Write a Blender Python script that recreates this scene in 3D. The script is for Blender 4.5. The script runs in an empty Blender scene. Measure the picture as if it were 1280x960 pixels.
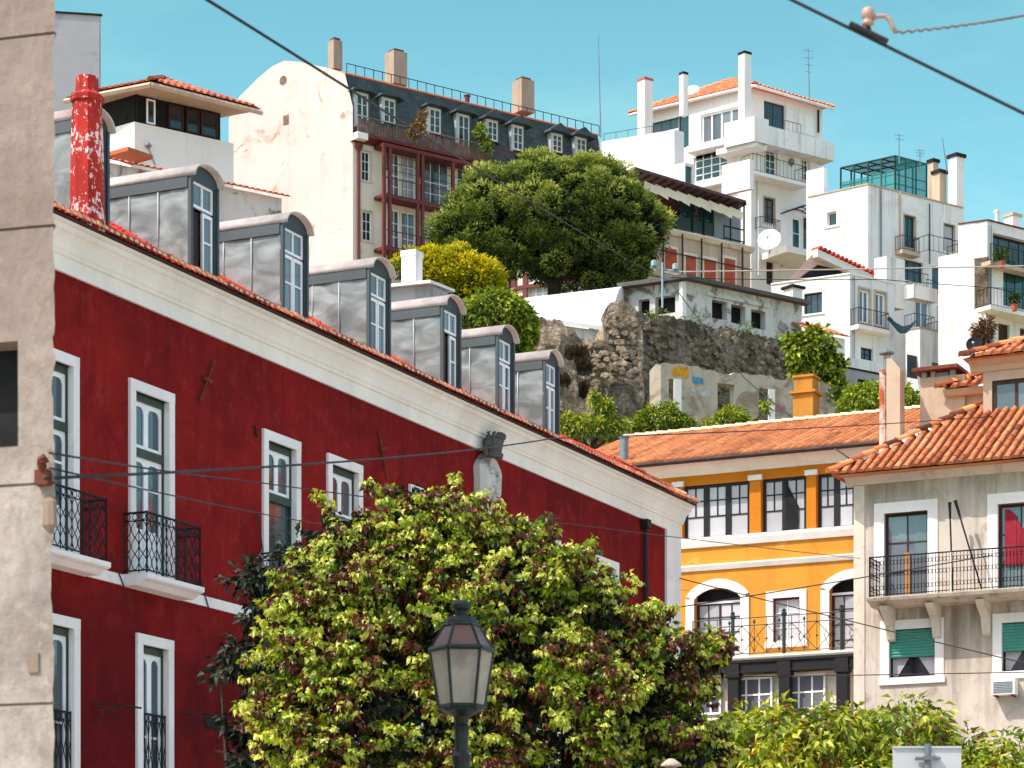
import bpy, math, random
import numpy as np
from mathutils import Vector, Matrix
random.seed(7); RNG = np.random.default_rng(7)
F = 3404.0; HY = 1270.0; CZ = 1.6          # lens in photo pixels, horizon row, eye height
C = bpy.context.scene.collection
def P(x, y, Y): return Vector(((x-640)/F*Y, Y, CZ+(HY-y)/F*Y))
def unit(a, b):
    l = math.hypot(a, b); return (a/l, b/l)
STREET = unit(1623, 3404)                   # direction of the red facade
FRONT = (STREET[1], -STREET[0])             # direction of the facades that close the street
HR = unit(4600, 3404)                       # hillside grid, right-hand faces
HL = (HR[1], -HR[0])                        # hillside grid, left-hand faces

class Face:
    """vertical plane: local x along it (to the right seen from outside), y inward, z up"""
    def __init__(s, px, Y, r, pt=None):
        s.o = pt if pt else ((px-640)/F*Y, Y)
        s.r = r; s.n = (-r[1], r[0])
        s.M = Matrix(((r[0], -r[1], 0, s.o[0]), (r[1], r[0], 0, s.o[1]), (0, 0, 1, 0), (0, 0, 0, 1)))
    def s(f, px, y=0):
        u = (px-640)/F; ox = f.o[0]+f.n[0]*y; oy = f.o[1]+f.n[1]*y
        return (u*oy-ox)/(f.r[0]-u*f.r[1])
    def z(f, px, py, y=0):
        t = f.s(px, y); return CZ+(HY-py)/F*(f.o[1]+f.r[1]*t+f.n[1]*y)
    def p(f, px, py, y=0): return (f.s(px, y), f.z(px, py, y))
    def rect(f, x0, x1, y0, y1, y=0):
        xm = (x0+x1)/2
        return (f.s(x0, y), f.s(x1, y), f.z(xm, y1, y), f.z(xm, y0, y))
    def w(f, s, y, z): return f.M @ Vector((s, y, z))
    def off(f, s, y=0, r=None):
        v = f.w(s, y, 0); return Face(0, 0, r or f.r, (v.x, v.y))

RM = {}
class MB:
    def __init__(s, M=None): s.v = []; s.f = []; s.t = []; s.mi = []; s.M = M or Matrix()
    def add(s, vs, fs, tint=None, mi=0):
        b = len(s.v); M = s.M
        for v in vs:
            q = M @ Vector(v); s.v.append((q.x, q.y, q.z))
        if tint is None: tint = random.random()
        for f in fs:
            s.f.append(tuple(i+b for i in f)); s.t.append(tint); s.mi.append(mi)
    def box(s, x0, x1, y0, y1, z0, z1, tint=None, mi=0):
        s.add([(x0,y0,z0),(x1,y0,z0),(x1,y1,z0),(x0,y1,z0),(x0,y0,z1),(x1,y0,z1),(x1,y1,z1),(x0,y1,z1)],
              [(3,2,1,0),(4,5,6,7),(0,1,5,4),(1,2,6,5),(2,3,7,6),(3,0,4,7)], tint, mi)
    def quad(s, a, b, c, d, tint=None, mi=0): s.add([a, b, c, d], [(0,1,2,3)], tint, mi)
    def poly(s, pts, tint=None, mi=0): s.add(pts, [tuple(range(len(pts)))], tint, mi)
    def prism(s, pts, ext, tint=None, mi=0):
        n = len(pts); e = Vector(ext)
        vs = [Vector(p) for p in pts]+[Vector(p)+e for p in pts]
        s.add(vs, [tuple(range(n-1, -1, -1)), tuple(range(n, 2*n))]+[(i, (i+1) % n, (i+1) % n+n, i+n) for i in range(n)], tint, mi)
    def tube(s, pts, r, n=5, tint=None, mi=0, r1=None, caps=True):
        pts = [Vector(p) for p in pts]; m = len(pts); vs = []
        for i, p in enumerate(pts):
            d = (pts[min(i+1, m-1)]-pts[max(i-1, 0)])
            if d.length < 1e-9: d = Vector((0, 0, 1))
            d.normalize()
            a = d.cross(Vector((0, 0, 1)) if abs(d.z) < .95 else Vector((1, 0, 0))).normalized(); b = d.cross(a)
            rr = r if r1 is None else r+(r1-r)*i/max(1, m-1)
            for k in range(n):
                t = 2*math.pi*k/n; vs.append(p+(a*math.cos(t)+b*math.sin(t))*rr)
        fs = [(i*n+k, i*n+(k+1) % n, (i+1)*n+(k+1) % n, (i+1)*n+k) for i in range(m-1) for k in range(n)]
        if caps: fs += [tuple(range(n-1, -1, -1)), tuple(range((m-1)*n, m*n))]
        s.add(vs, fs, tint, mi)
    def lathe(s, prof, c=(0, 0), n=12, tint=None, mi=0, a0=0.0, sx=1, sy=1):
        vs = []; m = len(prof)
        for r, z in prof:
            for k in range(n):
                t = a0+2*math.pi*k/n; vs.append((c[0]+r*math.cos(t)*sx, c[1]+r*math.sin(t)*sy, z))
        fs = [(i*n+k, i*n+(k+1) % n, (i+1)*n+(k+1) % n, (i+1)*n+k) for i in range(m-1) for k in range(n)]
        fs += [tuple(range(n-1, -1, -1)), tuple(range((m-1)*n, m*n))]
        s.add(vs, fs, tint, mi)
    def sweep(s, prof, x0, x1, tint=None, mi=0, m0=0.0, m1=0.0):
        """closed profile of (y,z) extruded along x; m0/m1 mitre the ends by y"""
        n = len(prof)
        vs = [(x0+m0*p[0], p[0], p[1]) for p in prof]+[(x1+m1*p[0], p[0], p[1]) for p in prof]
        s.add(vs, [tuple(range(n)), tuple(range(2*n-1, n-1, -1))]+[(i, i+n, (i+1) % n+n, (i+1) % n) for i in range(n)], tint, mi)
    def rbox(s, c, z0, z1, wx, wy, ang, tint=None, mi=0, top=1.0):
        ca, sa = math.cos(ang), math.sin(ang); vs = []
        for z, k in ((z0, 1), (z1, top)):
            for a, b in ((-1,-1),(1,-1),(1,1),(-1,1)):
                x = a*wx/2*k; y = b*wy/2*k; vs.append((c[0]+x*ca-y*sa, c[1]+x*sa+y*ca, z))
        s.add(vs, [(3,2,1,0),(4,5,6,7),(0,1,5,4),(1,2,6,5),(2,3,7,6),(3,0,4,7)], tint, mi)
    def build(s, name, mat, parent=None, smooth=False, loc=None):
        me = bpy.data.meshes.new(name)
        if parent is not None:
            root = parent
            while root.parent: root = root.parent
            inv = RM[root.name]
        else:
            if loc is None:
                xs = [v[0] for v in s.v]; ys = [v[1] for v in s.v]
                loc = ((min(xs)+max(xs))/2, (min(ys)+max(ys))/2, min(v[2] for v in s.v))
            inv = Matrix.Translation(-Vector(loc))
        A = np.array(s.v, dtype=float); I = np.array(inv)
        A = A @ I[:3, :3].T + I[:3, 3]
        me.from_pydata(A.tolist(), [], s.f)
        mats = mat if isinstance(mat, (list, tuple)) else [mat]
        for m in mats: me.materials.append(m)
        at = me.attributes.new('tint', 'FLOAT', 'FACE'); at.data.foreach_set('value', s.t)
        me.polygons.foreach_set('material_index', s.mi)
        if smooth: me.polygons.foreach_set('use_smooth', [True]*len(s.f))
        o = bpy.data.objects.new(name, me); C.objects.link(o)
        if parent is not None: o.parent = parent
        else:
            o.location = loc; RM[o.name] = inv
        me.update()
        return o

def tag(o, label, cat, group=None):
    o['label'] = label; o['category'] = cat
    if group: o['group'] = group
    return o
def thing(name, label, cat, loc, rz=0.0, group=None):
    o = bpy.data.objects.new(name, None); C.objects.link(o); o.empty_display_size = .3
    o.location = loc; o.rotation_euler = (0, 0, rz)
    RM[o.name] = (Matrix.Translation(Vector(loc)) @ Matrix.Rotation(rz, 4, 'Z')).inverted()
    return tag(o, label, cat, group)
def house(name, label, cat, face, s=0, y=0, z=0, group=None):
    v = face.w(s, y, z); return thing(name, label, cat, (v.x, v.y, z), math.atan2(face.r[1], face.r[0]), group)

# ------------------------------------------------------------------ materials
def srgb(r, g, b):
    def f(c):
        c /= 255.0
        return c/12.92 if c <= .04045 else ((c+.055)/1.055)**2.4
    return (f(r), f(g), f(b), 1)
class NT:
    def __init__(s, name):
        s.m = bpy.data.materials.new(name); s.m.use_nodes = True; s.t = s.m.node_tree; s.t.nodes.clear()
        s.out = s.n('ShaderNodeOutputMaterial'); s.b = s.n('ShaderNodeBsdfPrincipled')
        s.l(s.b.outputs[0], s.out.inputs[0]); s.tc = s.n('ShaderNodeTexCoord')
    def n(s, t, **k):
        o = s.t.nodes.new(t)
        for a, b in k.items(): setattr(o, a, b)
        return o
    def l(s, a, b): s.t.links.new(a, b)
    def map(s, scale, src='Object'):
        m = s.n('ShaderNodeMapping'); m.inputs['Scale'].default_value = scale; s.l(s.tc.outputs[src], m.inputs[0]); return m.outputs[0]
    def noise(s, vec, scale, detail=5, rough=.6, dist=0):
        o = s.n('ShaderNodeTexNoise'); o.inputs['Scale'].default_value = scale; o.inputs['Detail'].default_value = detail
        o.inputs['Roughness'].default_value = rough; o.inputs['Distortion'].default_value = dist; s.l(vec, o.inputs['Vector']); return o.outputs['Fac']
    def ramp(s, fac, stops, interp='LINEAR'):
        o = s.n('ShaderNodeValToRGB'); e = o.color_ramp; e.interpolation = interp
        while len(e.elements) < len(stops): e.elements.new(.5)
        for i, (p, c) in enumerate(stops):
            e.elements[i].position = p; e.elements[i].color = c if len(c) == 4 else (*c, 1)
        s.l(fac, o.inputs[0]); return o.outputs[0]
    def rng(s, fac, a, b, c=0.0, d=1.0):
        o = s.n('ShaderNodeMapRange'); o.inputs[1].default_value = a; o.inputs[2].default_value = b
        o.inputs[3].default_value = c; o.inputs[4].default_value = d; s.l(fac, o.inputs[0]); return o.outputs[0]
    def mix(s, fac, a, b, mode='MIX'):
        o = s.n('ShaderNodeMix', data_type='RGBA', blend_type=mode)
        if isinstance(fac, (int, float)): o.inputs[0].default_value = fac
        else: s.l(fac, o.inputs[0])
        for i, x in ((6, a), (7, b)):
            if isinstance(x, tuple): o.inputs[i].default_value = x
            else: s.l(x, o.inputs[i])
        return o.outputs[2]
    def attr(s, name='tint'):
        o = s.n('ShaderNodeAttribute'); o.attribute_name = name; return o.outputs['Fac']
    def bump(s, h, strength=.3, dist=.02):
        o = s.n('ShaderNodeBump'); o.inputs['Strength'].default_value = strength; o.inputs['Distance'].default_value = dist
        s.l(h, o.inputs['Height']); s.l(o.outputs[0], s.b.inputs['Normal'])
    def math(s, op, a, b=0.0):
        o = s.n('ShaderNodeMath', operation=op)
        for i, x in ((0, a), (1, b)):
            if isinstance(x, (int, float)): o.inputs[i].default_value = x
            else: s.l(x, o.inputs[i])
        return o.outputs[0]
    def done(s, col=None, rough=.9, metal=0.0, spec=.3):
        if col is not None:
            if isinstance(col, tuple): s.b.inputs['Base Color'].default_value = col
            else: s.l(col, s.b.inputs['Base Color'])
        if isinstance(rough, (int, float)): s.b.inputs['Roughness'].default_value = rough
        else: s.l(rough, s.b.inputs['Roughness'])
        s.b.inputs['Metallic'].default_value = metal; s.b.inputs['Specular IOR Level'].default_value = spec
        return s.m
def dk(c, k): return (c[0]*k, c[1]*k, c[2]*k, 1)
def plaster(name, base, dirt=None, patch=None, stain=.45, streak=.5, patch_lo=.62, patch_hi=.68, sc=.5, bump=.25, rough=.92, st=(1.6, 1.6, .14)):
    t = NT(name); o = t.tc.outputs['Object']; dirt = dirt or dk(base, .45)
    big = t.noise(o, sc, 7, .62, .4)
    col = t.mix(t.rng(big, .35, .72, 0, 1), base, dk(base, .82))
    s1 = t.noise(t.map(st), 1.0, 6, .65)
    col = t.mix(t.math('MULTIPLY', t.rng(s1, .52, .78), streak), col, dirt)
    b2 = t.noise(o, sc*2.7, 8, .7, .6)
    col = t.mix(t.math('MULTIPLY', t.rng(b2, .56, .76), stain), col, dirt)
    if patch:
        p = t.noise(o, sc*1.5+.13, 9, .68, .8)
        col = t.mix(t.rng(p, patch_lo, patch_hi), col, patch)
    fine = t.noise(o, 22, 5, .7)
    col = t.mix(t.rng(fine, .3, .75, 0, .22), col, dk(base, .5))
    t.bump(t.math('ADD', fine, t.math('MULTIPLY', b2, 2.0)), bump, .02)
    return t.done(col, rough)
def simple(name, col, rough=.6, metal=0.0, var=.25, sc=3.0, spec=.4):
    t = NT(name); n = t.noise(t.tc.outputs['Object'], sc, 6, .65)
    c = t.mix(t.rng(n, .35, .7, 0, var*2), col, dk(col, .45))
    f = t.noise(t.tc.outputs['Object'], 40, 3, .6)
    t.bump(f, .08, .005)
    return t.done(c, t.rng(n, .3, .7, rough-.08, min(1, rough+.12)), metal, spec)
def tile_mat(name, stops, lichen=.35, lcol=(.05, .035, .025, 1)):
    t = NT(name); c = t.ramp(t.attr(), stops)
    n = t.noise(t.tc.outputs['Object'], 1.1, 7, .7); n2 = t.noise(t.tc.outputs['Object'], 16, 5, .7)
    c = t.mix(t.math('MULTIPLY', t.rng(n, .5, .72), lichen), c, lcol)
    c = t.mix(t.rng(n2, .45, .8, 0, .5), c, dk(lcol, 2.2))
    t.bump(n2, .3, .01)
    return t.done(c, .85)
def glass_mat(name, col, var=.6, sc=.9, spec=.9, rough=.04, dark=(.008, .01, .012, 1)):
    t = NT(name); n = t.noise(t.map((2.2, 2.2, .45)), sc, 3, .5, .5)
    k = t.math('ADD', t.math('MULTIPLY', t.attr(), .9), t.math('MULTIPLY', n, .6))
    c = t.mix(t.rng(k, .45, .95, var, 0), col, dark)
    g = t.noise(t.tc.outputs['Object'], 1.3, 2, .5); t.bump(g, .12, .03)
    t.b.inputs['Coat Weight'].default_value = 0.0; t.b.inputs['IOR'].default_value = 1.5
    return t.done(c, rough, 0, spec)
def leaf_mat(name, stops, trans=.35, gloss=.45, noise_sc=.9):
    t = NT(name); c = t.ramp(t.attr(), stops)
    n = t.noise(t.tc.outputs['Object'], noise_sc, 3, .6); c = t.mix(t.rng(n, .35, .7, 0, .45), c, t.mix(1.0, c, (.45, .55, .4, 1), 'MULTIPLY'))
    t.done(c, gloss, 0, .35)
    tr = t.n('ShaderNodeBsdfTranslucent'); t.l(t.mix(1.0, c, (1.5, 1.35, .5, 1), 'MULTIPLY'), tr.inputs[0])
    m = t.n('ShaderNodeMixShader'); m.inputs[0].default_value = trans
    t.l(t.b.outputs[0], m.inputs[1]); t.l(tr.outputs[0], m.inputs[2]); t.l(m.outputs[0], t.out.inputs[0])
    return t.m
def stone_mat(name, a, b, dark, sc=1.6, bump=1.0, moss=None):
    t = NT(name); o = t.tc.outputs['Object']
    v = t.n('ShaderNodeTexVoronoi'); v.inputs['Scale'].default_value = sc*2.6
    w = t.n('ShaderNodeVectorMath', operation='ADD'); nz = t.n('ShaderNodeTexNoise'); nz.inputs['Scale'].default_value = sc*1.7; nz.inputs['Detail'].default_value = 4
    sc_ = t.n('ShaderNodeVectorMath', operation='SCALE'); sc_.inputs['Scale'].default_value = .5
    t.l(nz.outputs['Color'], sc_.inputs[0]); t.l(o, w.inputs[0]); t.l(sc_.outputs[0], w.inputs[1]); t.l(w.outputs[0], v.inputs['Vector'])
    sep = t.n('ShaderNodeSeparateColor'); t.l(v.outputs['Color'], sep.inputs[0])
    n = t.noise(o, sc*.35, 8, .7, .5); n2 = t.noise(o, sc*4, 6, .7)
    c = t.mix(sep.outputs[0], a, b)
    c = t.mix(t.rng(v.outputs['Distance'], .35, .75, 0, .35), c, dark)
    c = t.mix(t.rng(t.noise(t.map((1.5, 1.5, .3)), sc*.5, 6, .7), .5, .7, 0, .6), c, dark)
    c = t.mix(t.rng(n, .5, .68, 0, .85), c, dark)
    c = t.mix(t.rng(n2, .5, .75, 0, .6), c, dk(dark, 1.5))
    if moss: c = t.mix(t.rng(t.noise(o, sc*.5+.2, 6, .7, .3), .58, .66, 0, .8), c, moss)
    c = t.mix(1.0, c, t.ramp(t.attr(), [(0, (.5, .48, .45)), (.5, (.98, .98, .98)), (1, (1.5, 1.42, 1.32))]), 'MULTIPLY')
    h = t.math('ADD', t.math('MULTIPLY', v.outputs['Distance'], -.45), t.math('ADD', t.math('MULTIPLY', n2, 1.1), t.math('MULTIPLY', t.noise(o, sc*1.4, 8, .7), 1.6)))
    t.bump(h, bump, .12)
    return t.done(c, .95)
M = {}
def redwall():
    t = NT('red_plaster'); o = t.tc.outputs['Object']; sx = t.n('ShaderNodeSeparateXYZ'); t.l(o, sx.inputs[0])
    big = t.noise(o, .42, 8, .66, .5); st = t.noise(t.map((2.1, 2.1, .13)), 1.0, 7, .68); st2 = t.noise(t.map((5.5, 5.5, .3)), 1.0, 6, .7); mid = t.noise(o, 2.2, 8, .7, .4); fine = t.noise(o, 24, 5, .7)
    c = t.mix(t.rng(big, .34, .66), srgb(154, 33, 29), srgb(112, 22, 22))
    c = t.mix(t.rng(t.noise(o, 1.1, 9, .72, 1.2), .5, .66, 0, .55), c, srgb(98, 18, 22))
    c = t.mix(t.rng(mid, .52, .78, 0, .5), c, srgb(178, 66, 56))
    c = t.mix(t.rng(st, .5, .74, 0, .5), c, srgb(74, 14, 18)); c = t.mix(t.rng(st2, .56, .78, 0, .3), c, srgb(84, 18, 22))
    low = t.math('MULTIPLY', t.rng(sx.outputs['Z'], 8.9, 7.9, 0, .5), t.rng(big, .3, .6, .5, 1)); c = t.mix(low, c, srgb(62, 8, 14))  # darker lower wall: grime plus tree shade put into the colour
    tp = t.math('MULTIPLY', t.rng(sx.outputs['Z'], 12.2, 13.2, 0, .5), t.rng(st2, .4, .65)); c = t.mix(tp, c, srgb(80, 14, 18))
    c = t.mix(t.rng(fine, .35, .75, 0, .3), c, srgb(90, 8, 10))
    t.bump(t.math('ADD', fine, t.math('MULTIPLY', mid, 2.5)), .25, .02); return t.done(c, .95, 0, .12)
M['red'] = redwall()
M['cream'] = plaster('cream_plaster', srgb(252, 242, 230), dirt=srgb(176, 156, 128), stain=.2, streak=.25, bump=.12)
M['stone_white'] = plaster('white_stone', srgb(250, 242, 236), dirt=srgb(160, 142, 122), stain=.3, streak=.3, bump=.12)
M['stone_old'] = plaster('aged_stone', srgb(225, 210, 190), dirt=srgb(110, 92, 72), stain=.7, streak=.5, sc=1.2, bump=.25)
M['slab_dirty'] = plaster('blackened_stone', srgb(206, 190, 168), dirt=srgb(66, 54, 42), stain=.95, streak=.9, sc=1.6, bump=.4)
M['tile_red'] = tile_mat('red_painted_tile', [(0, srgb(150, 26, 14)), (.5, srgb(205, 44, 22)), (1, srgb(226, 70, 36))], .3)
M['tile_edge'] = tile_mat('old_eave_tile', [(0, srgb(150, 70, 40)), (.6, srgb(205, 120, 80)), (1, srgb(240, 190, 150))], .5)
M['tile_or'] = tile_mat('orange_tile', [(0, srgb(62, 30, 18)), (.2, srgb(140, 76, 42)), (.5, srgb(206, 130, 76)), (1, srgb(234, 174, 122))], .25, (.1, .05, .03, 1))
M['tile_old'] = tile_mat('weathered_tile', [(0, srgb(64, 30, 18)), (.2, srgb(130, 62, 34)), (.5, srgb(198, 114, 64)), (1, srgb(230, 162, 106))], .45)
M['tile_hill'] = tile_mat('hill_tile', [(0, srgb(110, 46, 30)), (.5, srgb(184, 94, 62)), (1, srgb(214, 132, 94))], .3)
M['tile_bright'] = tile_mat('bright_tile', [(0, srgb(214, 100, 58)), (.5, srgb(236, 128, 82)), (1, srgb(244, 156, 112))], .1)
M['mortar'] = simple('pale_mortar', srgb(236, 206, 172), .9, 0, .35, 9)
M['white_paint'] = simple('white_paint', srgb(248, 246, 246), .45, 0, .1, 2)
M['green_paint'] = simple('dark_green_paint', srgb(52, 66, 54), .5, 0, .2)
M['iron'] = simple('black_iron', srgb(30, 28, 30), .55, .3, .3, 8)
M['iron_green'] = simple('green_iron', srgb(48, 66, 62), .5, .2, .3, 8)
M['rust'] = simple('rusty_iron', srgb(120, 60, 42), .8, .1, .5, 6)
M['zinc_dark'] = simple('dark_zinc_sheet', srgb(80, 87, 88), .5, .25, .2, 1.2)
M['zinc_trim'] = simple('slate_painted_metal', srgb(60, 70, 76), .5, .1, .2, 1.5)
M['copper_top'] = simple('pinkish_metal_roof', srgb(212, 196, 184), .55, .1, .35, 2.5)
def zinc():
    t = NT('zinc_sheet'); o = t.tc.outputs['Object']
    n = t.noise(t.map((1.0, 1.0, 2.2)), 1.25, 3, .5, 1.2); n2 = t.noise(o, 5, 5, .6)
    c = t.mix(t.rng(n, .36, .66), srgb(104, 113, 111), srgb(152, 161, 157))
    c = t.mix(t.rng(n2, .5, .8, 0, .4), c, srgb(110, 116, 120))
    t.bump(n2, .06, .02)
    return t.done(c, .45, .15, .5)
M['zinc'] = zinc()
M['g_red'] = glass_mat('street_window_glass', srgb(60, 76, 84), .75)
M['g_pale'] = glass_mat('curtained_glass', srgb(196, 190, 194), .3, rough=.12, spec=.35)
M['g_blue'] = glass_mat('blue_grey_glass', srgb(112, 118, 126), .5)
M['g_dark'] = glass_mat('dark_glass', srgb(44, 54, 62), .7)
M['g_teal'] = glass_mat('teal_glass', srgb(40, 84, 88), .6)
M['pink'] = plaster('pink_render', srgb(222, 186, 168), stain=.3, sc=.4)
M['dark'] = simple('dark_interior', srgb(24, 22, 24), .9, 0, .3)
M['brown_dark'] = simple('dark_brown_wood', srgb(58, 34, 26), .7, 0, .3)
M['white_wall'] = plaster('white_wall', srgb(242, 234, 228), dirt=srgb(170, 156, 142), patch=srgb(222, 210, 200), stain=.3, streak=.4, sc=.18, bump=.1, patch_lo=.68, patch_hi=.8)
M['white_wall2'] = plaster('weathered_white_wall', srgb(240, 234, 228), dirt=srgb(132, 118, 106), stain=.45, streak=.75, sc=.3, bump=.12, st=(2.4, 2.4, .16))
M['gable'] = plaster('peeling_gable_wall', srgb(216, 198, 190), dirt=srgb(172, 134, 116), patch=srgb(168, 116, 92), stain=.5, streak=.35, sc=.22, bump=.1, patch_lo=.59, patch_hi=.67)
M['cream_wall'] = plaster('cream_wall', srgb(240, 226, 206), dirt=srgb(160, 130, 104), stain=.35, streak=.4, sc=.3)
M['yellow'] = plaster('yellow_ochre_plaster', srgb(220, 148, 52), dirt=srgb(160, 96, 36), patch=srgb(228, 168, 84), stain=.5, streak=.6, sc=.5, bump=.12)
M['orange'] = plaster('orange_ochre_plaster', srgb(208, 124, 24), dirt=srgb(134, 70, 16), stain=.3, streak=.35, sc=.4, bump=.12)
M['beige'] = plaster('stained_beige_plaster', srgb(216, 202, 186), dirt=srgb(92, 78, 66), patch=srgb(176, 164, 152), stain=.75, streak=.95, sc=.5, bump=.25, patch_lo=.55, patch_hi=.72, st=(1.3, 1.3, .22))
M['stone_dirty'] = plaster('dirty_stone', srgb(150, 130, 112), stain=.6, sc=3)
M['ochre_chimney'] = plaster('ochre_chimney', srgb(196, 134, 54), dirt=srgb(110, 72, 34), stain=.5, streak=.5, sc=.9)
M['beige2'] = plaster('beige_render', srgb(198, 174, 150), dirt=srgb(120, 96, 78), stain=.4, streak=.4, sc=.5, bump=.3)
M['grey_conc'] = plaster('grey_concrete', srgb(168, 168, 170), dirt=srgb(70, 70, 72), stain=.45, streak=.6, sc=.4, bump=.15)
M['ruin_white'] = plaster('peeling_whitewash', srgb(214, 208, 200), dirt=srgb(70, 62, 54), patch=srgb(120, 108, 94), stain=.7, streak=.6, sc=.55, bump=.5, patch_lo=.52, patch_hi=.6)
M['ruin_wall'] = plaster('ruin_render', srgb(186, 174, 156), dirt=srgb(76, 66, 56), patch=srgb(140, 122, 102), stain=.75, streak=.5, sc=.6, bump=.6, patch_lo=.5, patch_hi=.6)
M['rubble'] = stone_mat('rubble_stone', srgb(178, 162, 140), srgb(122, 108, 92), srgb(52, 45, 38), 2.3, 1.0, srgb(84, 78, 44))
M['rubble_l'] = stone_mat('pale_rubble', srgb(200, 182, 156), srgb(146, 128, 106), srgb(66, 54, 44), 2.3, 1.0)
def limestone():
    t = NT('limestone_blocks'); o = t.tc.outputs['Object']
    n = t.noise(o, .9, 8, .65, .6); n2 = t.noise(o, 9, 8, .75); n3 = t.noise(t.map((1, 1, 1.3)), 2.2, 8, .72, .8)
    c = t.mix(t.rng(n, .35, .65), srgb(184, 172, 160), srgb(136, 125, 116))
    c = t.mix(t.rng(n3, .48, .7, 0, .6), c, srgb(132, 112, 98)); n4 = t.noise(t.map((1, 1, .8)), 5, 9, .75, .5); c = t.mix(t.rng(n4, .55, .75, 0, .5), c, srgb(236, 218, 196)); c = t.mix(t.rng(n2, .46, .74, 0, .6), c, srgb(104, 90, 78))
    sx = t.n('ShaderNodeSeparateXYZ'); t.l(o, sx.inputs[0])
    c = t.mix(t.rng(sx.outputs['Z'], 4.6, 5.7, 0, .55), c, srgb(128, 106, 94))
    t.bump(t.math('ADD', n2, t.math('MULTIPLY', n3, .8)), .7, .015)
    return t.done(c, .95)
M['limestone'] = limestone()
def slate():
    t = NT('slate_roof'); o = t.tc.outputs['Object']
    b = t.n('ShaderNodeTexBrick'); b.inputs['Scale'].default_value = 1.0; b.inputs['Brick Width'].default_value = .5; b.inputs['Row Height'].default_value = .3
    b.inputs['Mortar Size'].default_value = .012; b.inputs['Color1'].default_value = srgb(66, 78, 76); b.inputs['Color2'].default_value = srgb(50, 61, 60); b.inputs['Mortar'].default_value = srgb(24, 30, 34)
    sx = t.n('ShaderNodeSeparateXYZ'); t.l(o, sx.inputs[0]); cx = t.n('ShaderNodeCombineXYZ'); t.l(sx.outputs['X'], cx.inputs[0]); t.l(sx.outputs['Z'], cx.inputs[1]); t.l(cx.outputs[0], b.inputs[0])
    n = t.noise(o, .6, 6, .65); c = t.mix(t.rng(n, .4, .7, 0, .5), b.outputs[0], srgb(72, 84, 86))
    return t.done(c, .6)
M['slate'] = slate()
M['zinc_pale'] = simple('pale_zinc', srgb(190, 194, 196), .5, .1, .2)
M['cream_paint'] = simple('cream_paint', srgb(226, 214, 200), .5, 0, .2)
M['ped_red'] = simple('oxblood_paint', srgb(108, 44, 40), .6, 0, .3, 2)
M['rust_shutter'] = simple('rust_red_shutter', srgb(186, 84, 54), .7, 0, .3, 2)
M['blind_green'] = simple('green_roller_blind', srgb(72, 150, 132), .7, 0, .15, 2)
M['plastic_white'] = simple('white_enamel', srgb(238, 238, 236), .4, 0, .12, 1)
M['bark_dark'] = simple('pine_bark', srgb(44, 34, 28), .95, 0, .5, 5)
M['bark'] = simple('bark', srgb(74, 56, 44), .95, 0, .5, 5)
M['teal_mesh'] = simple('green_netting', srgb(36, 110, 100), .7, 0, .3, 1)
M['lampglass'] = simple('dusty_lamp_glass', srgb(176, 166, 150), .25, 0, .35, 4)
M['lamproof'] = simple('brown_dusty_glass', srgb(120, 90, 72), .4, 0, .35, 5)
M['lampiron'] = simple('lamp_green_iron', srgb(44, 54, 46), .5, .2, .3, 6)
M['wire'] = simple('black_cable', srgb(44, 40, 42), .7, 0, .1)
M['wire_l'] = simple('pale_cable', srgb(196, 182, 164), .7, 0, .1)
M['terra'] = simple('terracotta', srgb(190, 96, 64), .85, 0, .3)
M['sign_back'] = simple('sign_back_aluminium', srgb(206, 204, 204), .5, .1, .12, 2)
M['galv'] = simple('galvanised_steel', srgb(130, 134, 140), .45, .5, .25, 4)
M['sheet_white'] = plaster('white_membrane_roof', srgb(244, 244, 246), dirt=srgb(190, 188, 190), stain=.2, streak=.2, sc=.3, bump=.05)
M['grey_board'] = plaster('grey_weathered_board', srgb(140, 150, 152), dirt=srgb(60, 66, 70), stain=.5, streak=.4, sc=.5)
M['roof_dark'] = plaster('weathered_dark_roof', srgb(96, 92, 88), dirt=srgb(40, 36, 34), stain=.6, streak=.4)
M['flue_beige'] = plaster('sooty_render', srgb(172, 154, 136), dirt=srgb(96, 76, 60), stain=.6, streak=.6, sc=.8)
M['rail_brown'] = simple('brown_reed_screen', srgb(132, 106, 92), .9, 0, .5, 3)
M['porcelain'] = simple('glazed_insulator', srgb(190, 150, 130), .35, 0, .3, 8)

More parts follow.
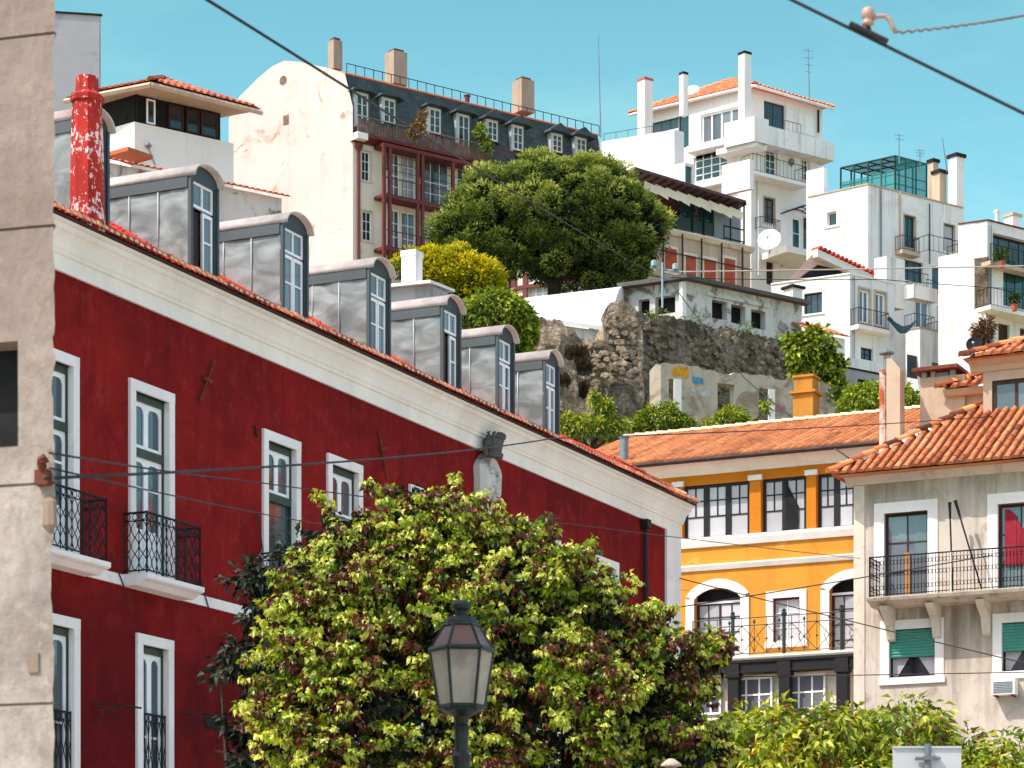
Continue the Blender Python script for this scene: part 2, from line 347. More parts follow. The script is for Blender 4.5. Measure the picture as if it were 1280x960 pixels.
# ------------------------------------------------------------------ building kit
def wall(mb, M_, s0, s1, z0, z1, holes, rev=.18, y=0.0, mi=0, top=None):
    """sheet with rectangular holes and their reveals; top(s) lets the upper edge slope"""
    old = mb.M; mb.M = M_
    holes = [h for h in holes if h[1] > s0 and h[0] < s1 and h[3] > z0 and h[2] < z1]
    xs = sorted({s0, s1} | {min(max(v, s0), s1) for h in holes for v in h[:2]})
    zs = sorted({z0, z1} | {min(max(v, z0), z1) for h in holes for v in h[2:4]})
    for i in range(len(xs)-1):
        for j in range(len(zs)-1):
            cx = (xs[i]+xs[i+1])/2; cz = (zs[j]+zs[j+1])/2
            if any(h[0] < cx < h[1] and h[2] < cz < h[3] for h in holes): continue
            za, zb = zs[j+1], zs[j+1]
            if top and j == len(zs)-2: za, zb = top(xs[i]), top(xs[i+1])
            mb.quad((xs[i], y, zs[j]), (xs[i+1], y, zs[j]), (xs[i+1], y, zb), (xs[i], y, za), .5, mi)
    for a, b, c, d in holes:
        a = max(a, s0); b = min(b, s1); c = max(c, z0); d = min(d, z1); e = y+rev
        mb.quad((a, y, c), (a, e, c), (a, e, d), (a, y, d), .5, mi); mb.quad((b, e, c), (b, y, c), (b, y, d), (b, e, d), .5, mi)
        mb.quad((a, y, d), (a, e, d), (b, e, d), (b, y, d), .5, mi); mb.quad((a, e, c), (a, y, c), (b, y, c), (b, e, c), .5, mi)
    mb.M = old
def window(face, par, r, nx=2, nz=2, frame='white_paint', glass='g_blue', surround=None, sw=.12, rec=.12, fw=.06, bar=.03, mull=None, sill=None, sproud=.03, name='window', label=None, y=0.0):
    s0, s1, z0, z1 = r; mb = MB(face.M); y0 = y+rec
    mb.box(s0, s0+fw, y0, y0+.05, z0, z1); mb.box(s1-fw, s1, y0, y0+.05, z0, z1)
    mb.box(s0+fw, s1-fw, y0, y0+.05, z0, z0+fw); mb.box(s0+fw, s1-fw, y0, y0+.05, z1-fw, z1)
    for i in range(1, nx):
        x = s0+(s1-s0)*i/nx; w = (fw*.8 if mull and i % mull == 0 else bar)/2
        mb.box(x-w, x+w, y0+.008, y0+.042, z0+fw, z1-fw)
    for j in range(1, nz):
        z = z0+(z1-z0)*j/nz
        mb.box(s0+fw, s1-fw, y0+.012, y0+.038, z-bar/2, z+bar/2)
    o = mb.build(name, M[frame], par)
    if label: o['label'] = label
    pane(face, o, r, glass, y0+.03, nx)
    if surround: frame_surround(face, o, r, surround, sw, sproud, sill, y)
    return o
def pane(face, par, r, glass, y, n=1, name='pane'):
    g = MB(face.M); s0, s1, z0, z1 = r
    for i in range(n):
        a = s0+(s1-s0)*i/n; b = s0+(s1-s0)*(i+1)/n
        g.quad((a, y, z0), (b, y, z0), (b, y, z1), (a, y, z1))
    return g.build(name, M[glass], par)
def frame_surround(face, par, r, mat, sw, proud=.03, sill=None, y=0.0, name='surround', bottom=True):
    s0, s1, z0, z1 = r; mb = MB(face.M); a, b = y-proud, y+.06
    mb.box(s0-sw, s0+.004, a, b, z0, z1); mb.box(s1-.004, s1+sw, a, b, z0, z1)
    mb.box(s0-sw, s1+sw, a-.004, b+.003, z1, z1+sw*1.05)
    if bottom: mb.box(s0-sw*1.15, s1+sw*1.15, a-(sill or .03), b+.003, z0-sw*.8, z0)
    return mb.build(name, M[mat], par)
def railing(mb, pts, z0, z1, style='bars', step=.12, r=.009, top=.016):
    for i in range(len(pts)-1):
        a = Vector((pts[i][0], pts[i][1], 0)); b = Vector((pts[i+1][0], pts[i+1][1], 0)); L = (b-a).length; d = (b-a)/L
        up = lambda t, z: tuple(a+d*t+Vector((0, 0, z)))
        mb.tube([up(0, z1), up(L, z1)], top, 4); mb.tube([up(0, z0+.05), up(L, z0+.05)], r*1.2, 4)
        if style == 'scroll': mb.tube([up(0, z1-.13), up(L, z1-.13)], r, 4)
        mb.tube([up(0, z0), up(0, z1+.02)], top, 4); mb.tube([up(L, z0), up(L, z1+.02)], top, 4)
        n = max(1, round(L/step)); w = L/n
        for k in range(n+1):
            t = k*w
            if style == 'bars': mb.tube([up(t, z0), up(t, z1)], r, 4)
            elif style == 'scroll':
                if k % 2 == 0: mb.tube([up(t, z0), up(t, z1)], r, 4)
                if k < n:
                    H = z1-.13-z0-.05; m = 15
                    for sg in (-1, 1):
                        mb.tube([up(t+w/2+sg*w*.48*math.sin(q/(m-1)*math.pi*3), z0+.05+H*q/(m-1)) for q in range(m)], r*.8, 4)
                    c = [up(t+w/2+w*.36*math.cos(q*.7), z1-.065+.05*math.sin(q*.7)) for q in range(10)]
                    mb.tube(c, r*.7, 4)
            elif style == 'lace':
                mb.tube([up(t, z0), up(t, z1)], r*.8, 4)
                if k < n:
                    H = z1-z0; m = 9
                    for z_ in (z0+.22*H, z0+.55*H, z0+.84*H):
                        mb.tube([up(t+w/2+w*.45*math.cos(q/(m-1)*6.283), z_+w*.62*math.sin(q/(m-1)*6.283)) for q in range(m)], r*.7, 4)
def tiles(mb, O, U, V, w, h, inside=None, col=.21, row=.4, amp=.055, jit=.012, base=True, mi=0, var=.13, lift=.03):
    """barrel tiles over the rectangle O + u*U (w wide) + v*V (h up the slope)"""
    O, U, V = Vector(O), Vector(U).normalized(), Vector(V).normalized(); N = U.cross(V).normalized()
    nc = int(w/col); nr = int(math.ceil(h/row)); arc = [(math.cos(math.pi*k/5), math.sin(math.pi*k/5)) for k in range(6)]
    for i in range(nc+1):
        ct = random.uniform(.38, .68)
        uc = min(w, (i+.5)*w/max(1, nc)) if i < nc else None
        if uc is None: continue
        for j in range(nr):
            v0 = j*row-.03; v1 = min((j+1)*row+.05, h)
            if inside and not inside(uc, (v0+v1)/2): continue
            ju = random.uniform(-jit, jit); jl = random.uniform(0, jit); jv = random.uniform(-jit, jit)*1.5
            vs = []
            for v, rr, lift in ((v0+jv, col*.36, lift), (v1, col*.28, .004)):
                for ca, sa in arc:
                    vs.append(O+U*(uc+ju-ca*rr)+V*v+N*(sa*amp*(rr/(col*.36))+lift+jl))
            fs = [(k, k+1, k+7, k+6) for k in range(5)]+[(5, 4, 3, 2, 1, 0)]
            mb.add(vs, fs, min(1, max(.15, random.gauss(ct, var))), mi)
            # channel tile between covers; shade between columns put into its dark tint
            a = uc+col*.5
            c0 = [O+U*(a-col*.3)+V*(v0+jv)+N*.03, O+U*a+V*(v0+jv)+N*.006, O+U*(a+col*.3)+V*(v0+jv)+N*.03]
            c1 = [O+U*(a-col*.3)+V*v1+N*.012, O+U*a+V*v1-N*.012, O+U*(a+col*.3)+V*v1+N*.012]
            mb.add(c0+c1, [(0, 1, 4, 3), (1, 2, 5, 4)], random.random()*.12, mi)
def ridge(mb, p, q, r=.1, step=.38, mi=0):
    p, q = Vector(p), Vector(q); d = q-p; L = d.length; d.normalize(); n = max(1, int(L/step))
    a = d.cross(Vector((0, 0, 1))).normalized(); b = a.cross(d).normalized()
    for i in range(n):
        s0 = p+d*(L*i/n-.03)+b*(.015+random.uniform(0, .012)); s1 = p+d*(L*(i+1)/n+.03); vs = []
        for c, rr in ((s0, r*1.08), (s1, r*.9)):
            for k in range(7):
                t = math.pi*k/6; vs.append(c+a*math.cos(t)*rr+b*math.sin(t)*rr*.9)
        mb.add(vs, [(k, k+1, k+8, k+7) for k in range(6)]+[tuple(range(6, -1, -1))], random.random(), mi)
def roofplane(pts, mb, mi=0): mb.poly(pts, .5, mi)

# ------------------------------------------------------------------ leaves
def leaf_mesh(name, mat, cent, dirs, tint, L, W, parent=None, fold=.35, loc=None, fine=False, curl=.25):
    """many small folded leaves: cent (n,3), dirs (n,3), one tint per leaf"""
    n = len(cent); rr = RNG.normal(size=(n, 3)); d = dirs/np.linalg.norm(dirs, axis=1, keepdims=True)
    s = np.cross(d, rr); s /= np.linalg.norm(s, axis=1, keepdims=True)+1e-9; nn = np.cross(s, d)
    flip = np.where(nn[:, 2:3] < -.2, -1, 1); nn = nn*flip; s = s*flip
    k = RNG.uniform(.7, 1.25, (n, 1)); l = L*k; w = W*k
    base = cent; tip = cent+d*l-nn*l*curl; mid = cent+d*l*.45+nn*l*.04
    lf = cent+d*l*.42+s*w*.5+nn*w*fold; rt = cent+d*l*.42-s*w*.5+nn*w*fold
    if fine:
        V = np.stack([base, lf, tip, rt, mid], 1).reshape(-1, 3); q = [(0, 3, 4), (3, 2, 4), (2, 1, 4), (1, 0, 4)]; m = 5
    else:
        V = np.stack([base, lf, tip, rt], 1).reshape(-1, 3); q = [(0, 3, 2), (0, 2, 1)]; m = 4
    Fs = (np.arange(n)[:, None, None]*m+np.array(q)[None]).reshape(-1, 3)
    if parent is not None:
        root = parent
        while root.parent: root = root.parent
        I = np.array(RM[root.name])
    else:
        loc = loc if loc is not None else (float(V[:, 0].mean()), float(V[:, 1].mean()), float(V[:, 2].min()))
        I = np.array(Matrix.Translation(-Vector(loc)))
    V = V @ I[:3, :3].T+I[:3, 3]
    me = bpy.data.meshes.new(name); nf = len(Fs)
    me.vertices.add(len(V)); me.vertices.foreach_set('co', V.ravel())
    me.loops.add(nf*3); me.loops.foreach_set('vertex_index', Fs.ravel().astype(np.int32))
    me.polygons.add(nf); me.polygons.foreach_set('loop_start', np.arange(0, nf*3, 3, dtype=np.int32))
    me.polygons.foreach_set('loop_total', np.full(nf, 3, dtype=np.int32))
    me.materials.append(mat); me.update(); me.validate()
    at = me.attributes.new('tint', 'FLOAT', 'FACE'); at.data.foreach_set('value', np.repeat(tint, len(q)).astype(np.float32))
    o = bpy.data.objects.new(name, me); C.objects.link(o)
    if parent is not None: o.parent = parent
    else:
        o.location = loc; RM[o.name] = Matrix(I.tolist())
    return o
def blob_points(blobs, n, lo=.72, hi=1.04, zmin=-.75):
    """points in the outer shell of a union of ellipsoids (x,y,z,rx,ry,rz)"""
    B = np.array(blobs, dtype=float); w = B[:, 3]*B[:, 5]; w /= w.sum()
    out = []; nor = []; tot = 0
    while tot < n:
        k = RNG.choice(len(B), n*2, p=w); d = RNG.normal(size=(n*2, 3)); d /= np.linalg.norm(d, axis=1, keepdims=True)
        ok = d[:, 2] > zmin; k = k[ok]; d = d[ok]
        r = RNG.uniform(lo, hi, (len(k), 1)); p = B[k, :3]+d*r*B[k, 3:]
        inside = np.zeros(len(p), bool)
        for b in B:
            q = (p-b[:3])/b[3:]; inside |= (q*q).sum(1) < .5
        keep = ~inside | (RNG.random(len(p)) < .06)
        out.append(p[keep]); nor.append(d[keep]); tot += keep.sum()
    return np.concatenate(out)[:n], np.concatenate(nor)[:n]
def foliage(name, mat, blobs, n, per, cr, L, W, tints, parent=None, droop=.5, lo=.72, hi=1.04, fine=False, zmin=-.75, out=1.0, jit=.12, curl=.25, loc=None):
    c, nr = blob_points(blobs, n, lo, hi, zmin)
    ct = RNG.choice(np.array([t for t, w in tints]), n, p=np.array([w for t, w in tints])/sum(w for t, w in tints))
    cc = np.repeat(c, per, 0); nn = np.repeat(nr, per, 0); tt = np.repeat(ct, per)+RNG.normal(0, jit, n*per)
    o = RNG.normal(size=(n*per, 3)); o /= np.linalg.norm(o, axis=1, keepdims=True)
    pos = cc+o*cr*RNG.uniform(.1, 1, (n*per, 1))
    d = o*1.0+nn*out*.6; d[:, 2] -= droop
    return leaf_mesh(name, mat, pos, d, np.clip(tt, 0, 1), L, W, parent, fine=fine, curl=curl, loc=loc)
def pblob(x, y, Y, rpx, k=(1, 1, 1), dY=0):
    p = P(x, y, Y+dY); r = rpx/F*Y; return (p.x, p.y, p.z, r*k[0], r*k[1], r*k[2])
# ------------------------------------------------------------------ red palace on the left
RF = Face(190, 44.7, STREET)
red = house('red_building', 'long dark red plastered palace with white window surrounds and a row of grey roof dormers', 'building', RF, -3.5, 0, 0)
S0, S1, SP = -5.0, RF.s(848), RF.s(831)
FL2 = 8.72; TOP2 = 11.76; TOP1 = 7.66; BOT1 = 4.7; ZC = 13.17
up_s = [(RF.s(68), RF.s(89)), (RF.s(167), RF.s(209)), (RF.s(333), RF.s(368)), (RF.s(413), RF.s(446)), (RF.s(515), RF.s(543)), (15.0, 15.95), (18.2, 19.15)]
up_s[0] = (up_s[0][1]-.95, up_s[0][1])
lo_s = [(RF.s(90)-.95, RF.s(90)), (RF.s(176), RF.s(208)), (3.7, 4.65), (6.0, 6.95), (9.3, 10.25), (15.0, 15.95), (18.2, 19.15)]
holes = [(a, b, FL2, TOP2) for a, b in up_s]+[(a, b, BOT1, TOP1) for a, b in lo_s]+[(a, b, .2, 3.2) for a, b in lo_s]
mb = MB(); wall(mb, RF.M, S0, SP, 0, ZC+.4, holes, .24)
mb.M = RF.M
mb.quad((S1, 0.002, 0), (S1, 14, 0), (S1, 14, 13.9), (S1, 0.002, 13.9), .5); mb.quad((S1, 14, 0), (S0, 14, 0), (S0, 14, 13.9), (S1, 14, 13.9), .5)
mb.quad((S0, 14, 0), (S0, 0, 0), (S0, 0, 13.9), (S0, 14, 13.9), .5)
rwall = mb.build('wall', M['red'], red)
mb = MB(RF.M); mb.box(SP, S1+.02, -.06, .3, 0, ZC); mb.build('corner_pilaster', M['stone_white'], red)
mb = MB(RF.M)
x = S0
for a, b in [(u[0]-.25, u[1]+.25) for u in up_s]+[(SP, SP)]:
    if a > x:
        mb = MB(RF.M); mb.box(x, a, -.04, .1, 8.54, FL2-.01); mb.build('string_course', M['stone_white'], red)
    x = b
prof = [(.2, ZC), (-.05, ZC), (-.05, ZC+.24), (-.09, ZC+.255), (-.09, ZC+.30), (-.115, ZC+.33), (-.13, ZC+.42), (-.17, ZC+.50), (-.21, ZC+.56), (-.24, ZC+.58), (-.24, ZC+.66), (-.29, ZC+.67), (-.30, ZC+.72), (.2, ZC+.73)]
mb = MB(RF.M); mb.sweep(prof, S0, S1+.02, m1=-1.0)
mb.sweep([(p[0], p[1]) for p in prof if True], 0, 0) if False else None
corn = mb.build('cornice', M['cream'], red)
# return of the cornice along the far end
mb = MB(RF.off(S1+.02, 0, (-STREET[1], STREET[0])).M)
mb.sweep(prof, 0, 13, m0=1.0); mb.build('cornice', M['cream'], red)
ZE = ZC+.75
def zr(y, e=-.34): return ZE+.02+.6*(y-e)
mb = MB(RF.M); sl = 1/math.sqrt(1.36); V = Vector((0, 1, .6)); E = -.36
tiles(mb, (S0, E+.17, ZE+.1), (1, 0, 0), V, 20.5-S0, 3.1*1.166, lambda u, v: u+S0 < 16.2 or v < 1.55, col=.17, row=.36)
tiles(mb, (20.5, E+.17, ZE+.1), (1, 0, 0), V, S1+.3-20.5, 1.6, lambda u, v: v*sl+.17 < S1+.34-20.5-u, col=.17, row=.36)
roof = mb.build('roof', M['tile_red'], red)
mb = MB(RF.M)
mb.poly([(S0, E+.03, ZE-.01), (S1+.3, E+.03, ZE-.01), (S1-1.2, 1.15, zr(1.15)-.05), (16.2, 1.15, zr(1.15)-.05), (16.2, 2.9, zr(2.9)-.05), (S0, 2.9, zr(2.9)-.05)])
mb.box(S0, 16.2, 2.9, 13.9, ZE-.2, zr(2.9)-.06); mb.box(16.2, S1-1.2, 1.15, 13.9, ZE-.2, zr(1.15)-.06)
mb.build('roof_deck', M['tile_red'], roof)
mb = MB(RF.M); n = int((S1+.3-S0)/.17); pitch = (S1+.3-S0)/n
for i in range(n):                       # the row of pale tile mouths along the eave
    c = S0+(i+.5)*pitch
    arc = [(math.cos(math.pi*k/6), math.sin(math.pi*k/6)) for k in range(7)]
    jz = random.uniform(-.008, .008); jy = random.uniform(-.02, .02)
    vs = [(c-a*.066, E-.11+jy, ZE+.016+b*.064+jz) for a, b in arc]+[(c-a*.052, E+.3, ZE+.19+b*.05) for a, b in arc]
    mb.add(vs, [(k, k+1, k+8, k+7) for k in range(6)], random.random()*.7)
    mb.add([(c-a*.058, E-.104+jy, ZE+.016+b*.056+jz) for a, b in arc], [tuple(range(6, -1, -1))], .5, 1)
    mb.box(c-pitch*.5, c+pitch*.5, E+.0, E+.1, ZE-.022, ZE+.006, .1, 2)
mb.build('eave_tiles', [M['tile_edge'], M['mortar'], M['brown_dark']], roof)
# hip end
mb = MB(RF.M); ridge(mb, (S1+.3, E, ZE+.03), (S1-1.2, 1.15, zr(1.15)+.03), .09); mb.build('hip_ridge', M['tile_edge'], roof)
# chimney
cx, cy = RF.w(RF.s(109, -.12), -.12, 0).xy
zb, zt = ZE+.1, RF.z(109, 97, -.12)
def chim(mb):
    d = zt-zb
    prof = [(.31, -.1), (.31, .14), (.295, .2), (.275, d*.5), (.25, d-.42), (.285, d-.39), (.29, d-.31), (.25, d-.27), (.20, d-.24), (.19, d), (.14, d), (.14, d-.3)]
    mb.lathe([(r*.93, zb+z) for r, z in prof], (cx, cy), 8, a0=.2)
mb = MB(); chim(mb)
def flaky():
    t = NT('flaking_red_paint'); o = t.tc.outputs['Object']
    n = t.noise(t.map((1, 1, .7)), 14.0, 9, .68, .4); n2 = t.noise(t.map((1, 1, .5)), 1.6, 5, .6); big = t.noise(o, 1.4, 3, .5)
    c = t.mix(t.rng(n2, .4, .65), srgb(182, 42, 30), srgb(120, 22, 20))
    k = t.math('ADD', n, t.math('MULTIPLY', t.math('SUBTRACT', big, .5), .55))
    c = t.mix(t.rng(k,   .54, .585), c, srgb(236, 206, 196)); t.bump(n, .5, .02)
    return t.done(c, .8)
M['flaky'] = flaky()
mb.build('chimney', M['flaky'], roof)
# dormers
def dormer(s0, s1, half=False):
    f = RF; w = s1-s0; c = (s0+s1)/2; zb = zr(0)-.12; H = 1.73+random.uniform(-.02, .02); R = w/2; rise = .25; D = 2.75; y0 = 0.0
    mb = MB(f.M)
    arc = [(c-math.cos(math.pi*k/10)*R, zb+H+math.sin(math.pi*k/10)*rise) for k in range(11)]
    o0, o1, oz0, oz1 = s0+.12, s1-.10, zb+.14, zb+H-.06
    wall(mb, f.M, s0, s1, zb, zb+H, [(o0, o1, oz0, oz1)], .1, y0)
    mb.poly([(a, y0, z) for a, z in arc], .5)
    d = mb.build('dormer', M['zinc_trim'], red)
    mb = MB(f.M)
    for xx, sg in ((s0, 1), (s1, -1)):
        m, k = 26, 12; r = random.Random(int(s0*100)); ph = [r.uniform(0, 6.28) for _ in range(6)]; V = []
        for q in range(m+1):
            ya = y0+.01+q*(D-.01)/m; za = max(zb-.05, zr(ya)-.3)
            for j in range(k+1):
                z_ = za+(zb+H-za)*j/k
                w = .012*math.sin(ya*5.1+1.9*math.sin(z_*2.6+ph[0])+ph[1])+.011*math.sin(z_*6.3+1.4*math.sin(ya*3.3+ph[2])+ph[3])+.008*math.sin(ya*9+z_*7+ph[4])
                V.append((xx-sg*abs(w)*1.0+sg*.012, ya, z_))
        mb.add(V, [(q*(k+1)+j, (q+1)*(k+1)+j, (q+1)*(k+1)+j+1, q*(k+1)+j+1) for q in range(m) for j in range(k)], .5)
        nb = len(mb.f)
        for q in (.62, 1.2, 1.8, 2.4):
            yy = y0+q; mb.box(xx-.02, xx+.02, yy-.008, yy+.008, max(zb, zr(yy)-.3), zb+H-.02, .5, 1)
    o = mb.build('cheek', [M['zinc'], M['zinc_pale']], d, True)
    mb = MB(f.M)       # dark flashing under the roof and at the corners
    for xx in (s0, s1): mb.box(xx-.03, xx+.03, y0+.03, D, zb+H-.22, zb+H-.015)
    mb.box(s0-.012, s0+.05, y0-.03, y0+.03, zb-.05, zb+H-.02); mb.box(s1-.05, s1+.012, y0-.03, y0+.03, zb-.05, zb+H-.02); mb.box(s0-.03, s1+.03, y0-.06, y0+.1, zb-.1, zb+.05)
    mb.build('flashing', M['zinc_dark'], d)
    mb = MB(f.M); ro = R+.04
    a2 = [(c-math.cos(math.pi*k/12)*ro, zb+H-.03+math.sin(math.pi*k/12)*(rise+.035)) for k in range(13)]
    a3 = [(c-math.cos(math.pi*k/12)*(ro-.03), zb+H-.03+math.sin(math.pi*k/12)*(rise+.008)) for k in range(13)]
    vs = [(a, y0-.13, z) for a, z in a2]+[(a, D+.2, z) for a, z in a2]+[(a, y0-.13, z) for a, z in a3]+[(a, D+.2, z) for a, z in a3]
    fs = [(k, k+13, k+14, k+1) for k in range(12)]+[(k+26, k+27, k+40, k+39) for k in range(12)]+[(k, k+1, k+27, k+26) for k in range(12)]+[(0, 26, 39, 13), (12, 25, 51, 38)]
    mb.add(vs, fs, .5); mb.build('dormer_roof', M['copper_top'], d, True)
    # window
    zt_ = oz1-.42; y1 = y0+.035
    mb = MB(f.M); fw = .045
    for a, b, z0, z1 in ((o0, o0+fw, zt_, oz1), (o1-fw, o1, zt_, oz1), ((o0+o1)/2-.02, (o0+o1)/2+.02, zt_, oz1), (o0, o1, oz1-fw, oz1), (o0, o1, zt_-.01, zt_+.035)): mb.box(a, b, y1+random.uniform(0, .004), y1+.05, z0, z1)
    leaves = [((o0+o1)/2+.0, o1)] if half else [(o0, (o0+o1)/2), ((o0+o1)/2, o1)]
    for a, b in leaves:
        for p, q, z0, z1 in ((a+.01, a+.055, oz0, zt_-.05), (b-.055, b-.01, oz0, zt_-.05), (a+.055, b-.055, oz0, oz0+.06), (a+.055, b-.055, zt_-.11, zt_-.05), (a+.055, b-.055, oz0+.55, oz0+.58)): mb.box(p, q, y1, y1+.045, z0, z1)
    mb.build('window', M['white_paint'], d)
    if half:
        mb = MB(f.M); mb.box(o0, (o0+o1)/2, y1+.07, y1+.09, oz0, zt_-.05); mb.build('open_leaf', M['brown_dark'], d)
        pane(f, d, ((o0+o1)/2, o1, oz0, zt_), 'g_blue', y1+.025); pane(f, d, (o0, o1, zt_, oz1), 'g_blue', y1+.026)
    else: pane(f, d, (o0, o1, oz0, oz1), 'g_blue', y1+.025, 2)
for a, b, h in ((99, 135, 0), (237, 272, 1), (352, 384, 0), (460, 487, 0), (552, 575, 1), (621, 642, 0), (680, 698, 0)):
    dormer(RF.s(a), RF.s(b), h)
# french windows
def french(r, open_=False, door=True):
    s0, s1, z0, z1 = r; y = .06; fw = .035; c = (s0+s1)/2; zt_ = z0+.685*(z1-z0) if door else z1
    mb = MB(RF.M)
    mb.box(s0, s0+fw, y, y+.1, z0, z1); mb.box(s1-fw, s1, y, y+.1, z0, z1); mb.box(s0+fw, s1-fw, y-.002, y+.1, z1-.12, z1)
    if door: mb.box(s0+fw, s1-fw, y-.01, y+.1, zt_-.07, zt_+.07)
    o = mb.build('window', M['green_paint'], red)
    mb = MB(RF.M); a0, a1 = s0+fw, s1-fw
    def sash(a, b, za, zb, bars=(), y_=y+.03):
        t = .065
        mb.box(a, a+t, y_, y_+.05, za, zb); mb.box(b-t, b, y_, y_+.05, za, zb); mb.box(a+t, b-t, y_, y_+.05, zb-t*1.2, zb); mb.box(a+t, b-t, y_, y_+.05, za, za+t)
        for k in (0, 1):                 # rounded upper corners
            cx_ = a+t if k == 0 else b-t; sg = 1 if k == 0 else -1
            mb.prism([(cx_, y_+.004, zb-t*1.2), (cx_+sg*.09, y_+.004, zb-t*1.2), (cx_+sg*.03, y_+.004, zb-t*1.2-.025), (cx_, y_+.004, zb-t*1.2-.09)], (0, .04, 0))
        for z_ in bars: mb.box(a+t, b-t, y_+.01, y_+.04, z_-.018, z_+.018)
    if door: sash(a0, c, zt_+.07, z1-.12); sash(c, a1, zt_+.07, z1-.12)
    if not open_:
        top = zt_-.07 if door else z1-.12; pz = z0+.28*(z1-z0)
        sash(a0, c, z0, top, (z0+.5*(z1-z0),)); sash(c, a1, z0, top, (z0+.5*(z1-z0),))
        if door: mb.box(a0+.065, c-.065, y+.045, y+.075, z0+.065, pz); mb.box(c+.065, a1-.065, y+.045, y+.075, z0+.065, pz)
    else:
        mb.box(a0+.1, a0+.16, y+.1, y+.14, z0, zt_-.1); mb.box(a0+.16, c+.1, y+.1, y+.14, zt_-.28, zt_-.2)
    mb.build('sash', M['white_paint'], o)
    pane(RF, o, (a0, a1, z0, z1), 'g_red', y+.055, 2)
    frame_surround(RF, o, r, 'stone_white', .16, .05, bottom=False)
    return o
def balcony(s0, s1, p=.45, style='scroll'):
    mb = MB(RF.M)
    prof = [(.1, FL2-.19), (-p+.16, FL2-.19), (-p+.05, FL2-.12), (-p-.02, FL2-.10), (-p-.05, FL2-.08), (-p-.05, FL2-.005), (.1, FL2-.005)]
    mb.sweep(prof, s0-.06, s1+.06)
    o = mb.build('balcony', M['stone_white'], red)
    mb = MB(RF.M); railing(mb, [(s0, 0), (s0, -p), (s1, -p), (s1, 0)], FL2, FL2+.98, style, .15, .011, .018)
    mb.build('railing', M['iron'], o)
for i, (a, b) in enumerate(up_s):
    french((a, b, FL2, TOP2), open_=(i == 2))
    balcony(a-.3, b+.3)
for i, (a, b) in enumerate(lo_s):
    o = french((a, b, BOT1, TOP1), door=False)
    mb = MB(RF.M); railing(mb, [(a, .02), (b, .02)], BOT1+.05, 6.55 if i else 6.35, 'scroll', .13, .011, .016); mb.build('railing', M['iron'], o)
    frame_surround(RF, o, (a, b, .2, 3.2), 'stone_old', .16, .05)
    mb = MB(RF.M); mb.box(a, b, .12, .16, .2, 3.2); mb.build('street_door', M['green_paint'], red)
# iron wall ties, lamp arms, pipe, vent
mb = MB(RF.M)
def bar(mb, f, p, q, y=-.03, r=.012): mb.tube([(f.s(p[0]), y, f.z(*p)), (f.s(q[0]), y, f.z(*q))], r, 5)
bar(mb, RF, (247, 502), (265, 451), -.05, .022); bar(mb, RF, (251, 473), (261, 478), -.06, .03); mb.build('wall_tie', M['rust'], red)
mb = MB(RF.M); bar(mb, RF, (471, 536), (482, 601), -.04, .018); bar(mb, RF, (473, 562), (481, 560), -.05, .03); mb.build('wall_tie', M['rust'], red)
mb = MB(RF.M); bar(mb, RF, (316, 532), (319, 547), -.04, .02); mb.build('wall_tie', M['iron'], red)
for x0, x1, y_ in ((113, 166, 880), (225, 262, 892)):
    mb = MB(RF.M); z_ = RF.z(x0, y_); s_ = RF.s(x0)
    mb.tube([(s_, 0, z_), (s_+.3, -.25, z_+.02), (s_+.55, -.6, z_-.04)], .016, 5); mb.tube([(s_+.1, -.08, z_), (s_+.25, -.2, z_-.12), (s_+.35, -.33, z_-.2), (s_+.3, -.3, z_-.3)], .012, 5); mb.tube([(s_, 0, z_-.35), (s_+.35, -.3, z_)], .01, 5)
    mb.build('bracket_arm', M['iron'], red)
mb = MB(RF.M); r = RF.rect(256, 281, 898, 911); mb.box(r[0], r[1], -.015, .05, r[2], r[3]); mb.build('vent', M['dark'], red)
for x0, y0, x1, y1 in ((135, 690, 160, 757), (246, 720, 257, 760), (300, 745, 303, 770), (318, 640, 325, 690)):
    mb = MB(RF.M); bar(mb, RF, (x0, y0), (x1, y1), -.06, .012); mb.build('cable_drop', M['wire'], red)
mb = MB(RF.M); s_ = RF.s(802)
mb.tube([(s_, -.1, 0), (s_, -.1, ZC-.05)], .055, 8); mb.box(s_-.11, s_+.11, -.2, -.02, ZC-.22, ZC-.02)
for z_ in (3, 6, 9, 11.5): mb.tube([(s_, -.1, z_), (s_, -.1, z_+.08)], .075, 8)
mb.build('downpipe', M['iron'], red)
# carved coat of arms (plain cartouche) hung over the cornice
c = RF.s(604); zt0, zb0 = RF.z(609, 549, -.3), RF.z(609, 640, -.1)
mb = MB(RF.M); H = zt0-zb0
def cart(k, d):      # outline at scale k
    out = []
    for i in range(28):
        t = 2*math.pi*i/28; x = math.sin(t); z = math.cos(t)
        w = .47*(1-.32*max(0, -z)**1.5)*(1+.09*math.cos(6*t)); out.append((c+x*w*k, d, zb0+H*.44+z*H*.42*k*(1 if z > 0 else 1.05)))
    return out
L0, L1, L2, L3 = cart(1, .02), cart(1, -.14), cart(.8, -.25), cart(.66, -.2)
n = 28; vs = L0+L1+L2+L3+[(c, -.3, zb0+H*.44)]
mb.add(vs, [(k+a*n, (k+1) % n+a*n, (k+1) % n+(a+1)*n, k+(a+1)*n) for a in range(3) for k in range(n)]+[(k+3*n, (k+1) % n+3*n, 4*n) for k in range(n)], .5)
mb.lathe([(.12, zb0-.3), (.2, zb0+.05), (.17, zb0+.2)], (c, -.05), 8, sy=.6)
zc = zb0+H*.80
for dx, dz in ((-.12, .1), (.05, .12), (.14, .0), (-.05, -.15), (.1, -.28), (-.14, -.3), (0, -.45), (.08, -.55)): mb.lathe([(.01, zb0+H*.5+dz-.06), (.07, zb0+H*.5+dz-.03), (.05, zb0+H*.5+dz+.05), (.01, zb0+H*.5+dz+.08)], (c+dx, -.26), 7)
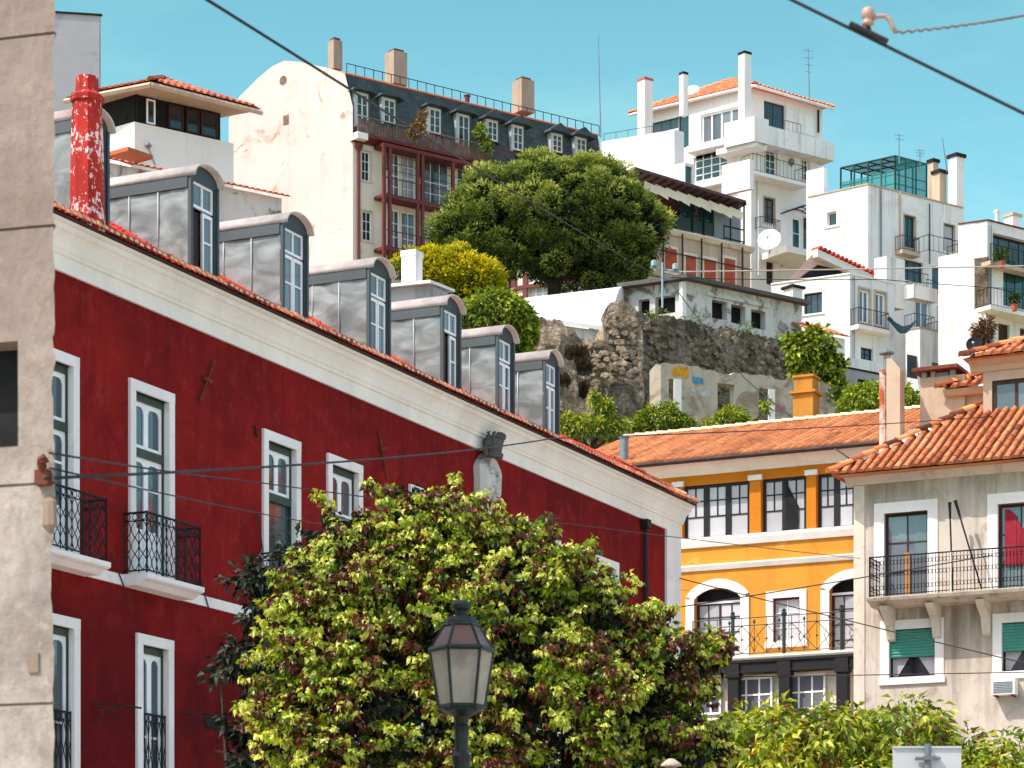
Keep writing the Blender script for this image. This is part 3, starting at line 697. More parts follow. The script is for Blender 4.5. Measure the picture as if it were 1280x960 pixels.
o = mb.build('coat_of_arms', M['ruin_white'], red)
mb = MB(RF.M)
mb.lathe([(.22, zc-.02), (.24, zc+.06), (.19, zc+.1), (.24, zc+.3), (.26, zc+.34), (.1, zc+.34)], (c, -.24), 12, sy=.8)
for k in range(-3, 4):
    r_ = random.uniform(.8, 1.1); mb.tube([(c+k*.07, -.28+.012*k*k, zc+.28), (c+k*.1, -.38+.012*k*k, zc+.28+.12*r_), (c+k*.12+.04, -.40+.012*k*k, zc+.28+.2*r_), (c+k*.13+.09, -.36+.012*k*k, zc+.28+.19*r_)], .06, 6, r1=.03)
mb.tube([(c-.3, -.2, zc), (c-.38, -.22, zc+.1), (c-.3, -.24, zc+.24), (c-.15, -.26, zc+.3)], .06, 6)
mb.build('crown', M['roof_dark'], o)

# ------------------------------------------------------------------ limestone corner at the left edge
ST = Face(68, 16.0, unit(1, -.3))
st = house('limestone_building', 'pale limestone block corner of a building cut off by the left edge', 'building', ST, 0, 0, 0)
JN = [random.gauss(0, 1) for _ in range(400)]
def jn(z, k):
    q = z*k+50; i = int(q); t = q-i; t = t*t*(3-2*t); return JN[i % 400]*(1-t)+JN[(i+1) % 400]*t
def jag(z): return .007*jn(z, 2.1)+.006*jn(z, 9)+.003*jn(z, 31)-.03*max(0, (6.2-z))/6.0
joints = [ST.z(40, y) for y in (1130, 988, 880, 605, 284, 44)]+[11]
mb = MB(ST.M); wz = (ST.s(22), ST.z(10, 427), ST.z(10, 558))
lv = {0.0, 11.0, wz[1], wz[2]}
for i in range(200): lv.add(i*.055)
lv = {q for q in lv if all(abs(q-j) > .02 for j in joints[:-1])} | {j+k for j in joints[:-1] for k in (-.009, -.004, .004, .009)}
lv = sorted(lv); allz = [(p_, q_, None, None) for p_, q_ in zip(lv[:-1], lv[1:])]
def yj(z): return .022 if min(abs(z-j) for j in joints[:-1]) < .006 else 0
xs = [-2.5]+[wz[0]-.8]+[wz[0]]+[wz[0]+(0-wz[0])*i/8 for i in range(1, 9)]
for a, b, _, _ in allz:
    for i in range(len(xs)-1):
        inw = xs[i+1] <= wz[0]+1e-6 and xs[i] >= wz[0]-.81 and a >= wz[2]-1e-6 and b <= wz[1]+1e-6
        if inw: continue
        def vx(i, z): return xs[i]+(jag(z) if i == len(xs)-1 else 0)
        def rl(i, z): return .002*jn(z+i*.15, 1.3)+.0008*jn(z+i*3.7, 16)+yj(z)
        mb.quad((vx(i, a), rl(i, a), a), (vx(i+1, a), rl(i+1, a), a), (vx(i+1, b), rl(i+1, b), b), (vx(i, b), rl(i, b), b), .5)
    mb.quad((jag(a), rl(len(xs)-1, a), a), (jag(a)-4.2, 6, a), (jag(b)-4.2, 6, b), (jag(b), rl(len(xs)-1, b), b), .5)
a, b, c_, d = wz[0]-.8, wz[0], wz[2], wz[1]
mb.quad((b, 0, c_), (b, 0, d), (b, .3, d), (b, .3, c_), .5); mb.quad((a, 0, d), (b, 0, d), (b, .3, d), (a, .3, d), .5); mb.quad((a, 0, c_), (b, 0, c_), (b, .3, c_), (a, .3, c_), .5)
mb.quad((-5.5, 6, 0), (-4.22, 6, 0), (-4.22, 6, 11), (-5.5, 6, 11)); mb.quad((-2.5, 0, 11), (-.02, 0, 11), (-4.22, 6, 11), (-5.5, 6, 11)); mb.quad((-2.5, 0, 0), (-5.5, 6, 0), (-5.5, 6, 11), (-2.5, 0, 11))
mb.build('wall', M['limestone'], st)
mb = MB(ST.M); mb.box(a, b, .2, .24, c_, d); mb.build('window_opening', M['dark'], st)
mb = MB(ST.M); z_ = ST.z(50, 590)
mb.box(-.105, -.02, -.05, .02, z_-.085, z_+.005); mb.tube([(-.06, -.04, z_+.02), (-.05, -.07, z_+.05), (-.02, -.06, z_+.07)], .03, 7); mb.build('cable_anchor', M['rust'], st)
mb = MB(ST.M)
z1 = ST.z(56, 640)
mb.lathe([(.01, z1-.12), (.05, z1-.08), (.045, z1+.06), (.01, z1+.1)], (-.03, .0), 8, sy=.5); mb.build('broken_moulding', M['stone_dirty'], st)
mb = MB(ST.M); r = ST.rect(36, 49, 816, 841); mb.box(r[0], r[1], -.012, .03, r[2], r[3]); mb.build('socket_plate', M['stone_dirty'], st)
# ------------------------------------------------------------------ yellow house closing the street
YF = Face(850, 80.0, FRONT)
yel = house('yellow_building', 'yellow ochre house with long orange tiled roof, black framed upper windows and gallery balcony', 'building', YF, 0, 0, 5)
YL, YR = YF.s(690), YF.s(1150)
z_eave = YF.z(930, 570, -.4); z_cor0 = YF.z(800, 601); z_base = 4.0
zw1, zw0 = YF.z(900, 604), YF.z(900, 673)
zb1t, zb1b = YF.z(900, 671), YF.z(900, 683); zb2t, zb2b = YF.z(900, 705), YF.z(900, 712)
za_spr, za_top = YF.z(897, 748), YF.z(897, 735); z_bal = YF.z(960, 818, -1.0)
groups = [(855, 937, 3), (953, 1008, 2), (1022, 1092, 3)]
gh = [(YF.s(a), YF.s(b), zw0, zw1) for a, b, n in groups]
arch = [(YF.s(868), YF.s(926)), (YF.s(1037), YF.s(1037)+YF.s(926)-YF.s(868))]
mid = YF.rect(966, 1000, 747, 802)
ah = [(a, b, z_bal, za_top) for a, b in arch]
gal = [(YF.s(a), YF.s(b), YF.z(930, 890, -.9), YF.z(930, 846, -.9)) for a, b in ((872, 913), (925, 977), (990, 1043))]
mb = MB(); wall(mb, YF.M, YL, YR, zb1b, z_cor0+.3, gh, .16); mb.build('upper_wall', M['orange'], yel)
mb = MB(); wall(mb, YF.M, YL, YR, zb2t-.05, zb1b, [], .16, y=-.012)
wall(mb, YF.M, YL, YR, z_bal-.3, zb2t-.05, ah+[mid], .3)
mb.M = YF.M
for a, b in arch:                              # spandrels of the segmental arches
    m = 12; xs = [a+(b-a)*i/m for i in range(m+1)]; zz = [za_spr+(za_top-za_spr)*math.sin(math.pi*i/m)**.7 for i in range(m+1)]
    for i in range(m): mb.quad((xs[i], .001, zz[i]), (xs[i+1], .001, zz[i+1]), (xs[i+1], .001, za_top), (xs[i], .001, za_top), .5)
mb.quad((YR, 0, 4), (YR, 10, 4), (YR, 10, z_cor0+.3), (YR, 0, z_cor0+.3)); mb.quad((YL, 10, 4), (YL, 0, 4), (YL, 0, z_cor0+.3), (YL, 10, z_cor0+.3)); mb.quad((YR, 10, 4), (YL, 10, 4), (YL, 10, z_cor0+.3), (YR, 10, z_cor0+.3))
mb.build('wall', M['yellow'], yel)
mb = MB(); wall(mb, YF.M, YL, YR, z_base, z_bal-.3, [], .2); mb.build('ground_wall', M['cream_wall'], yel)
mb = MB(YF.M)
mb.sweep([(.1, z_cor0), (-.06, z_cor0), (-.08, z_cor0+.08), (-.3, z_cor0+.28), (-.34, z_cor0+.34), (-.34, z_cor0+.46), (.1, z_cor0+.47)], YL, YR)
mb.build('cornice', M['cream'], yel)
mb = MB(YF.M)
mb.sweep([(.05, zb1b), (-.08, zb1b), (-.1, zb1b+.06), (-.14, zb1t-.1), (-.15, zb1t), (.05, zb1t+.01)], YL, YR)
mb.sweep([(.05, zb2b), (-.06, zb2b), (-.12, zb2t-.04), (-.12, zb2t), (.05, zb2t+.02)], YL, YR)
for a, b in ((YF.s(843), YF.s(854)), (YF.s(938), YF.s(952)), (YF.s(1009), YF.s(1021))): mb.box(a-.04, b+.04, -.12, .05, zw1-.02, zw1+.13)
mb.build('moulding', M['stone_white'], yel)
for a, b in ((YF.s(843), YF.s(854)), (YF.s(938), YF.s(952)), (YF.s(1009), YF.s(1021))):
    mb = MB(YF.M); mb.box(a, b, -.07, .05, zb1t, zw1-.02); mb.build('pilaster', M['orange'], yel)

for (a, b, n), r in zip(groups, gh):
    for i in range(n):
        w = (r[1]-r[0])/n; q = (r[0]+w*i, r[0]+w*(i+1), r[2], r[3])
        o = window(YF, yel, q, 1, 1, 'iron', 'g_pale', rec=.06, fw=.09)
        mb = MB(YF.M); zz = r[2]+.42*(r[3]-r[2]); c = (q[0]+q[1])/2
        mb.box(q[0]+.09, q[1]-.09, .07, .1, zz-.02, zz+.02); mb.box(c-.02, c+.02, .072, .098, zz+.02, r[3]-.09); z2 = (zz+r[3])/2; mb.box(q[0]+.09, q[1]-.09, .068, .102, z2-.016, z2+.016)
        mb.build('glazing_bar', M['iron'], o)
# the half-open casement of the middle group
q = gh[1]; mb = MB(YF.M); c = (q[0]+q[1])/2
mb.poly([(c+.03, .05, q[2]+.1), (c+.42, .05, q[2]+.1), (c+.42, .05, q[2]+.75), (c+.03, .05, q[3]-.1)]); mb.build('curtain_gap', M['dark'], yel)
for (a, b) in arch:                              # arched doors
    mb = MB(YF.M); m = 14; sw = .26
    xs = [a-sw+(b-a+2*sw)*i/m for i in range(m+1)]; out = [(x, za_spr+.1+(za_top-za_spr+.16)*math.sin(math.pi*i/m)**.7) for i, x in enumerate(xs)]
    inn = [(a+(b-a)*i/m, za_spr+(za_top-za_spr)*math.sin(math.pi*i/m)**.7) for i in range(m+1)]
    vs = [(x, -.05, z) for x, z in out]+[(x, -.05, z) for x, z in inn]+[(x, .02, z) for x, z in out]+[(x, .02, z) for x, z in inn]; k = m+1
    mb.add(vs, [(i, i+k, i+k+1, i+1) for i in range(m)]+[(i, i+1, i+1+2*k, i+2*k) for i in range(m)]+[(i+k, i+3*k, i+1+3*k, i+1+k) for i in range(m)], .5)
    mb.box(a-sw, a, -.05, .02, z_bal, za_spr+.02); mb.box(b, b+sw, -.05, .02, z_bal, za_spr+.02)
    sr = mb.build('arch_surround', M['stone_white'], yel)
    o = window(YF, yel, (a, b, z_bal, za_spr-.08), 4, 4, 'brown_dark', 'g_pale', rec=.2, fw=.08, bar=.03, mull=2, name='door')
    mb = MB(YF.M); mb.box(a, b, .25, .27, za_spr-.08, za_top); mb.build('fanlight', M['dark'], o)
    mb = MB(YF.M); mb.box(a, b, .19, .24, za_spr-.12, za_spr-.05); mb.build('transom', M['white_paint'], o)
o = window(YF, yel, mid, 2, 3, 'white_paint', 'g_pale', 'stone_white', sw=.2, rec=.1, fw=.06)
mb = MB(YF.M); mb.box(mid[0]-.005, mid[0]+.06, .06, .1, mid[2], mid[3]); mb.box(mid[1]-.06, mid[1]+.005, .06, .1, mid[2], mid[3]); mb.box(mid[0]+.06, mid[1]-.06, .06, .1, mid[3]-.06, mid[3]); mb.build('outer_frame', M['ped_red'], o)
# gallery balcony
p = 1.0; a, b = YF.s(866, -p), YF.s(1085, -p)
mb = MB(YF.M); mb.sweep([(0, z_bal-.12), (-p, z_bal-.12), (-p-.04, z_bal-.06), (-p-.04, z_bal), (0, z_bal)], a, b)
gl = mb.build('balcony', M['cream'], yel)
mb = MB(YF.M); zz = z_bal-.12
mb.box(a, b, -p+.02, -p+.12, zz-.33, zz-.02); mb.box(a, b, -p-.03, -p+.16, zz-.08, zz-.001); mb.box(a, b, -p-.01, -p+.14, zz-.37, zz-.3)
posts = [YF.s(916, -p), YF.s(980, -p), YF.s(1052, -p)]
for s_ in posts:
    mb.box(s_-.16, s_+.16, -p+.0, -p+.26, z_base, zz-.46); mb.box(s_-.2, s_+.2, -p-.04, -p+.28, zz-.5, zz-.1)
    mb.lathe([(.02, 0), (.14, .01), (.14, .05), (.1, .07), (.02, .07)], (0, 0), 12) if False else None
mb.build('gallery_frame', M['iron'], gl)
mb = MB(YF.M); mb.box(a, b, -p+.3, -p+.34, z_base, gal[0][2]-.1); mb.build('gallery_base', M['cream_wall'], gl)
for s_ in posts:
    mb = MB(YF.M); mb.tube([(s_, -p, z_bal), (s_, -p, z_bal+1.12)], .055, 8); mb.lathe([(.06, z_bal+1.08), (.09, z_bal+1.12), (.09, z_bal+1.16), (.05, z_bal+1.19), (.07, z_bal+1.24), (.02, z_bal+1.29)], (s_, -p), 8)
    mb.build('railing_post', M['iron_green'], gl)
mb = MB(YF.M); zt_ = z_bal+.86
for z_ in (z_bal+.06, zt_, zt_+.22): mb.tube([(a, -p, z_), (b, -p, z_)], .016, 5)
mb.tube([(a, -p, z_bal), (a, -p, zt_+.22)], .02, 5); mb.tube([(a, -p, zt_), (a, 0, zt_)], .016, 5)
n = int((b-a)/.74); w = (b-a)/n; H = zt_-z_bal-.06
for i in range(n):
    x0 = a+i*w; zc = z_bal+.06+H/2
    for pts in ([(x0, z_bal+.06), (x0+w, zt_)], [(x0, zt_), (x0+w, z_bal+.06)], [(x0+w/2, z_bal+.06), (x0+w/2, zt_)], [(x0, z_bal+.06), (x0, zt_+.22)], [(x0+w*.5, z_bal+.1), (x0+w*.72, zc), (x0+w*.5, zt_-.04), (x0+w*.28, zc), (x0+w*.5, z_bal+.1)]):
        mb.tube([(x, -p, z) for x, z in pts], .011, 4)
    for x_, z_ in ((x0, zc), (x0+w/2, zc)): mb.lathe([(.004, z_-.05), (.045, z_), (.004, z_+.05)], (x_, -p), 6)
    mb.lathe([(.004, zt_+.02), (.05, zt_+.1), (.004, zt_+.18)], (x0+w/2, -p), 6, sy=.3)
mb.build('railing', M['iron_green'], gl)
for r in gal:
    f2 = YF.off(0, -p+.32)
    window(f2, yel, (r[0]+.04, r[1]-.04, r[2], r[3]), 3, 2, 'white_paint', 'g_blue', rec=0, fw=.06, bar=.05)
mb = MB(YF.M); mb.box(a, b, -p+.31, -p+.335, gal[0][3], zz-.4); mb.box(a-.2, b, -p+.36, 0, gal[0][3]-.02, zz-.43); mb.box(a, b, -p+.44, -p+.5, z_base, zz-.4); mb.build('gallery_fascia', M['cream_wall'], gl)
# roof
E = -.55; ze = z_eave; zrg = YF.z(930, 535, 5.6); pitch = (zrg-ze)/(5.6-E)
mb = MB(YF.M); tiles(mb, (YL, E, ze), (1, 0, 0), (0, 1, pitch), YR-YL, (5.6-E)*math.sqrt(1+pitch**2), col=.235, row=.42, amp=.12, jit=.004, var=.07, lift=.014)
yroof = mb.build('roof', M['tile_or'], yel)
mb = MB(YF.M); ridge(mb, (YL, 5.6, zrg+.05), (YR, 5.6, zrg+.05), .12); mb.build('ridge_tiles', M['mortar'], yroof)
mb = MB(YF.M); mb.poly([(YL, E+.02, ze-.02), (YR, E+.02, ze-.02), (YR, 5.6, zrg-.02), (YL, 5.6, zrg-.02)]); mb.poly([(YR, 10.4, z_cor0), (YL, 10.4, z_cor0), (YL, 5.6, zrg-.02), (YR, 5.6, zrg-.02)])
mb.poly([(YR, E, ze), (YR, 10.4, z_cor0), (YR, 5.6, zrg-.02)]); mb.build('roof_deck', M['tile_old'], yroof)
mb = MB(YF.M); mb.tube([(YL, E-.05, ze-.03), (YR, E-.05, ze-.03)], .07, 8); mb.build('gutter', M['brown_dark'], yroof)
mb = MB(YF.M); s_, z0, z1 = YF.s(780, .0), YF.z(780, 590, 0), YF.z(780, 547, 0); mb.tube([(s_, 0, z0-.3), (s_, 0, z1)], .13, 12); mb.tube([(s_, 0, z1-.02), (s_, 0, z1+.03)], .155, 12); mb.build('vent_pipe', M['galv'], yroof)
mb = MB(); c = P(1008, 500, YF.o[1]+YF.r[1]*YF.s(1008, 6.5)+YF.n[1]*6.5); k = c.y/F
def zz_(y, Y): return CZ+(HY-y)/F*Y
an = math.atan2(FRONT[1], FRONT[0]); Yc = c.y
mb.rbox((c.x, c.y), zz_(530, Yc)-.6, zz_(494, Yc), 26*k, 26*k, an); mb.rbox((c.x, c.y), zz_(494, Yc), zz_(491, Yc), 34*k, 34*k, an); mb.rbox((c.x, c.y), zz_(491, Yc), zz_(474, Yc), 24*k, 24*k, an); mb.rbox((c.x, c.y), zz_(474, Yc), zz_(471, Yc), 28*k, 28*k, an)
mb.build('chimney', M['ochre_chimney'], yroof)

# ------------------------------------------------------------------ beige house on the right
BF = Face(1068, 68.0, FRONT)
bei = house('beige_building', 'stained beige house with a long iron balcony, green roller blinds and a weathered tiled roof', 'building', BF, 0, 0, 3)
BR = 16.0; zev = BF.z(1160, 585, -.45); zwall = BF.z(1160, 597)
d1 = BF.rect(1105, 1160, 640, 740); d2 = BF.rect(1247, 1303, 632, 735)
zfl = BF.z(1180, 741, -.8); d1 = (d1[0], d1[1], zfl, d1[3]); d2 = (d2[0], d2[1], zfl, d1[3])
w1 = BF.rect(1111, 1169, 786, 846); w2 = (BF.s(1252), BF.s(1252)+w1[1]-w1[0], w1[2], w1[3])
ext = [(d2[0]+k, d2[1]+k, d2[2], d2[3]) for k in (3.3, 6.6)]+[(w2[0]+k, w2[1]+k, w2[2], w2[3]) for k in (3.0, 6.0)]
def beige_wall():
    m = M['beige'].copy(); m.name = 'stained_shaded_beige_facade'; t = m.node_tree; bs = next(n for n in t.nodes if n.type == 'BSDF_PRINCIPLED'); src = bs.inputs['Base Color'].links[0].from_socket
    q = NT('tmp'); 
    bpy.data.materials.remove(q.m)
    def N(k): return t.nodes.new(k)
    tc = N('ShaderNodeTexCoord'); sx = N('ShaderNodeSeparateXYZ'); t.links.new(tc.outputs['Object'], sx.inputs[0])
    mp = N('ShaderNodeMapping'); mp.inputs['Scale'].default_value = (3.2, 3.2, .22); t.links.new(tc.outputs['Object'], mp.inputs[0])
    nz = N('ShaderNodeTexNoise'); nz.inputs['Scale'].default_value = 1; nz.inputs['Detail'].default_value = 7; nz.inputs['Roughness'].default_value = .68; t.links.new(mp.outputs[0], nz.inputs['Vector'])
    r1 = N('ShaderNodeMapRange'); r1.inputs[1].default_value = .36; r1.inputs[2].default_value = .66; t.links.new(nz.outputs['Fac'], r1.inputs[0])
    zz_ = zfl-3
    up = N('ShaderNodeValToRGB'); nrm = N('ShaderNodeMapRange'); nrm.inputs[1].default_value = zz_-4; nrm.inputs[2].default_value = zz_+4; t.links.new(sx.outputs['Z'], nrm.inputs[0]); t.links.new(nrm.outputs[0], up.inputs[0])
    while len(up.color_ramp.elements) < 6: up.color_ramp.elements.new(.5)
    for e_, (p_, v) in zip(up.color_ramp.elements, ((.1, 0.0), (.22, .35), (.46, .95), (.5, .1), (.72, .12), (.9, .75))): e_.position = p_; e_.color = (v, v, v, 1)  # streaks densest below the balcony: stains, with its shade put into the colour
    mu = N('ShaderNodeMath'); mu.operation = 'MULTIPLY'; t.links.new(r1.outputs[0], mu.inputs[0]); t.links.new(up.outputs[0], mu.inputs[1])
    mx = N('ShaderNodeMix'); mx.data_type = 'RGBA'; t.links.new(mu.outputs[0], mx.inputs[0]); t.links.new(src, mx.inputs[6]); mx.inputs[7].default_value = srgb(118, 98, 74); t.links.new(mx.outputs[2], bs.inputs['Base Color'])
    return m
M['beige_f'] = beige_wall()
mb = MB(); wall(mb, BF.M, 0, BR, 2.5, zwall+.2, [d1, d2, w1, w2]+ext, .2)
mb.M = BF.M
mb.quad((0, 9, 2.5), (0, 0, 2.5), (0, 0, zwall+.2), (0, 9, zwall+.2)); mb.quad((BR, 0, 2.5), (BR, 9, 2.5), (BR, 9, zwall+.2), (BR, 0, zwall+.2)); mb.quad((BR, 9, 2.5), (0, 9, 2.5), (0, 9, zwall+.2), (BR, 9, zwall+.2))
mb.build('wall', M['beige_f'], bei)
mb = MB(BF.M); mb.sweep([(.1, zwall-.05), (-.05, zwall-.05), (-.07, zwall+.02), (-.2, zwall+.12), (-.24, zwall+.2), (.1, zwall+.21)], -.2, BR); mb.build('cornice', M['stone_old'], bei)
mb = MB(BF.M); mb.box(-.012, BF.s(1093)-.25, -.025, .04, 2.5, zwall-.06); mb.build('corner_strip', M['stone_old'], bei)
for i, r in enumerate([d1, d2]+ext[:2]):
    o = window(BF, bei, r, 2, 3, 'brown_dark', 'g_blue', None, rec=.12, fw=.07, bar=.03, name='balcony_door')
    frame_surround(BF, o, r, 'stone_white', .25, .03, bottom=False)
    mb = MB(BF.M); c = (r[0]+r[1])/2
    mb.box(c-.07, c+.07, .1, .118, r[2], r[2]+.55*(r[3]-r[2])); mb.build('door_stile', simple('ochre_wood', srgb(176, 124, 76), .7), o) if i == 0 else None
    mb = MB(BF.M); mb.box(r[0]+.09, r[1]-.05, .155, .165, r[2]+.05, r[2]+.62) ; mb.build('door_panel', M['terra'], o)
    if i == 1:
        mb = MB(BF.M)
        pts = [(r[0]+.16+.5*k/8+.03*math.sin(k*2), .08+.03*math.sin(k*3.1)) for k in range(9)]
        for k in range(8):
            h0, h1 = [r[3]-.12-.9*max(0, (q-2)/8)**1.2 for q in (k, k+1)]
            mb.quad((pts[k][0], pts[k][1], r[2]+.7), (pts[k+1][0], pts[k+1][1], r[2]+.7), (pts[k+1][0], pts[k+1][1], h1), (pts[k][0], pts[k][1], h0))
        mb.build('curtain', simple('crimson_curtain', srgb(150, 20, 44), .8), o)
for r in [w1, w2]+ext[2:]:
    o = window(BF, bei, r, 2, 1, 'dark', 'g_dark', 'stone_white', sw=.22, rec=.16, fw=.05)
    mb = MB(BF.M); m = 9; zb_ = r[2]+.42*(r[3]-r[2]); h = (r[3]-zb_)/m
    for k in range(m): mb.sweep([(.09, zb_+k*h), (.07, zb_+k*h), (.05, zb_+(k+.5)*h), (.07, zb_+(k+1)*h-.006), (.09, zb_+(k+1)*h-.004)], r[0]+.01, r[1]-.01, .5)
    mb.build('roller_blind', M['blind_green'], o)
    for sg, xa in ((1, r[0]+.05), (-1, r[1]-.05)):
        mb = MB(BF.M); mb.poly([(xa, .18, r[2]+.04), (xa+sg*.12, .18, r[2]+.04), (xa+sg*.42, .18, zb_), (xa, .18, zb_)]); mb.build('curtain', M['g_pale'], o)
pb = .85; x0 = BF.s(1087, -pb)
mb = MB(BF.M); mb.sweep([(.1, zfl-.2), (-pb+.3, zfl-.2), (-pb+.1, zfl-.12), (-pb-.03, zfl-.1), (-pb-.06, zfl-.03), (-pb-.06, zfl), (.1, zfl)], x0-.06, BR)
bb = mb.build('balcony', M['slab_dirty'], bei)
for s_ in (x0+.3, BF.s(1172), BF.s(1234), BF.s(1234)+2.5, BF.s(1234)+5):
    mb = MB(BF.M); mb.prism([(s_-.1, 0, zfl-.2), (s_-.1, -pb+.12, zfl-.2), (s_-.1, -pb+.2, zfl-.3), (s_-.1, -.25, zfl-.55), (s_-.1, -.1, zfl-.95), (s_-.1, 0, zfl-1.0)], (.2, 0, 0)); mb.build('bracket', M['stone_old'], bb)
mb = MB(BF.M); railing(mb, [(x0, 0), (x0, -pb), (BR, -pb)], zfl, zfl+.98, 'lace', .088, .0095, .018); mb.build('railing', M['iron'], bb)
for s_ in (x0+2.05, x0+3.9):
    mb = MB(BF.M); mb.box(s_-.02, s_+.02, -pb-.01, -pb+.01, zfl, zfl+.97); mb.build('railing_post', M['stone_old'], bb)
# tiled hip roof
E = -.72; ze = zev; s_l = -.38; hx, hz = BF.p(1232, 506, 3.2); hy = 3.2; pt = (hz-ze)/(hy-E)
mb = MB(BF.M); L = math.sqrt(1+pt*pt)
hipw = hx-s_l
tiles(mb, (s_l, E, ze), (1, 0, 0), (0, 1, pt), BR-s_l, (hy-E)*L, lambda u, v: v/((hy-E)*L) < u/hipw+.02, col=.225, row=.4, amp=.085, jit=.012, var=.1, lift=.02)
ridge(mb, (s_l-.02, E-.02, ze+.05), (hx, hy, hz+.06), .12)
broof = mb.build('roof', M['tile_old'], bei)
mb = MB(BF.M); mb.poly([(s_l+.12, E+.16, ze+.03), (BR, E+.16, ze+.03), (BR, hy, hz-.03), (hx, hy, hz-.03)]); mb.poly([(s_l, E+.02, ze-.02), (hx, hy, hz-.03), (hx, 6, hz-.03), (s_l, 9.3, ze-.02)]); mb.poly([(hx, hy, hz-.03), (BR, hy, hz-.03), (BR, 9, hz-.03), (hx, 9, hz-.03)])
mb.quad((s_l+.12, E+.16, ze-.0), (BR, E+.16, ze-.0), (BR, .05, ze-.01), (s_l+.12, .05, ze-.01)); mb.build('roof_deck', M['tile_old'], broof)
# mirador standing on the roof
ty = 2.6; tf = BF.off(0, ty); tx = tf.s(1229); tz1 = tf.z(1250, 462); wr = tf.rect(1240, 1300, 473, 517)
mb = MB(); wall(mb, tf.M, tx, tx+5.5, ze, tz1, [wr], .12); mb.M = tf.M
mb.quad((tx, 4, ze), (tx, 0, ze), (tx, 0, tz1), (tx, 4, tz1)); mb.quad((tx+5.5, 0, ze), (tx+5.5, 4, ze), (tx+5.5, 4, tz1), (tx+5.5, 0, tz1)); mb.quad((tx+5.5, 4, ze), (tx, 4, ze), (tx, 4, tz1), (tx+5.5, 4, tz1))
mir = mb.build('mirador', M['beige2'], bei)
window(tf, mir, wr, 2, 1, 'brown_dark', 'g_blue', None, rec=.04, fw=.1, mull=1)
mb = MB(tf.M); mb.sweep([(.1, tz1-.02), (-.05, tz1-.02), (-.1, tz1+.1), (-.3, tz1+.22), (-.3, tz1+.28), (.1, tz1+.28)], tx-.32, tx+5.6); mb.sweep([(.0, tf.z(1250, 533)), (-.1, tf.z(1250, 533)), (-.04, tf.z(1250, 526)), (0, tf.z(1250, 526))], tx-.05, tx+5.5); mb.build('mirador_cornice', M['beige2'], mir)
mb = MB(tf.M); za = tz1+.28; xa = tf.s(1203, -.45)
pk = (tx+2.1, 2.2, za+1.15)
tiles(mb, (xa, -.45, za), (1, 0, 0), (0, 2.65, 1.15), 6.5, 2.9, lambda u, v: v/2.9 < u/(pk[0]-xa)+.03, col=.26, row=.42, amp=.09, jit=.03)
ridge(mb, (xa, -.47, za+.05), (pk[0], pk[1], pk[2]+.05), .13)
mr = mb.build('mirador_roof', M['tile_old'], mir)
mb = MB(tf.M); mb.poly([(xa, -.45, za-.02), (xa+6.5, -.45, za-.02), (xa+6.5, 2.2, za+1.12), pk[:2]+(za+1.12,)]); mb.poly([(xa, -.45, za-.02), pk[:2]+(za+1.12,), (pk[0], 4, za+1.1), (xa, 4.6, za-.02)]); mb.poly([(xa, -.45, za-.03), (xa+6.5, -.45, za-.03), (xa+6.5, 4.5, za-.03), (xa, 4.5, za-.03)]); mb.poly([(pk[0], 2.2, za+1.12), (xa+6.5, 2.2, za+1.12), (xa+6.5, 4.5, za-.02), (pk[0], 4.5, za-.02)])
mb.build('mirador_deck', M['tile_old'], mr) if False else mb.build('roof_deck', M['tile_old'], mir)
# lower roof and block beside the mirador
ly = 4.2; lf = BF.off(0, ly); a, b = lf.s(1150), lf.s(1232); zt_ = lf.z(1190, 474); zb_ = ze
mb = MB(lf.M); mb.box(a, lf.s(1206), 0, 1.3, zb_, lf.z(1180, 470)); mb.box(lf.s(1206)+.004, b, .1, 3, zb_, lf.z(1220, 488)); mb.build('stair_block', M['beige2'], bei)
mb = MB(lf.M); zc = lf.z(1180, 463)
mb.box(lf.s(1143), lf.s(1200), -.25, 1.6, zc, zc+.09)
cs = mb.build('chimney_slab', M['rust'], bei)
mb = MB(lf.M)
for x in (1152, 1163, 1187): mb.box(lf.s(x), lf.s(x)+.12, .02, .2, lf.z(1180, 470), zc)
mb.box(lf.s(1166), lf.s(1184), .1, 1.0, lf.z(1180, 470), zc-.02); mb.build('slab_support', M['grey_conc'], bei)
mb = MB(lf.M); za = lf.z(1200, 484, -.3); xa = lf.s(1173, -.3)
tiles(mb, (xa, -.3, za), (1, 0, 0), (0, 1, .5), 1.6, 1.0, lambda u, v: v < u*.9+.1, col=.26, row=.4, amp=.09, jit=.03); ridge(mb, (xa-.02, -.32, za+.04), (xa+1.0, .55, za+.5), .12)
mb.build('side_roof', M['tile_old'], bei)
mb = MB(lf.M); mb.sweep([(.1, za-.16), (-.12, za-.16), (-.22, za-.04), (-.24, za-.01), (.1, za-.01)], xa+.1, xa+1.6); mb.build('side_cornice', M['beige2'], bei)
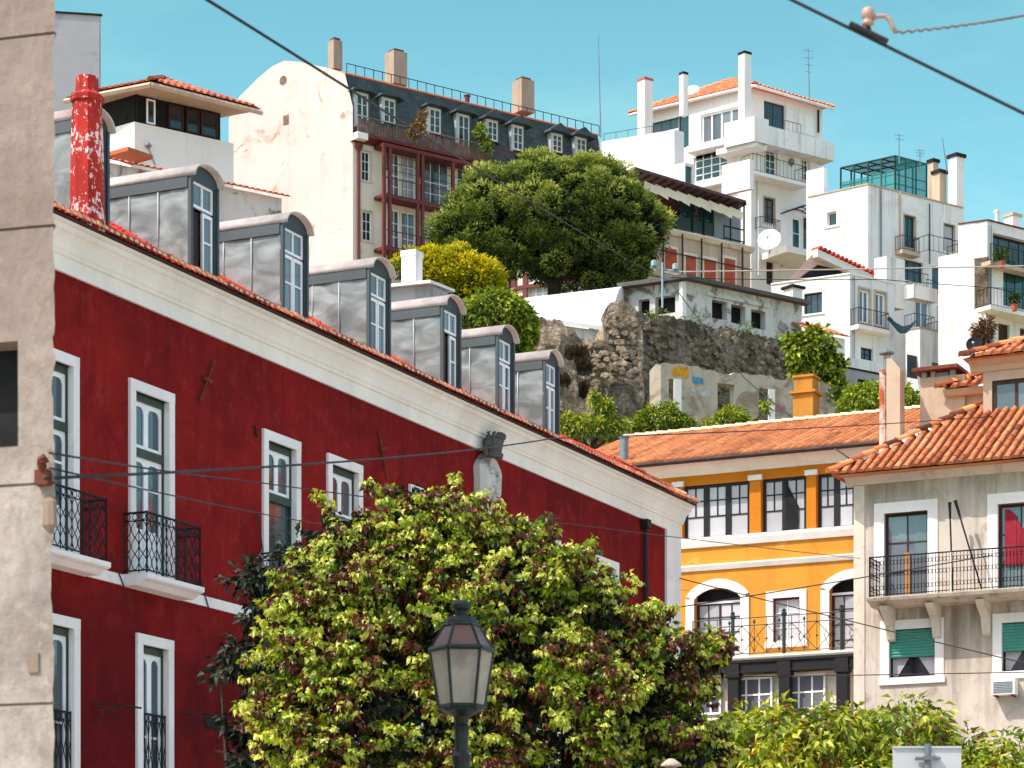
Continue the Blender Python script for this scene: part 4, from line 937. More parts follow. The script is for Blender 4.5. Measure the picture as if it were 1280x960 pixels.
# concrete flue and rusty stove pipe
cf = BF.off(0, 3.4); mb = MB(cf.M); a, b = cf.s(1108), cf.s(1125)
z0, z1 = cf.z(1116, 575), cf.z(1112, 447); mb.prism([(a, 0, z0-1), (b, 0, z0-1), (b, 0, z1-.32), (a+.12, 0, z1), (a, 0, z1)], (0, .4, 0)); mb.build('flue', M['beige2'], bei)
def rustpipe():
    t = NT('rusty_stove_pipe'); o = t.tc.outputs['Object']; n = t.noise(t.map((1, 1, .9)), 2.2, 6, .6, .5)
    c = t.mix(t.rng(n, .45, .6), srgb(206, 190, 176), srgb(168, 78, 36)); return t.done(c, .8)
M['rustpipe'] = rustpipe()
mb = MB(cf.M); s_ = cf.s(1103); mb.tube([(s_, .1, z0-1), (s_, .1, cf.z(1103, 462))], .11, 10); mb.build('stove_pipe', M['rustpipe'], bei)
mb = MB(cf.M); mb.tube([(s_+.08, .1, cf.z(1103, 466)), (s_+.08, .1, cf.z(1103, 446))], .09, 10); mb.lathe([(.2, cf.z(1103, 442)), (.2, cf.z(1103, 440)), (.03, cf.z(1103, 435)), (.02, cf.z(1103, 435))], (s_+.08, .1), 10)
for k in range(3): mb.tube([(s_+.08+.08*math.cos(k*2.1), .1+.08*math.sin(k*2.1), cf.z(1103, 446)), (s_+.08+.12*math.cos(k*2.1), .1+.12*math.sin(k*2.1), cf.z(1103, 441))], .012, 4)
mb.build('pipe_cowl', M['galv'], bei)
# things on it
def dish(label, c, r, aim, mat='plastic_white', pole=None, cat='satellite dish', name='satellite_dish'):
    c = Vector(c); t = thing(name, label, cat, (c.x, c.y, c.z-r)); q = Vector(aim).normalized().to_track_quat('Z', 'Y').to_matrix().to_4x4()
    mb = MB(Matrix.Translation(c) @ q); mb.lathe([(r*k/6, r*.24*(k/6)**2) for k in range(1, 7)]+[(r*1.03, r*.25), (r*1.02, r*.21)]+[(r*k/6, r*.24*(k/6)**2-.03) for k in range(5, 0, -1)], n=20); mb.build('reflector', M[mat], t, True)
    mb = MB(Matrix.Translation(c) @ q); mb.tube([(0, -r*.95, r*.2), (0, -r*.25, r*.95)], .02, 5); mb.lathe([(.03, r*.85), (.06, r*.9), (.06, r*1.02), (.02, r*1.04)], (0, -r*.2), 8); mb.build('feed_arm', M['galv'], t)
    mb = MB(); mb.tube([c-Vector(aim).normalized()*.05, c-Vector(aim).normalized()*.25, c+Vector((-.1*aim[0], .3, -r))], .03, 6) if pole is None else mb.tube([c-Vector(aim).normalized()*.05, Vector(pole)], .03, 6); mb.build('mount', M['galv'], t)
c = P(1150, 553, BF.o[1]+BF.r[1]*BF.s(1150, 3.6)+BF.n[1]*3.6)
dish('large white satellite dish tilted behind the tiled hip of the beige house', c, .5, (-.2, -.75, .8))
AC = BF.rect(1244, 1273, 851, 872)
t = house('air_conditioner', 'small beige air conditioner box fixed below the right green blind', 'air conditioner', BF, AC[0], -.2, AC[2])
mb = MB(BF.M); mb.box(AC[0], AC[1], -.36, -.03, AC[2]+.04, AC[3]); mb.build('casing', M['plastic_white'], t)
mb = MB(BF.M)
for k in range(7): z_ = AC[2]+.08+k*(AC[3]-AC[2]-.12)/7; mb.box(AC[0]+.05, AC[1]-.05, -.372, -.362, z_, z_+.02)
mb.build('grille', M['galv'], t)
mb = MB(BF.M)
for x in (AC[0]+.06, AC[1]-.1): mb.box(x, x+.04, -.36, 0, AC[2]-.0, AC[2]+.036)
mb.build('bracket', M['rust'], t)
for (xa, ya, xb, yb, lab) in ((1187, 628, 1191, 712, 'upright dark pole standing at the beige balcony railing'), (1194, 626, 1228, 712, 'dark pole leaning over the beige balcony railing')):
    t = house('pole', lab, 'pole', BF, BF.s(xb, -.6), -.6, zfl, 'poles on the beige balcony')
    mb = MB(BF.M); A = (BF.s(xb, -.6), -.6, zfl); B = (BF.s(xa, -.5), -.5, BF.z(xa, ya, -.5)); mb.tube([A, B], .022, 6); mb.build('shaft', M['iron'], t)
    mb = MB(BF.M); Bv = Vector(B); Av = Vector(A); d = (Av-Bv).normalized(); mb.tube([Bv, Bv+d*.05, Bv+d*.18, Bv+d*.4], .05, 7, r1=.03); mb.build('wrapped_end', M['dark'], t)
POTLEAF = leaf_mat('pot_leaf', [(0, srgb(22, 38, 18)), (1, srgb(84, 108, 48))], .25)
# ------------------------------------------------------------------ hillside
WL = unit(4400, -3404); WL2 = unit(6500, -3404)
def zat(y, Y): return CZ+(HY-y)/F*Y
class Block:
    """a house volume given by its near corner: a left-hand and a right-hand face"""
    def __init__(s, px, Y, top, lx, rx, zbot, mat, L=WL, R=HR):
        s.R = Face(px, Y, R); s.L = Face(0, 0, L, s.R.o); s.zt = zat(top, Y); s.zb = zbot; s.mat = mat
        s.sl = s.L.s(lx); s.sr = s.R.s(rx); s.h = {'L': [], 'R': []}; s.par = None
    def root(s, name, label, cat, group=None):
        s.par = house(name, label, cat, s.R, 0, 0, s.zb, group); return s
    def f(s, k): return s.R if k == 'R' else s.L
    def win(s, k, x0, x1, y0, y1, nx=2, nz=2, **q):
        r = s.f(k).rect(x0, x1, y0, y1); s.h[k].append(r); return window(s.f(k), s.par, r, nx, nz, **q)
    def hole(s, k, x0, x1, y0, y1, mat='dark', rec=.3, name='opening'):
        r = s.f(k).rect(x0, x1, y0, y1); s.h[k].append(r); mb = MB(s.f(k).M); mb.quad((r[0]-.1, rec, r[2]-.1), (r[1]+.1, rec, r[2]-.1), (r[1]+.1, rec, r[3]+.1), (r[0]-.1, rec, r[3]+.1)); return mb.build(name, M[mat], s.par)
    def done(s, par=None, name='wall', roof=None, rev=.16, cope=None):
        par = par or s.par; mb = MB()
        wall(mb, s.L.M, s.sl, 0, s.zb, s.zt, s.h['L'], rev); wall(mb, s.R.M, 0, s.sr, s.zb, s.zt, s.h['R'], rev)
        A, B, D = s.L.w(s.sl, 0, 0), s.L.w(0, 0, 0), s.R.w(s.sr, 0, 0); E = A+D-B; mb.M = Matrix()
        up = lambda v, z: (v.x, v.y, z)
        mb.quad(up(D, s.zb), up(E, s.zb), up(E, s.zt), up(D, s.zt)); mb.quad(up(E, s.zb), up(A, s.zb), up(A, s.zt), up(E, s.zt))
        mb.quad(up(A, s.zt), up(B, s.zt), up(D, s.zt), up(E, s.zt))
        o = mb.build(name, M[s.mat], par)
        if cope:
            mb = MB(s.L.M); mb.box(s.sl, .04, -.05, .12, s.zt+.004, s.zt+.07); mb.M = s.R.M; mb.box(.0, s.sr+.04, -.052, .12, s.zt+.005, s.zt+.075); mb.build('coping', M[cope], par)
        return o
def fbox(par, name, face, x0, x1, y0, y1, d0, d1, mat):
    """box on a face between picture columns x0..x1 and rows y0..y1, from depth d0 (outside) to d1"""
    r = face.rect(x0, x1, y0, y1, d0); mb = MB(face.M); mb.box(r[0], r[1], d0, d1, r[2], r[3]); return mb.build(name, M[mat], par)
def chimney(par, px0, px1, y0, y1, Y, mat='white_wall', cap='terra', ang=None, name='chimney', capk=1.14, capz=.14, taper=1.0):
    ang = math.atan2(HR[1], HR[0]) if ang is None else ang
    c = P((px0+px1)/2, y0, Y); w = (px1-px0)*Y/F/(abs(math.cos(ang))+abs(math.sin(ang))); z1, z0 = zat(y0, Y), zat(y1, Y)
    mb = MB(); mb.rbox((c.x, c.y), z0, z1, w, w, ang, top=taper); o = mb.build(name, M[mat], par)
    mb = MB(); mb.rbox((c.x, c.y), z1+.002, z1+capz, w*capk, w*capk, ang)
    mb.build('chimney_cap', M[cap], o); return o
def hrail(par, face, x0, x1, y0, y1, d, mat='iron_green', style='bars', step=.22, sides=True, slab=None, x0d=None):
    """small balcony: railing from row y0 down to floor row y1, standing d outside the face"""
    s0, s1 = face.s(x0, -d), face.s(x1, -d); xm = (x0+x1)/2; z1, z0 = face.z(xm, y0, -d), face.z(xm, y1, -d)
    o = None
    if slab:
        mb = MB(face.M); mb.box(s0-.05, s1+.05, -d-.05, .05, z0-.2, z0-.002); o = mb.build('balcony', M[slab], par)
    mb = MB(face.M); pts = [(s0, -d), (s1, -d)]
    if sides: pts = [(s0, 0)]+pts+[(s1, 0)]
    railing(mb, pts, z0, z1, style, step, .012, .02); return mb.build('railing', M[mat], o or par)

# ---- mansard house
A = Block(441, 150.0, 168, 286, 757, 33, 'gable').root('mansard_house', 'tall cream house with peeling blank gable, dark slate mansard storey and red iron verandas', 'building')
FL_, FR_ = A.L, A.R; par = A.par; LEN = A.sr
zc = zat(170, 150)
out = [(286, 175), (286, 148), (299, 121), (322, 98), (340, 83), (355, 76), (373, 77), (410, 85), (431, 92), (436, 112), (441, 134)]
g = [FL_.p(*q) for q in out]
mb = MB(FL_.M); mb.poly([(g[0][0], 0, 33)]+[(s_, 0, z_) for s_, z_ in g]+[(0, 0, 33)], .5)
gv = mb.build('gable_wall', M['gable'], par)
for (x0, x1, y0, y1, rnd) in ((348, 360, 94, 107, 1), (353, 362, 144, 156, 0)):
    mb = MB(FL_.M); c = FL_.p((x0+x1)/2, (y0+y1)/2)
    if rnd: mb.prism([(c[0]+.27*math.cos(t*.524), -.02, c[1]+.27*math.sin(t*.524)) for t in range(12)], (0, .03, 0)); mb.build('round_vent', M['rail_brown'], gv)
    else: mb.box(c[0]-.2, c[0]+.2, -.03, .02, c[1]-.26, c[1]+.26); mb.build('vent', M['rail_brown'], gv)
ex = Vector((HR[0], HR[1], 0))*LEN
mb = MB()
pw = [FL_.w(s_, 0, z_) for s_, z_ in g]
for i in range(1, 8): mb.quad(pw[i], pw[i+1], pw[i+1]+ex, pw[i]+ex)
mb.quad(pw[0], pw[1], pw[1]+ex, pw[0]+ex); roofA = mb.build('roof', M['tile_hill'], par)
mb = MB(); top8, bot = FL_.w(g[8][0], .0, g[8][1]), FL_.w(g[8][0]*.12, 0, zc+.02)
mb.quad(bot, bot+ex, top8+ex, top8); mb.build('mansard_slope', M['slate'], roofA)
mb = MB(); mb.poly([p_+ex for p_ in pw]+[FL_.w(0, 0, 33)+ex, FL_.w(g[0][0], 0, 33)+ex]); mb.build('end_wall', M['gable'], par)
# upper roof edge in pinkish tiles and its railing
mb = MB(); e8 = Vector(top8); mb.tube([e8+Vector((0, 0, .02)), e8+ex+Vector((0, 0, .02))], .07, 6); mb.build('roof_edge', M['tile_hill'], roofA)
mb = MB(); n = 30
for k in range(n+1): q = e8+ex*(k/n)+Vector((.1, .15, 0)); mb.tube([q, q+Vector((0, 0, .62))], .022, 4)
q = e8+Vector((.1, .15, .62)); mb.tube([q, q+ex], .025, 4); mb.build('roof_railing', M['iron'], roofA)
# front wall below the cornice
hs = []
for (x0, x1, y0, y1) in ((452, 463, 189, 226), (453, 465, 264, 301)):
    r = FR_.rect(x0, x1, y0, y1); hs.append(r); window(FR_, par, r, 2, 3, 'white_paint', 'g_dark', 'stone_old', sw=.1, rec=.1, fw=.07, bar=.03)
big = []
rows = [(186, 247), (256, 330)]
for x0, x1 in ((487, 500), (502, 520), (528, 562), (572, 596), (606, 630)):
    for (ya, yb) in rows:
        dy = (x0-480)*.235; r = FR_.rect(x0, x1, ya+dy+4, yb+dy-2); big.append(r)
        nx = 2 if x1-x0 < 20 else 3
        window(FR_, par, r, nx, 4, 'white_paint', 'g_pale' if (x0, ya) in ((502, 186), (528, 256)) else 'g_blue', rec=.1, fw=.08, bar=.04)
mb = MB(); wall(mb, FR_.M, 0, LEN, 33, zc, hs+big, .14); mb.build('front_wall', M['cream_wall'], par)
mb = MB(FR_.M); mb.sweep([(.1, zc-.32), (-.15, zc-.32), (-.5, zc-.12), (-.62, zc-.1), (-.62, zc+.06), (.1, zc+.07)], -.1, LEN); mb.build('cornice', M['ped_red'], par)
mb = MB(FR_.M); mb.box(-.12, FR_.s(452), -.66, .1, zc-.28, zc+.075); mb.build('cornice_end', M['cream'], par)
mb = MB(FR_.M); s_ = FR_.s(447); mb.tube([(s_, -.12, 33), (s_, -.12, FR_.z(447, 186))], .09, 6); mb.lathe([(.1, FR_.z(447, 190)), (.24, FR_.z(447, 184)), (.22, FR_.z(447, 180)), (.05, FR_.z(447, 178))], (s_, -.12), 8); mb.build('downpipe', M['ped_red'], par)
mb = MB(FR_.M); railing(mb, [(0, -.5), (FR_.s(605), -.5)], zc+.06, zc+1.0, 'bars', .2, .012, .03)
for k in range(46): a = FR_.s(605)*k/46; mb.box(a+.01, a+.16, -.47, -.455, zc+.1, zc+.7+.25*random.random())
mb.build('railing', M['rail_brown'], par)
mb = MB(FR_.M); railing(mb, [(FR_.s(606), -.5), (LEN, -.5)], zc+.06, zc+1.0, 'bars', .25, .014, .03); mb.build('railing', M['ped_red'], par)
# iron veranda
va, vb = FR_.s(480, -.9), FR_.s(640, -.9); vz = [zc-.35, FR_.z(520, 252, -.9), FR_.z(520, 258, -.9), 33]
mb = MB(FR_.M)
for x_ in (480, 487, 522, 528, 566, 602, 638):
    s_ = FR_.s(x_, -.9); mb.box(s_-.09, s_+.09, -.98, -.82, 33, zc-.34)
for z_ in (zc-.4, vz[1], vz[1]-2.9): mb.box(va-.1, vb, -1.0, -.05, z_-.12, z_+.06)
for zf in (vz[1], vz[1]-2.9):
    railing(mb, [(va, -.9), (vb, -.9)], zf+.06, zf+1.0, 'bars', .3, .018, .03)
mb.build('veranda', M['ped_red'], par)
mb = MB(FR_.M)
for i, x_ in enumerate((480, 487, 522, 528, 566, 602)):
    a, b = FR_.s(x_, -.9)+.1, FR_.s((487, 522, 528, 566, 602, 638)[i], -.9)-.1
    z1 = zc-.5
    for k in range(1, 4):
        z_ = z1-k*.42; mb.tube([(a, -.9, z_), (b, -.9, z_)], .016, 4)
    for k in range(1, 5):
        s_ = a+(b-a)*k/5; mb.tube([(s_, -.9, z1-1.3), (s_, -.9, z1)], .014, 4)
mb.build('veranda_glazing', M['iron'], par)
# mansard dormers
mp = lambda s_, t, o_: FR_.w(s_, 0, 0)
slope_in = abs((FR_.M.inverted() @ Vector(top8)).y); zr_top = g[8][1]
def mdormer(x, ytop, ybot, w=.82, door=False):
    fy = .12; s_ = FR_.s(x, fy); zt_, zb_ = FR_.z(x, ytop, fy), FR_.z(x, ybot, fy); hw = w/2
    mb = MB(FR_.M)
    mb.box(s_-hw-.14, s_-hw, fy, fy+1.5, zb_-.1, zt_+.05)
    mb.box(s_-hw, s_+hw, fy+.0, fy+1.5, zt_, zt_+.05)
    o = mb.build('dormer', M['zinc_pale'], par)
    mb = MB(FR_.M); mb.box(s_+hw, s_+hw+.16, fy, fy+1.5, zb_-.1, zt_+.05); mb.box(s_-hw, s_+hw, fy-.02, fy+1.4, zt_+.055, zt_+.1); mb.build('slate_cheek', M['slate'], o)
    mb = MB(FR_.M); mb.prism([(s_-hw-.42, fy-.34, zt_+.0), (s_-hw-.1, fy-.34, zt_+.1), (s_+hw+.1, fy-.34, zt_+.1), (s_+hw+.42, fy-.34, zt_+.0), (s_+hw+.36, fy-.34, zt_+.14), (s_, fy-.34, zt_+.6), (s_-hw-.36, fy-.34, zt_+.14)], (0, 1.9, 0)); mb.build('dormer_hood', M['slate'], o)
    window(FR_, o, (s_-hw, s_+hw, zb_, zt_), 2, 3, 'cream_paint', 'g_dark', rec=.02, fw=.09, bar=.035, mull=1, y=fy)
for x, a, b, d in ((453, 117, 158, 1), (487, 124, 154, 0), (544, 136, 167, 0), (580, 144, 190, 1), (616, 151, 176, 0), (648, 158, 188, 0), (697, 168, 190, 0), (727, 173, 195, 0)): mdormer(x, a, b, .8 if x < 600 else .74, d)
for x0, x1, y0, y1, Y in ((410, 428, 52, 88, 153), (481, 509, 67, 108, 156), (640, 668, 102, 142, 163)):
    o = chimney(roofA, x0, x1, y0, y1, Y, 'flue_beige', 'ped_red', capk=.7, capz=.16)
mb = MB(); q = P(584, 122, 160); mb.lathe([(.1, q.z-.5), (.16, q.z), (.22, q.z+.12), (.05, q.z+.14)], (q.x, q.y), 8); mb.build('roof_vent', M['ped_red'], roofA)
# climber hanging by the veranda and by the roof terrace
tag(foliage('climbing_plant', leaf_mat('climber_leaf', [(0, srgb(96, 60, 44)), (.5, srgb(150, 120, 84)), (1, srgb(170, 150, 100))], .2), [pblob(521, 164, 150.2, 9, (1, .5, 1.0)), pblob(528, 148, 150.4, 5, (.6, .4, 2.6))], 90, 7, .16, .2, .1, [(.2, 1), (.6, 1)]), 'dry brownish climber on the balcony of the mansard house', 'climber')
tag(foliage('potted_shrub', leaf_mat('terrace_leaf', [(0, srgb(50, 76, 26)), (1, srgb(150, 164, 66))], .3), [pblob(601, 166, 154, 8, (.7, .5, 1.2)), pblob(608, 182, 154, 7, (.7, .5, 1.6))], 70, 8, .16, .2, .11, [(.4, 1), (.9, 1)]), 'small light green shrub on the mansard house balcony', 'shrub')

# ---- white tower house
T = Block(939, 150.0, 181, 838, 1022, 30, 'white_wall').root('white_tower_house', 'tall white stepped house with orange hip roof, roof terraces and three slim chimneys', 'building')
par = T.par
T.win('L', 867, 909, 188, 224, 4, 4, glass='g_dark', rec=.12, fw=.09, bar=.05, mull=1)
T.win('R', 957, 971, 183, 219, 2, 4, glass='g_dark', surround='stone_old', sw=.08, rec=.1, fw=.08)
T.win('R', 1002, 1011, 195, 226, 2, 3, glass='g_dark', surround='stone_old', sw=.08, rec=.1, fw=.08)
T.win('R', 955, 968, 248, 279, 2, 3, frame='brown_dark', glass='g_blue', surround='beige2', sw=.08, rec=.1, fw=.09)
T.win('R', 991, 1002, 272, 311, 1, 2, glass='g_teal', rec=.1, fw=.09); T.win('R', 1004, 1017, 271, 312, 1, 1, glass='g_dark', rec=.14, fw=.05)
T.hole('R', 958, 967, 318, 356, 'brown_dark', .12, 'door'); T.hole('R', 986, 993, 325, 333, 'dark', .12); T.hole('R', 976, 980, 327, 333, 'dark', .1)
T.done()
fbox(par, 'terrace_parapet', T.R, 939, 1043, 165, 188, -.9, .2, 'white_wall2')
fbox(par, 'terrace_slab', T.L, 895, 945, 181, 188, -.9, .2, 'white_wall')
b2 = Block(943, 148.6, 145, 905, 961, zat(176, 148.6), 'white_wall'); b2.par = par; b2.done(name='parapet_block')
b2 = Block(937, 147.5, 199, 902, 942, zat(236, 147.5), 'white_wall'); b2.par = par; b2.done(name='parapet_block')
fbox(par, 'window_sill', T.L, 862, 912, 226, 232, -.5, .1, 'white_wall'); fbox(par, 'window_hood', T.L, 858, 918, 176, 184, -.8, .1, 'white_wall')
T2 = Block(934, 152.5, 109, 800, 1028, zat(196, 152.5), 'white_wall'); T2.par = par
T2.win('L', 876, 925, 138, 176, 4, 1, glass='g_blue', frame='white_paint', rec=.14, fw=.1, bar=.09)
T2.win('L', 814, 848, 150, 164, 3, 1, glass='g_dark', frame='iron_green', rec=.1, fw=.06); T2.win('L', 848, 861, 144, 185, 1, 2, glass='g_teal', frame='iron_green', rec=.1, fw=.06)
T2.win('R', 955, 982, 128, 176, 2, 1, glass='g_dark', frame='iron_green', rec=.15, fw=.1)
T2.done(name='penthouse_wall')
fbox(par, 'white_panel', T2.R, 984, 1019, 140, 166, -.06, .02, 'white_wall2')
hrail(par, T.R, 981, 1001, 153, 176, .6, 'iron_green', sides=False, step=.3)
# penthouse hip roof
oh = .45; zz = T2.zt
mb = MB(); base = [T2.L.w(T2.sl-oh, -oh, zz), T2.R.w(-.1, -oh*1.6, zz), T2.R.w(T2.sr+oh, -oh, zz)]; base.append(base[0]+base[2]-base[1]); apex = (base[0]+base[1]+base[2]+base[3])/4+Vector((0, 0, 1.75))
for i in range(2):
    p0, p1 = base[i], base[i+1]; U = (p1-p0); L = U.length; U = U/L; mid_ = apex-p0; t = mid_.dot(U); V = mid_-U*t; h = V.length
    tiles(mb, p0, U, V/h, L, h, lambda u, v, t=t, L=L, h=h: v/h < min(u/t, (L-u)/(L-t))+.02, col=.3, row=.45, amp=.07)
    ridge(mb, base[i], apex, .12, .5)
ridge(mb, base[2], apex, .12, .5)
r_ = mb.build('roof', M['tile_bright'], par)
mb = MB()
for i in range(4): mb.poly([base[i], base[(i+1) % 4], apex])
mb.poly(base[::-1]); mb.build('roof_deck', M['tile_bright'], r_)
mb = MB()
for i in range(2): a_, b_ = base[i]-Vector((0, 0, .12)), base[i+1]-Vector((0, 0, .12)); mb.tube([a_, b_], .09, 5)
mb.build('eave_board', M['white_wall'], r_)
for x0, x1, y0, y1, Y, c_ in ((797, 816, 102, 176, 153, 'terra'), (849, 860, 94, 145, 152, 'dark'), (923, 939, 69, 150, 149.6, 'dark')): chimney(par, x0, x1, y0, y1, Y, 'white_wall', c_, capk=1.08)
mb = MB(); q = P(867, 118, 156); mb.lathe([(.0, q.z+.5), (.3, q.z+.42), (.5, q.z), (.4, q.z-.5), (.1, q.z-.9)], (q.x, q.y), 10); mb.build('water_tank', M['plastic_white'], par, True)
T3 = Block(843, 146, 162, 752, 855, 30, 'white_wall', L=WL2); T3.par = par; T3.done(name='terrace_wall')
mb = MB(T3.L.M); railing(mb, [(T3.sl, .3), (T3.L.s(812), .3)], T3.zt, T3.zt+.5, 'bars', .8, .015, .02); mb.build('railing', M['teal_mesh'], par)
b2 = Block(856, 145.0, 203, 842, 868, zat(245, 145), 'white_wall'); b2.par = par; b2.hole('R', 857, 865, 208, 232, 'g_teal', .1, 'pane'); b2.done(name='stair_hut')
# balcony of the second storey
hrail(par, T.R, 941, 1008, 200, 221, .95, 'iron_green', 'bars', .28, True, 'white_wall')
hrail(par, T.R, 951, 975, 273, 287, .45, 'iron', 'bars', .16, True, None)
mb = MB(T.R.M); c_ = T.R.p(988, 203); mb.lathe([(.02, c_[1]-.22), (.16, c_[1]-.12), (.16, c_[1]+.12), (.02, c_[1]+.2)], (c_[0], -.1), 8); mb.build('wall_lamp', M['galv'], par)
mb = MB(T.R.M)     # arched porch canopy
sa, sb = T.R.s(988, -.8), T.R.s(1031, -.8); zc_ = T.R.z(1008, 268, -.8)
for d in (-1.0, -.5, -.05):
    mb.tube([(sa+(sb-sa)*k/10, d, zc_+.45*math.sin(math.pi*k/10)) for k in range(11)], .03, 5)
for k in range(0, 11, 2): s_ = sa+(sb-sa)*k/10; z_ = zc_+.45*math.sin(math.pi*k/10); mb.tube([(s_, -1, z_), (s_, 0, z_)], .025, 4)
mb.tube([(sb, -1, zc_), (sb+.05, -1, T.R.z(1031, 312, -1))], .04, 5); mb.build('porch_canopy', M['brown_dark'], par)
T.par = par
for x0, x1, y0, y1, d in ((984, 1024, 311, 319, 2.2),):
    r = T.R.rect(x0, x1, y0, y1, -d); mb = MB(T.R.M); mb.box(r[0], r[1]+.5, -d, 0, r[2], r[3]); mb.build('loggia_slab', M['cream'], par)
fbox(par, 'loggia_wall', T.R, 990, 1045, 319, 350, -.12, .05, 'terra') if False else None
f5 = Face(1022, 136.5, HR)
a_, b_ = f5.p(1022, 311), f5.p(1096, 346)
mb = MB(f5.M); th = .38
mb.prism([(a_[0], 0, a_[1]), (b_[0], 0, b_[1]), (b_[0], 0, b_[1]-th), (a_[0], 0, a_[1]-th)], (0, .35, 0)); mb.build('sloping_coping', M['white_wall'], par)
mb = MB(f5.M); n = 14
for k in range(n):
    s_ = a_[0]+(b_[0]-a_[0])*(k+.5)/n; z_ = a_[1]+(b_[1]-a_[1])*(k+.5)/n; w = (b_[0]-a_[0])/n
    vs = [(s_+w*.42*math.cos(math.pi*q/5), -.12, z_+.03+.16*math.sin(math.pi*q/5)) for q in range(6)]+[(s_+w*.42*math.cos(math.pi*q/5), .5, z_+.03+.16*math.sin(math.pi*q/5)) for q in range(6)]
    mb.add(vs, [(q, q+6, q+7, q+1) for q in range(5)]+[(5, 4, 3, 2, 1, 0)])
mb.build('coping_tiles', M['tile_red'], par)
mb = MB(f5.M); mb.quad((f5.s(990), .4, f5.z(1000, 352)), (f5.s(1078), .4, f5.z(1070, 352)), (f5.s(1078), .4, f5.z(1078, 341)), (f5.s(1022), .4, f5.z(1022, 316))); mb.build('loggia_wall', M['pink'], par)
mb = MB(f5.M); mb.poly([(f5.s(1000, .38), .38, f5.z(1000, 347, .38)), (f5.s(1052, .38), .38, f5.z(1052, 347, .38)), (f5.s(1052, .38), .38, f5.z(1052, 338, .38)), (f5.s(1022, .38), .38, f5.z(1022, 331, .38))]); mb.build('loggia_opening', M['dark'], par)

# ---- middle white house with the green netting pergola
Mh = Block(1085, 140.0, 231, 1010, 1203, 28, 'white_wall2').root('white_terrace_house', 'white cubic house with green netting pergola on its roof terrace and tall slim chimneys', 'building')
par = Mh.par
Mh.win('L', 1034, 1046, 265, 282, 1, 1, glass='g_dark', surround='stone_white', sw=.14, rec=.12)
Mh.win('R', 1130, 1144, 270, 310, 2, 1, glass='g_teal', frame='iron_green', surround='beige2', sw=.06, rec=.12, fw=.08, mull=1)
Mh.win('R', 1180, 1193, 281, 313, 1, 2, glass='g_pale', frame='brown_dark', surround='beige2', sw=.05, rec=.1, fw=.05)
Mh.win('R', 1129, 1154, 326, 352, 3, 2, glass='g_dark', frame='iron_green', rec=.15, fw=.06); Mh.win('R', 1165, 1179, 334, 368, 1, 2, glass='g_dark', frame='iron', rec=.15, fw=.06)
Mh.win('R', 1144, 1162, 375, 414, 2, 1, glass='g_blue', rec=.12, fw=.09, mull=1, surround='stone_old', sw=.07)
Mh.win('R', 1172, 1184, 386, 426, 2, 1, glass='g_dark', rec=.12, fw=.08, surround='stone_old', sw=.07)
Mh.win('R', 1138, 1150, 446, 470, 2, 2, glass='g_dark', frame='brown_dark', surround='beige2', sw=.05, rec=.12); Mh.hole('R', 1164, 1192, 454, 465, 'g_dark', .15, 'pane')
Mh.done(cope='beige2')
for (x, Y, top, l, r, bot, nm) in ((1030, 146.5, 209, 1008, 1034, 330, 'stair_tower'), (1108, 136.5, 320, 1093, 1131, 352, 'parapet_block'), (1142, 136.8, 355, 1129, 1172, 372, 'balcony_block')):
    b2 = Block(x, Y, top, l, r, zat(bot+30, Y) if nm != 'balcony_block' else zat(bot, Y), 'white_wall2'); b2.par = par; b2.done(name=nm)
b2 = Block(1200, 136.5, 316, 1173, 1237, 28, 'white_wall2'); b2.par = par
b2.win('R', 1210, 1220, 333, 350, 1, 1, glass='g_dark', surround='beige2', sw=.06, rec=.12); b2.win('R', 1213, 1220, 395, 408, 1, 1, glass='g_dark', surround='stone_old', sw=.06, rec=.12)
b2.done(name='projecting_wall')
b2 = Block(1150, 138.4, 410, 1132, 1206, 29, 'white_wall2'); b2.par = par
for k in ((1138, 1150, 446, 470), (1165, 1192, 455, 466)): b2.hole('R', *k, mat='g_dark', rec=.15, name='pane')
b2.done(name='lower_wall', cope='beige2')
hrail(par, Mh.R, 1128, 1149, 296, 314, .5, 'iron', 'bars', .18, True, 'beige2'); hrail(par, Mh.R, 1161, 1203, 298, 318, 1.1, 'iron', 'bars', .35, True)
hrail(par, Mh.R, 1130, 1160, 340, 357, 1.0, 'iron', 'bars', .3, False); hrail(par, Mh.R, 1158, 1185, 352, 371, 1.0, 'iron_green', 'bars', .35, False)
hrail(par, Mh.R, 1143, 1168, 394, 416, .7, 'iron_green', 'bars', .2, True, 'cream'); hrail(par, Mh.R, 1171, 1200, 405, 429, .7, 'iron_green', 'bars', .2, True, 'cream')
pf = Face(1119, 149.0, HR); pl = Face(0, 0, WL, pf.o); s0, s1 = pl.s(1051), pf.s(1158); zt_, zb_ = zat(195, 149), zat(243, 149)
mb = MB(); u_, v_ = pl.w(s0, 0, 0)-pl.w(0, 0, 0), pf.w(s1, 0, 0)-pf.w(0, 0, 0); o0 = Vector((pf.o[0], pf.o[1], 0))
pt = lambda a, b, z: o0+u_*a+v_*b+Vector((0, 0, z))
for a in (0, .25, .5, .75, 1):
    mb.tube([pt(a, 0, zt_), pt(a, 1, zt_)], .045, 4)
    for b in (0, 1): mb.tube([pt(a, b, zb_), pt(a, b, zt_)], .05, 4)
for b in (0, .33, .66, 1):
    mb.tube([pt(0, b, zt_), pt(1, b, zt_)], .045, 4)
    for a in (0, 1): mb.tube([pt(a, b, zb_), pt(a, b, zt_)], .05, 4)
for z_ in (zb_+.6, zb_+1.1): mb.tube([pt(1, 0, z_), pt(0, 0, z_), pt(0, 1, z_)], .03, 4)
pg = mb.build('pergola', M['iron_green'], par)
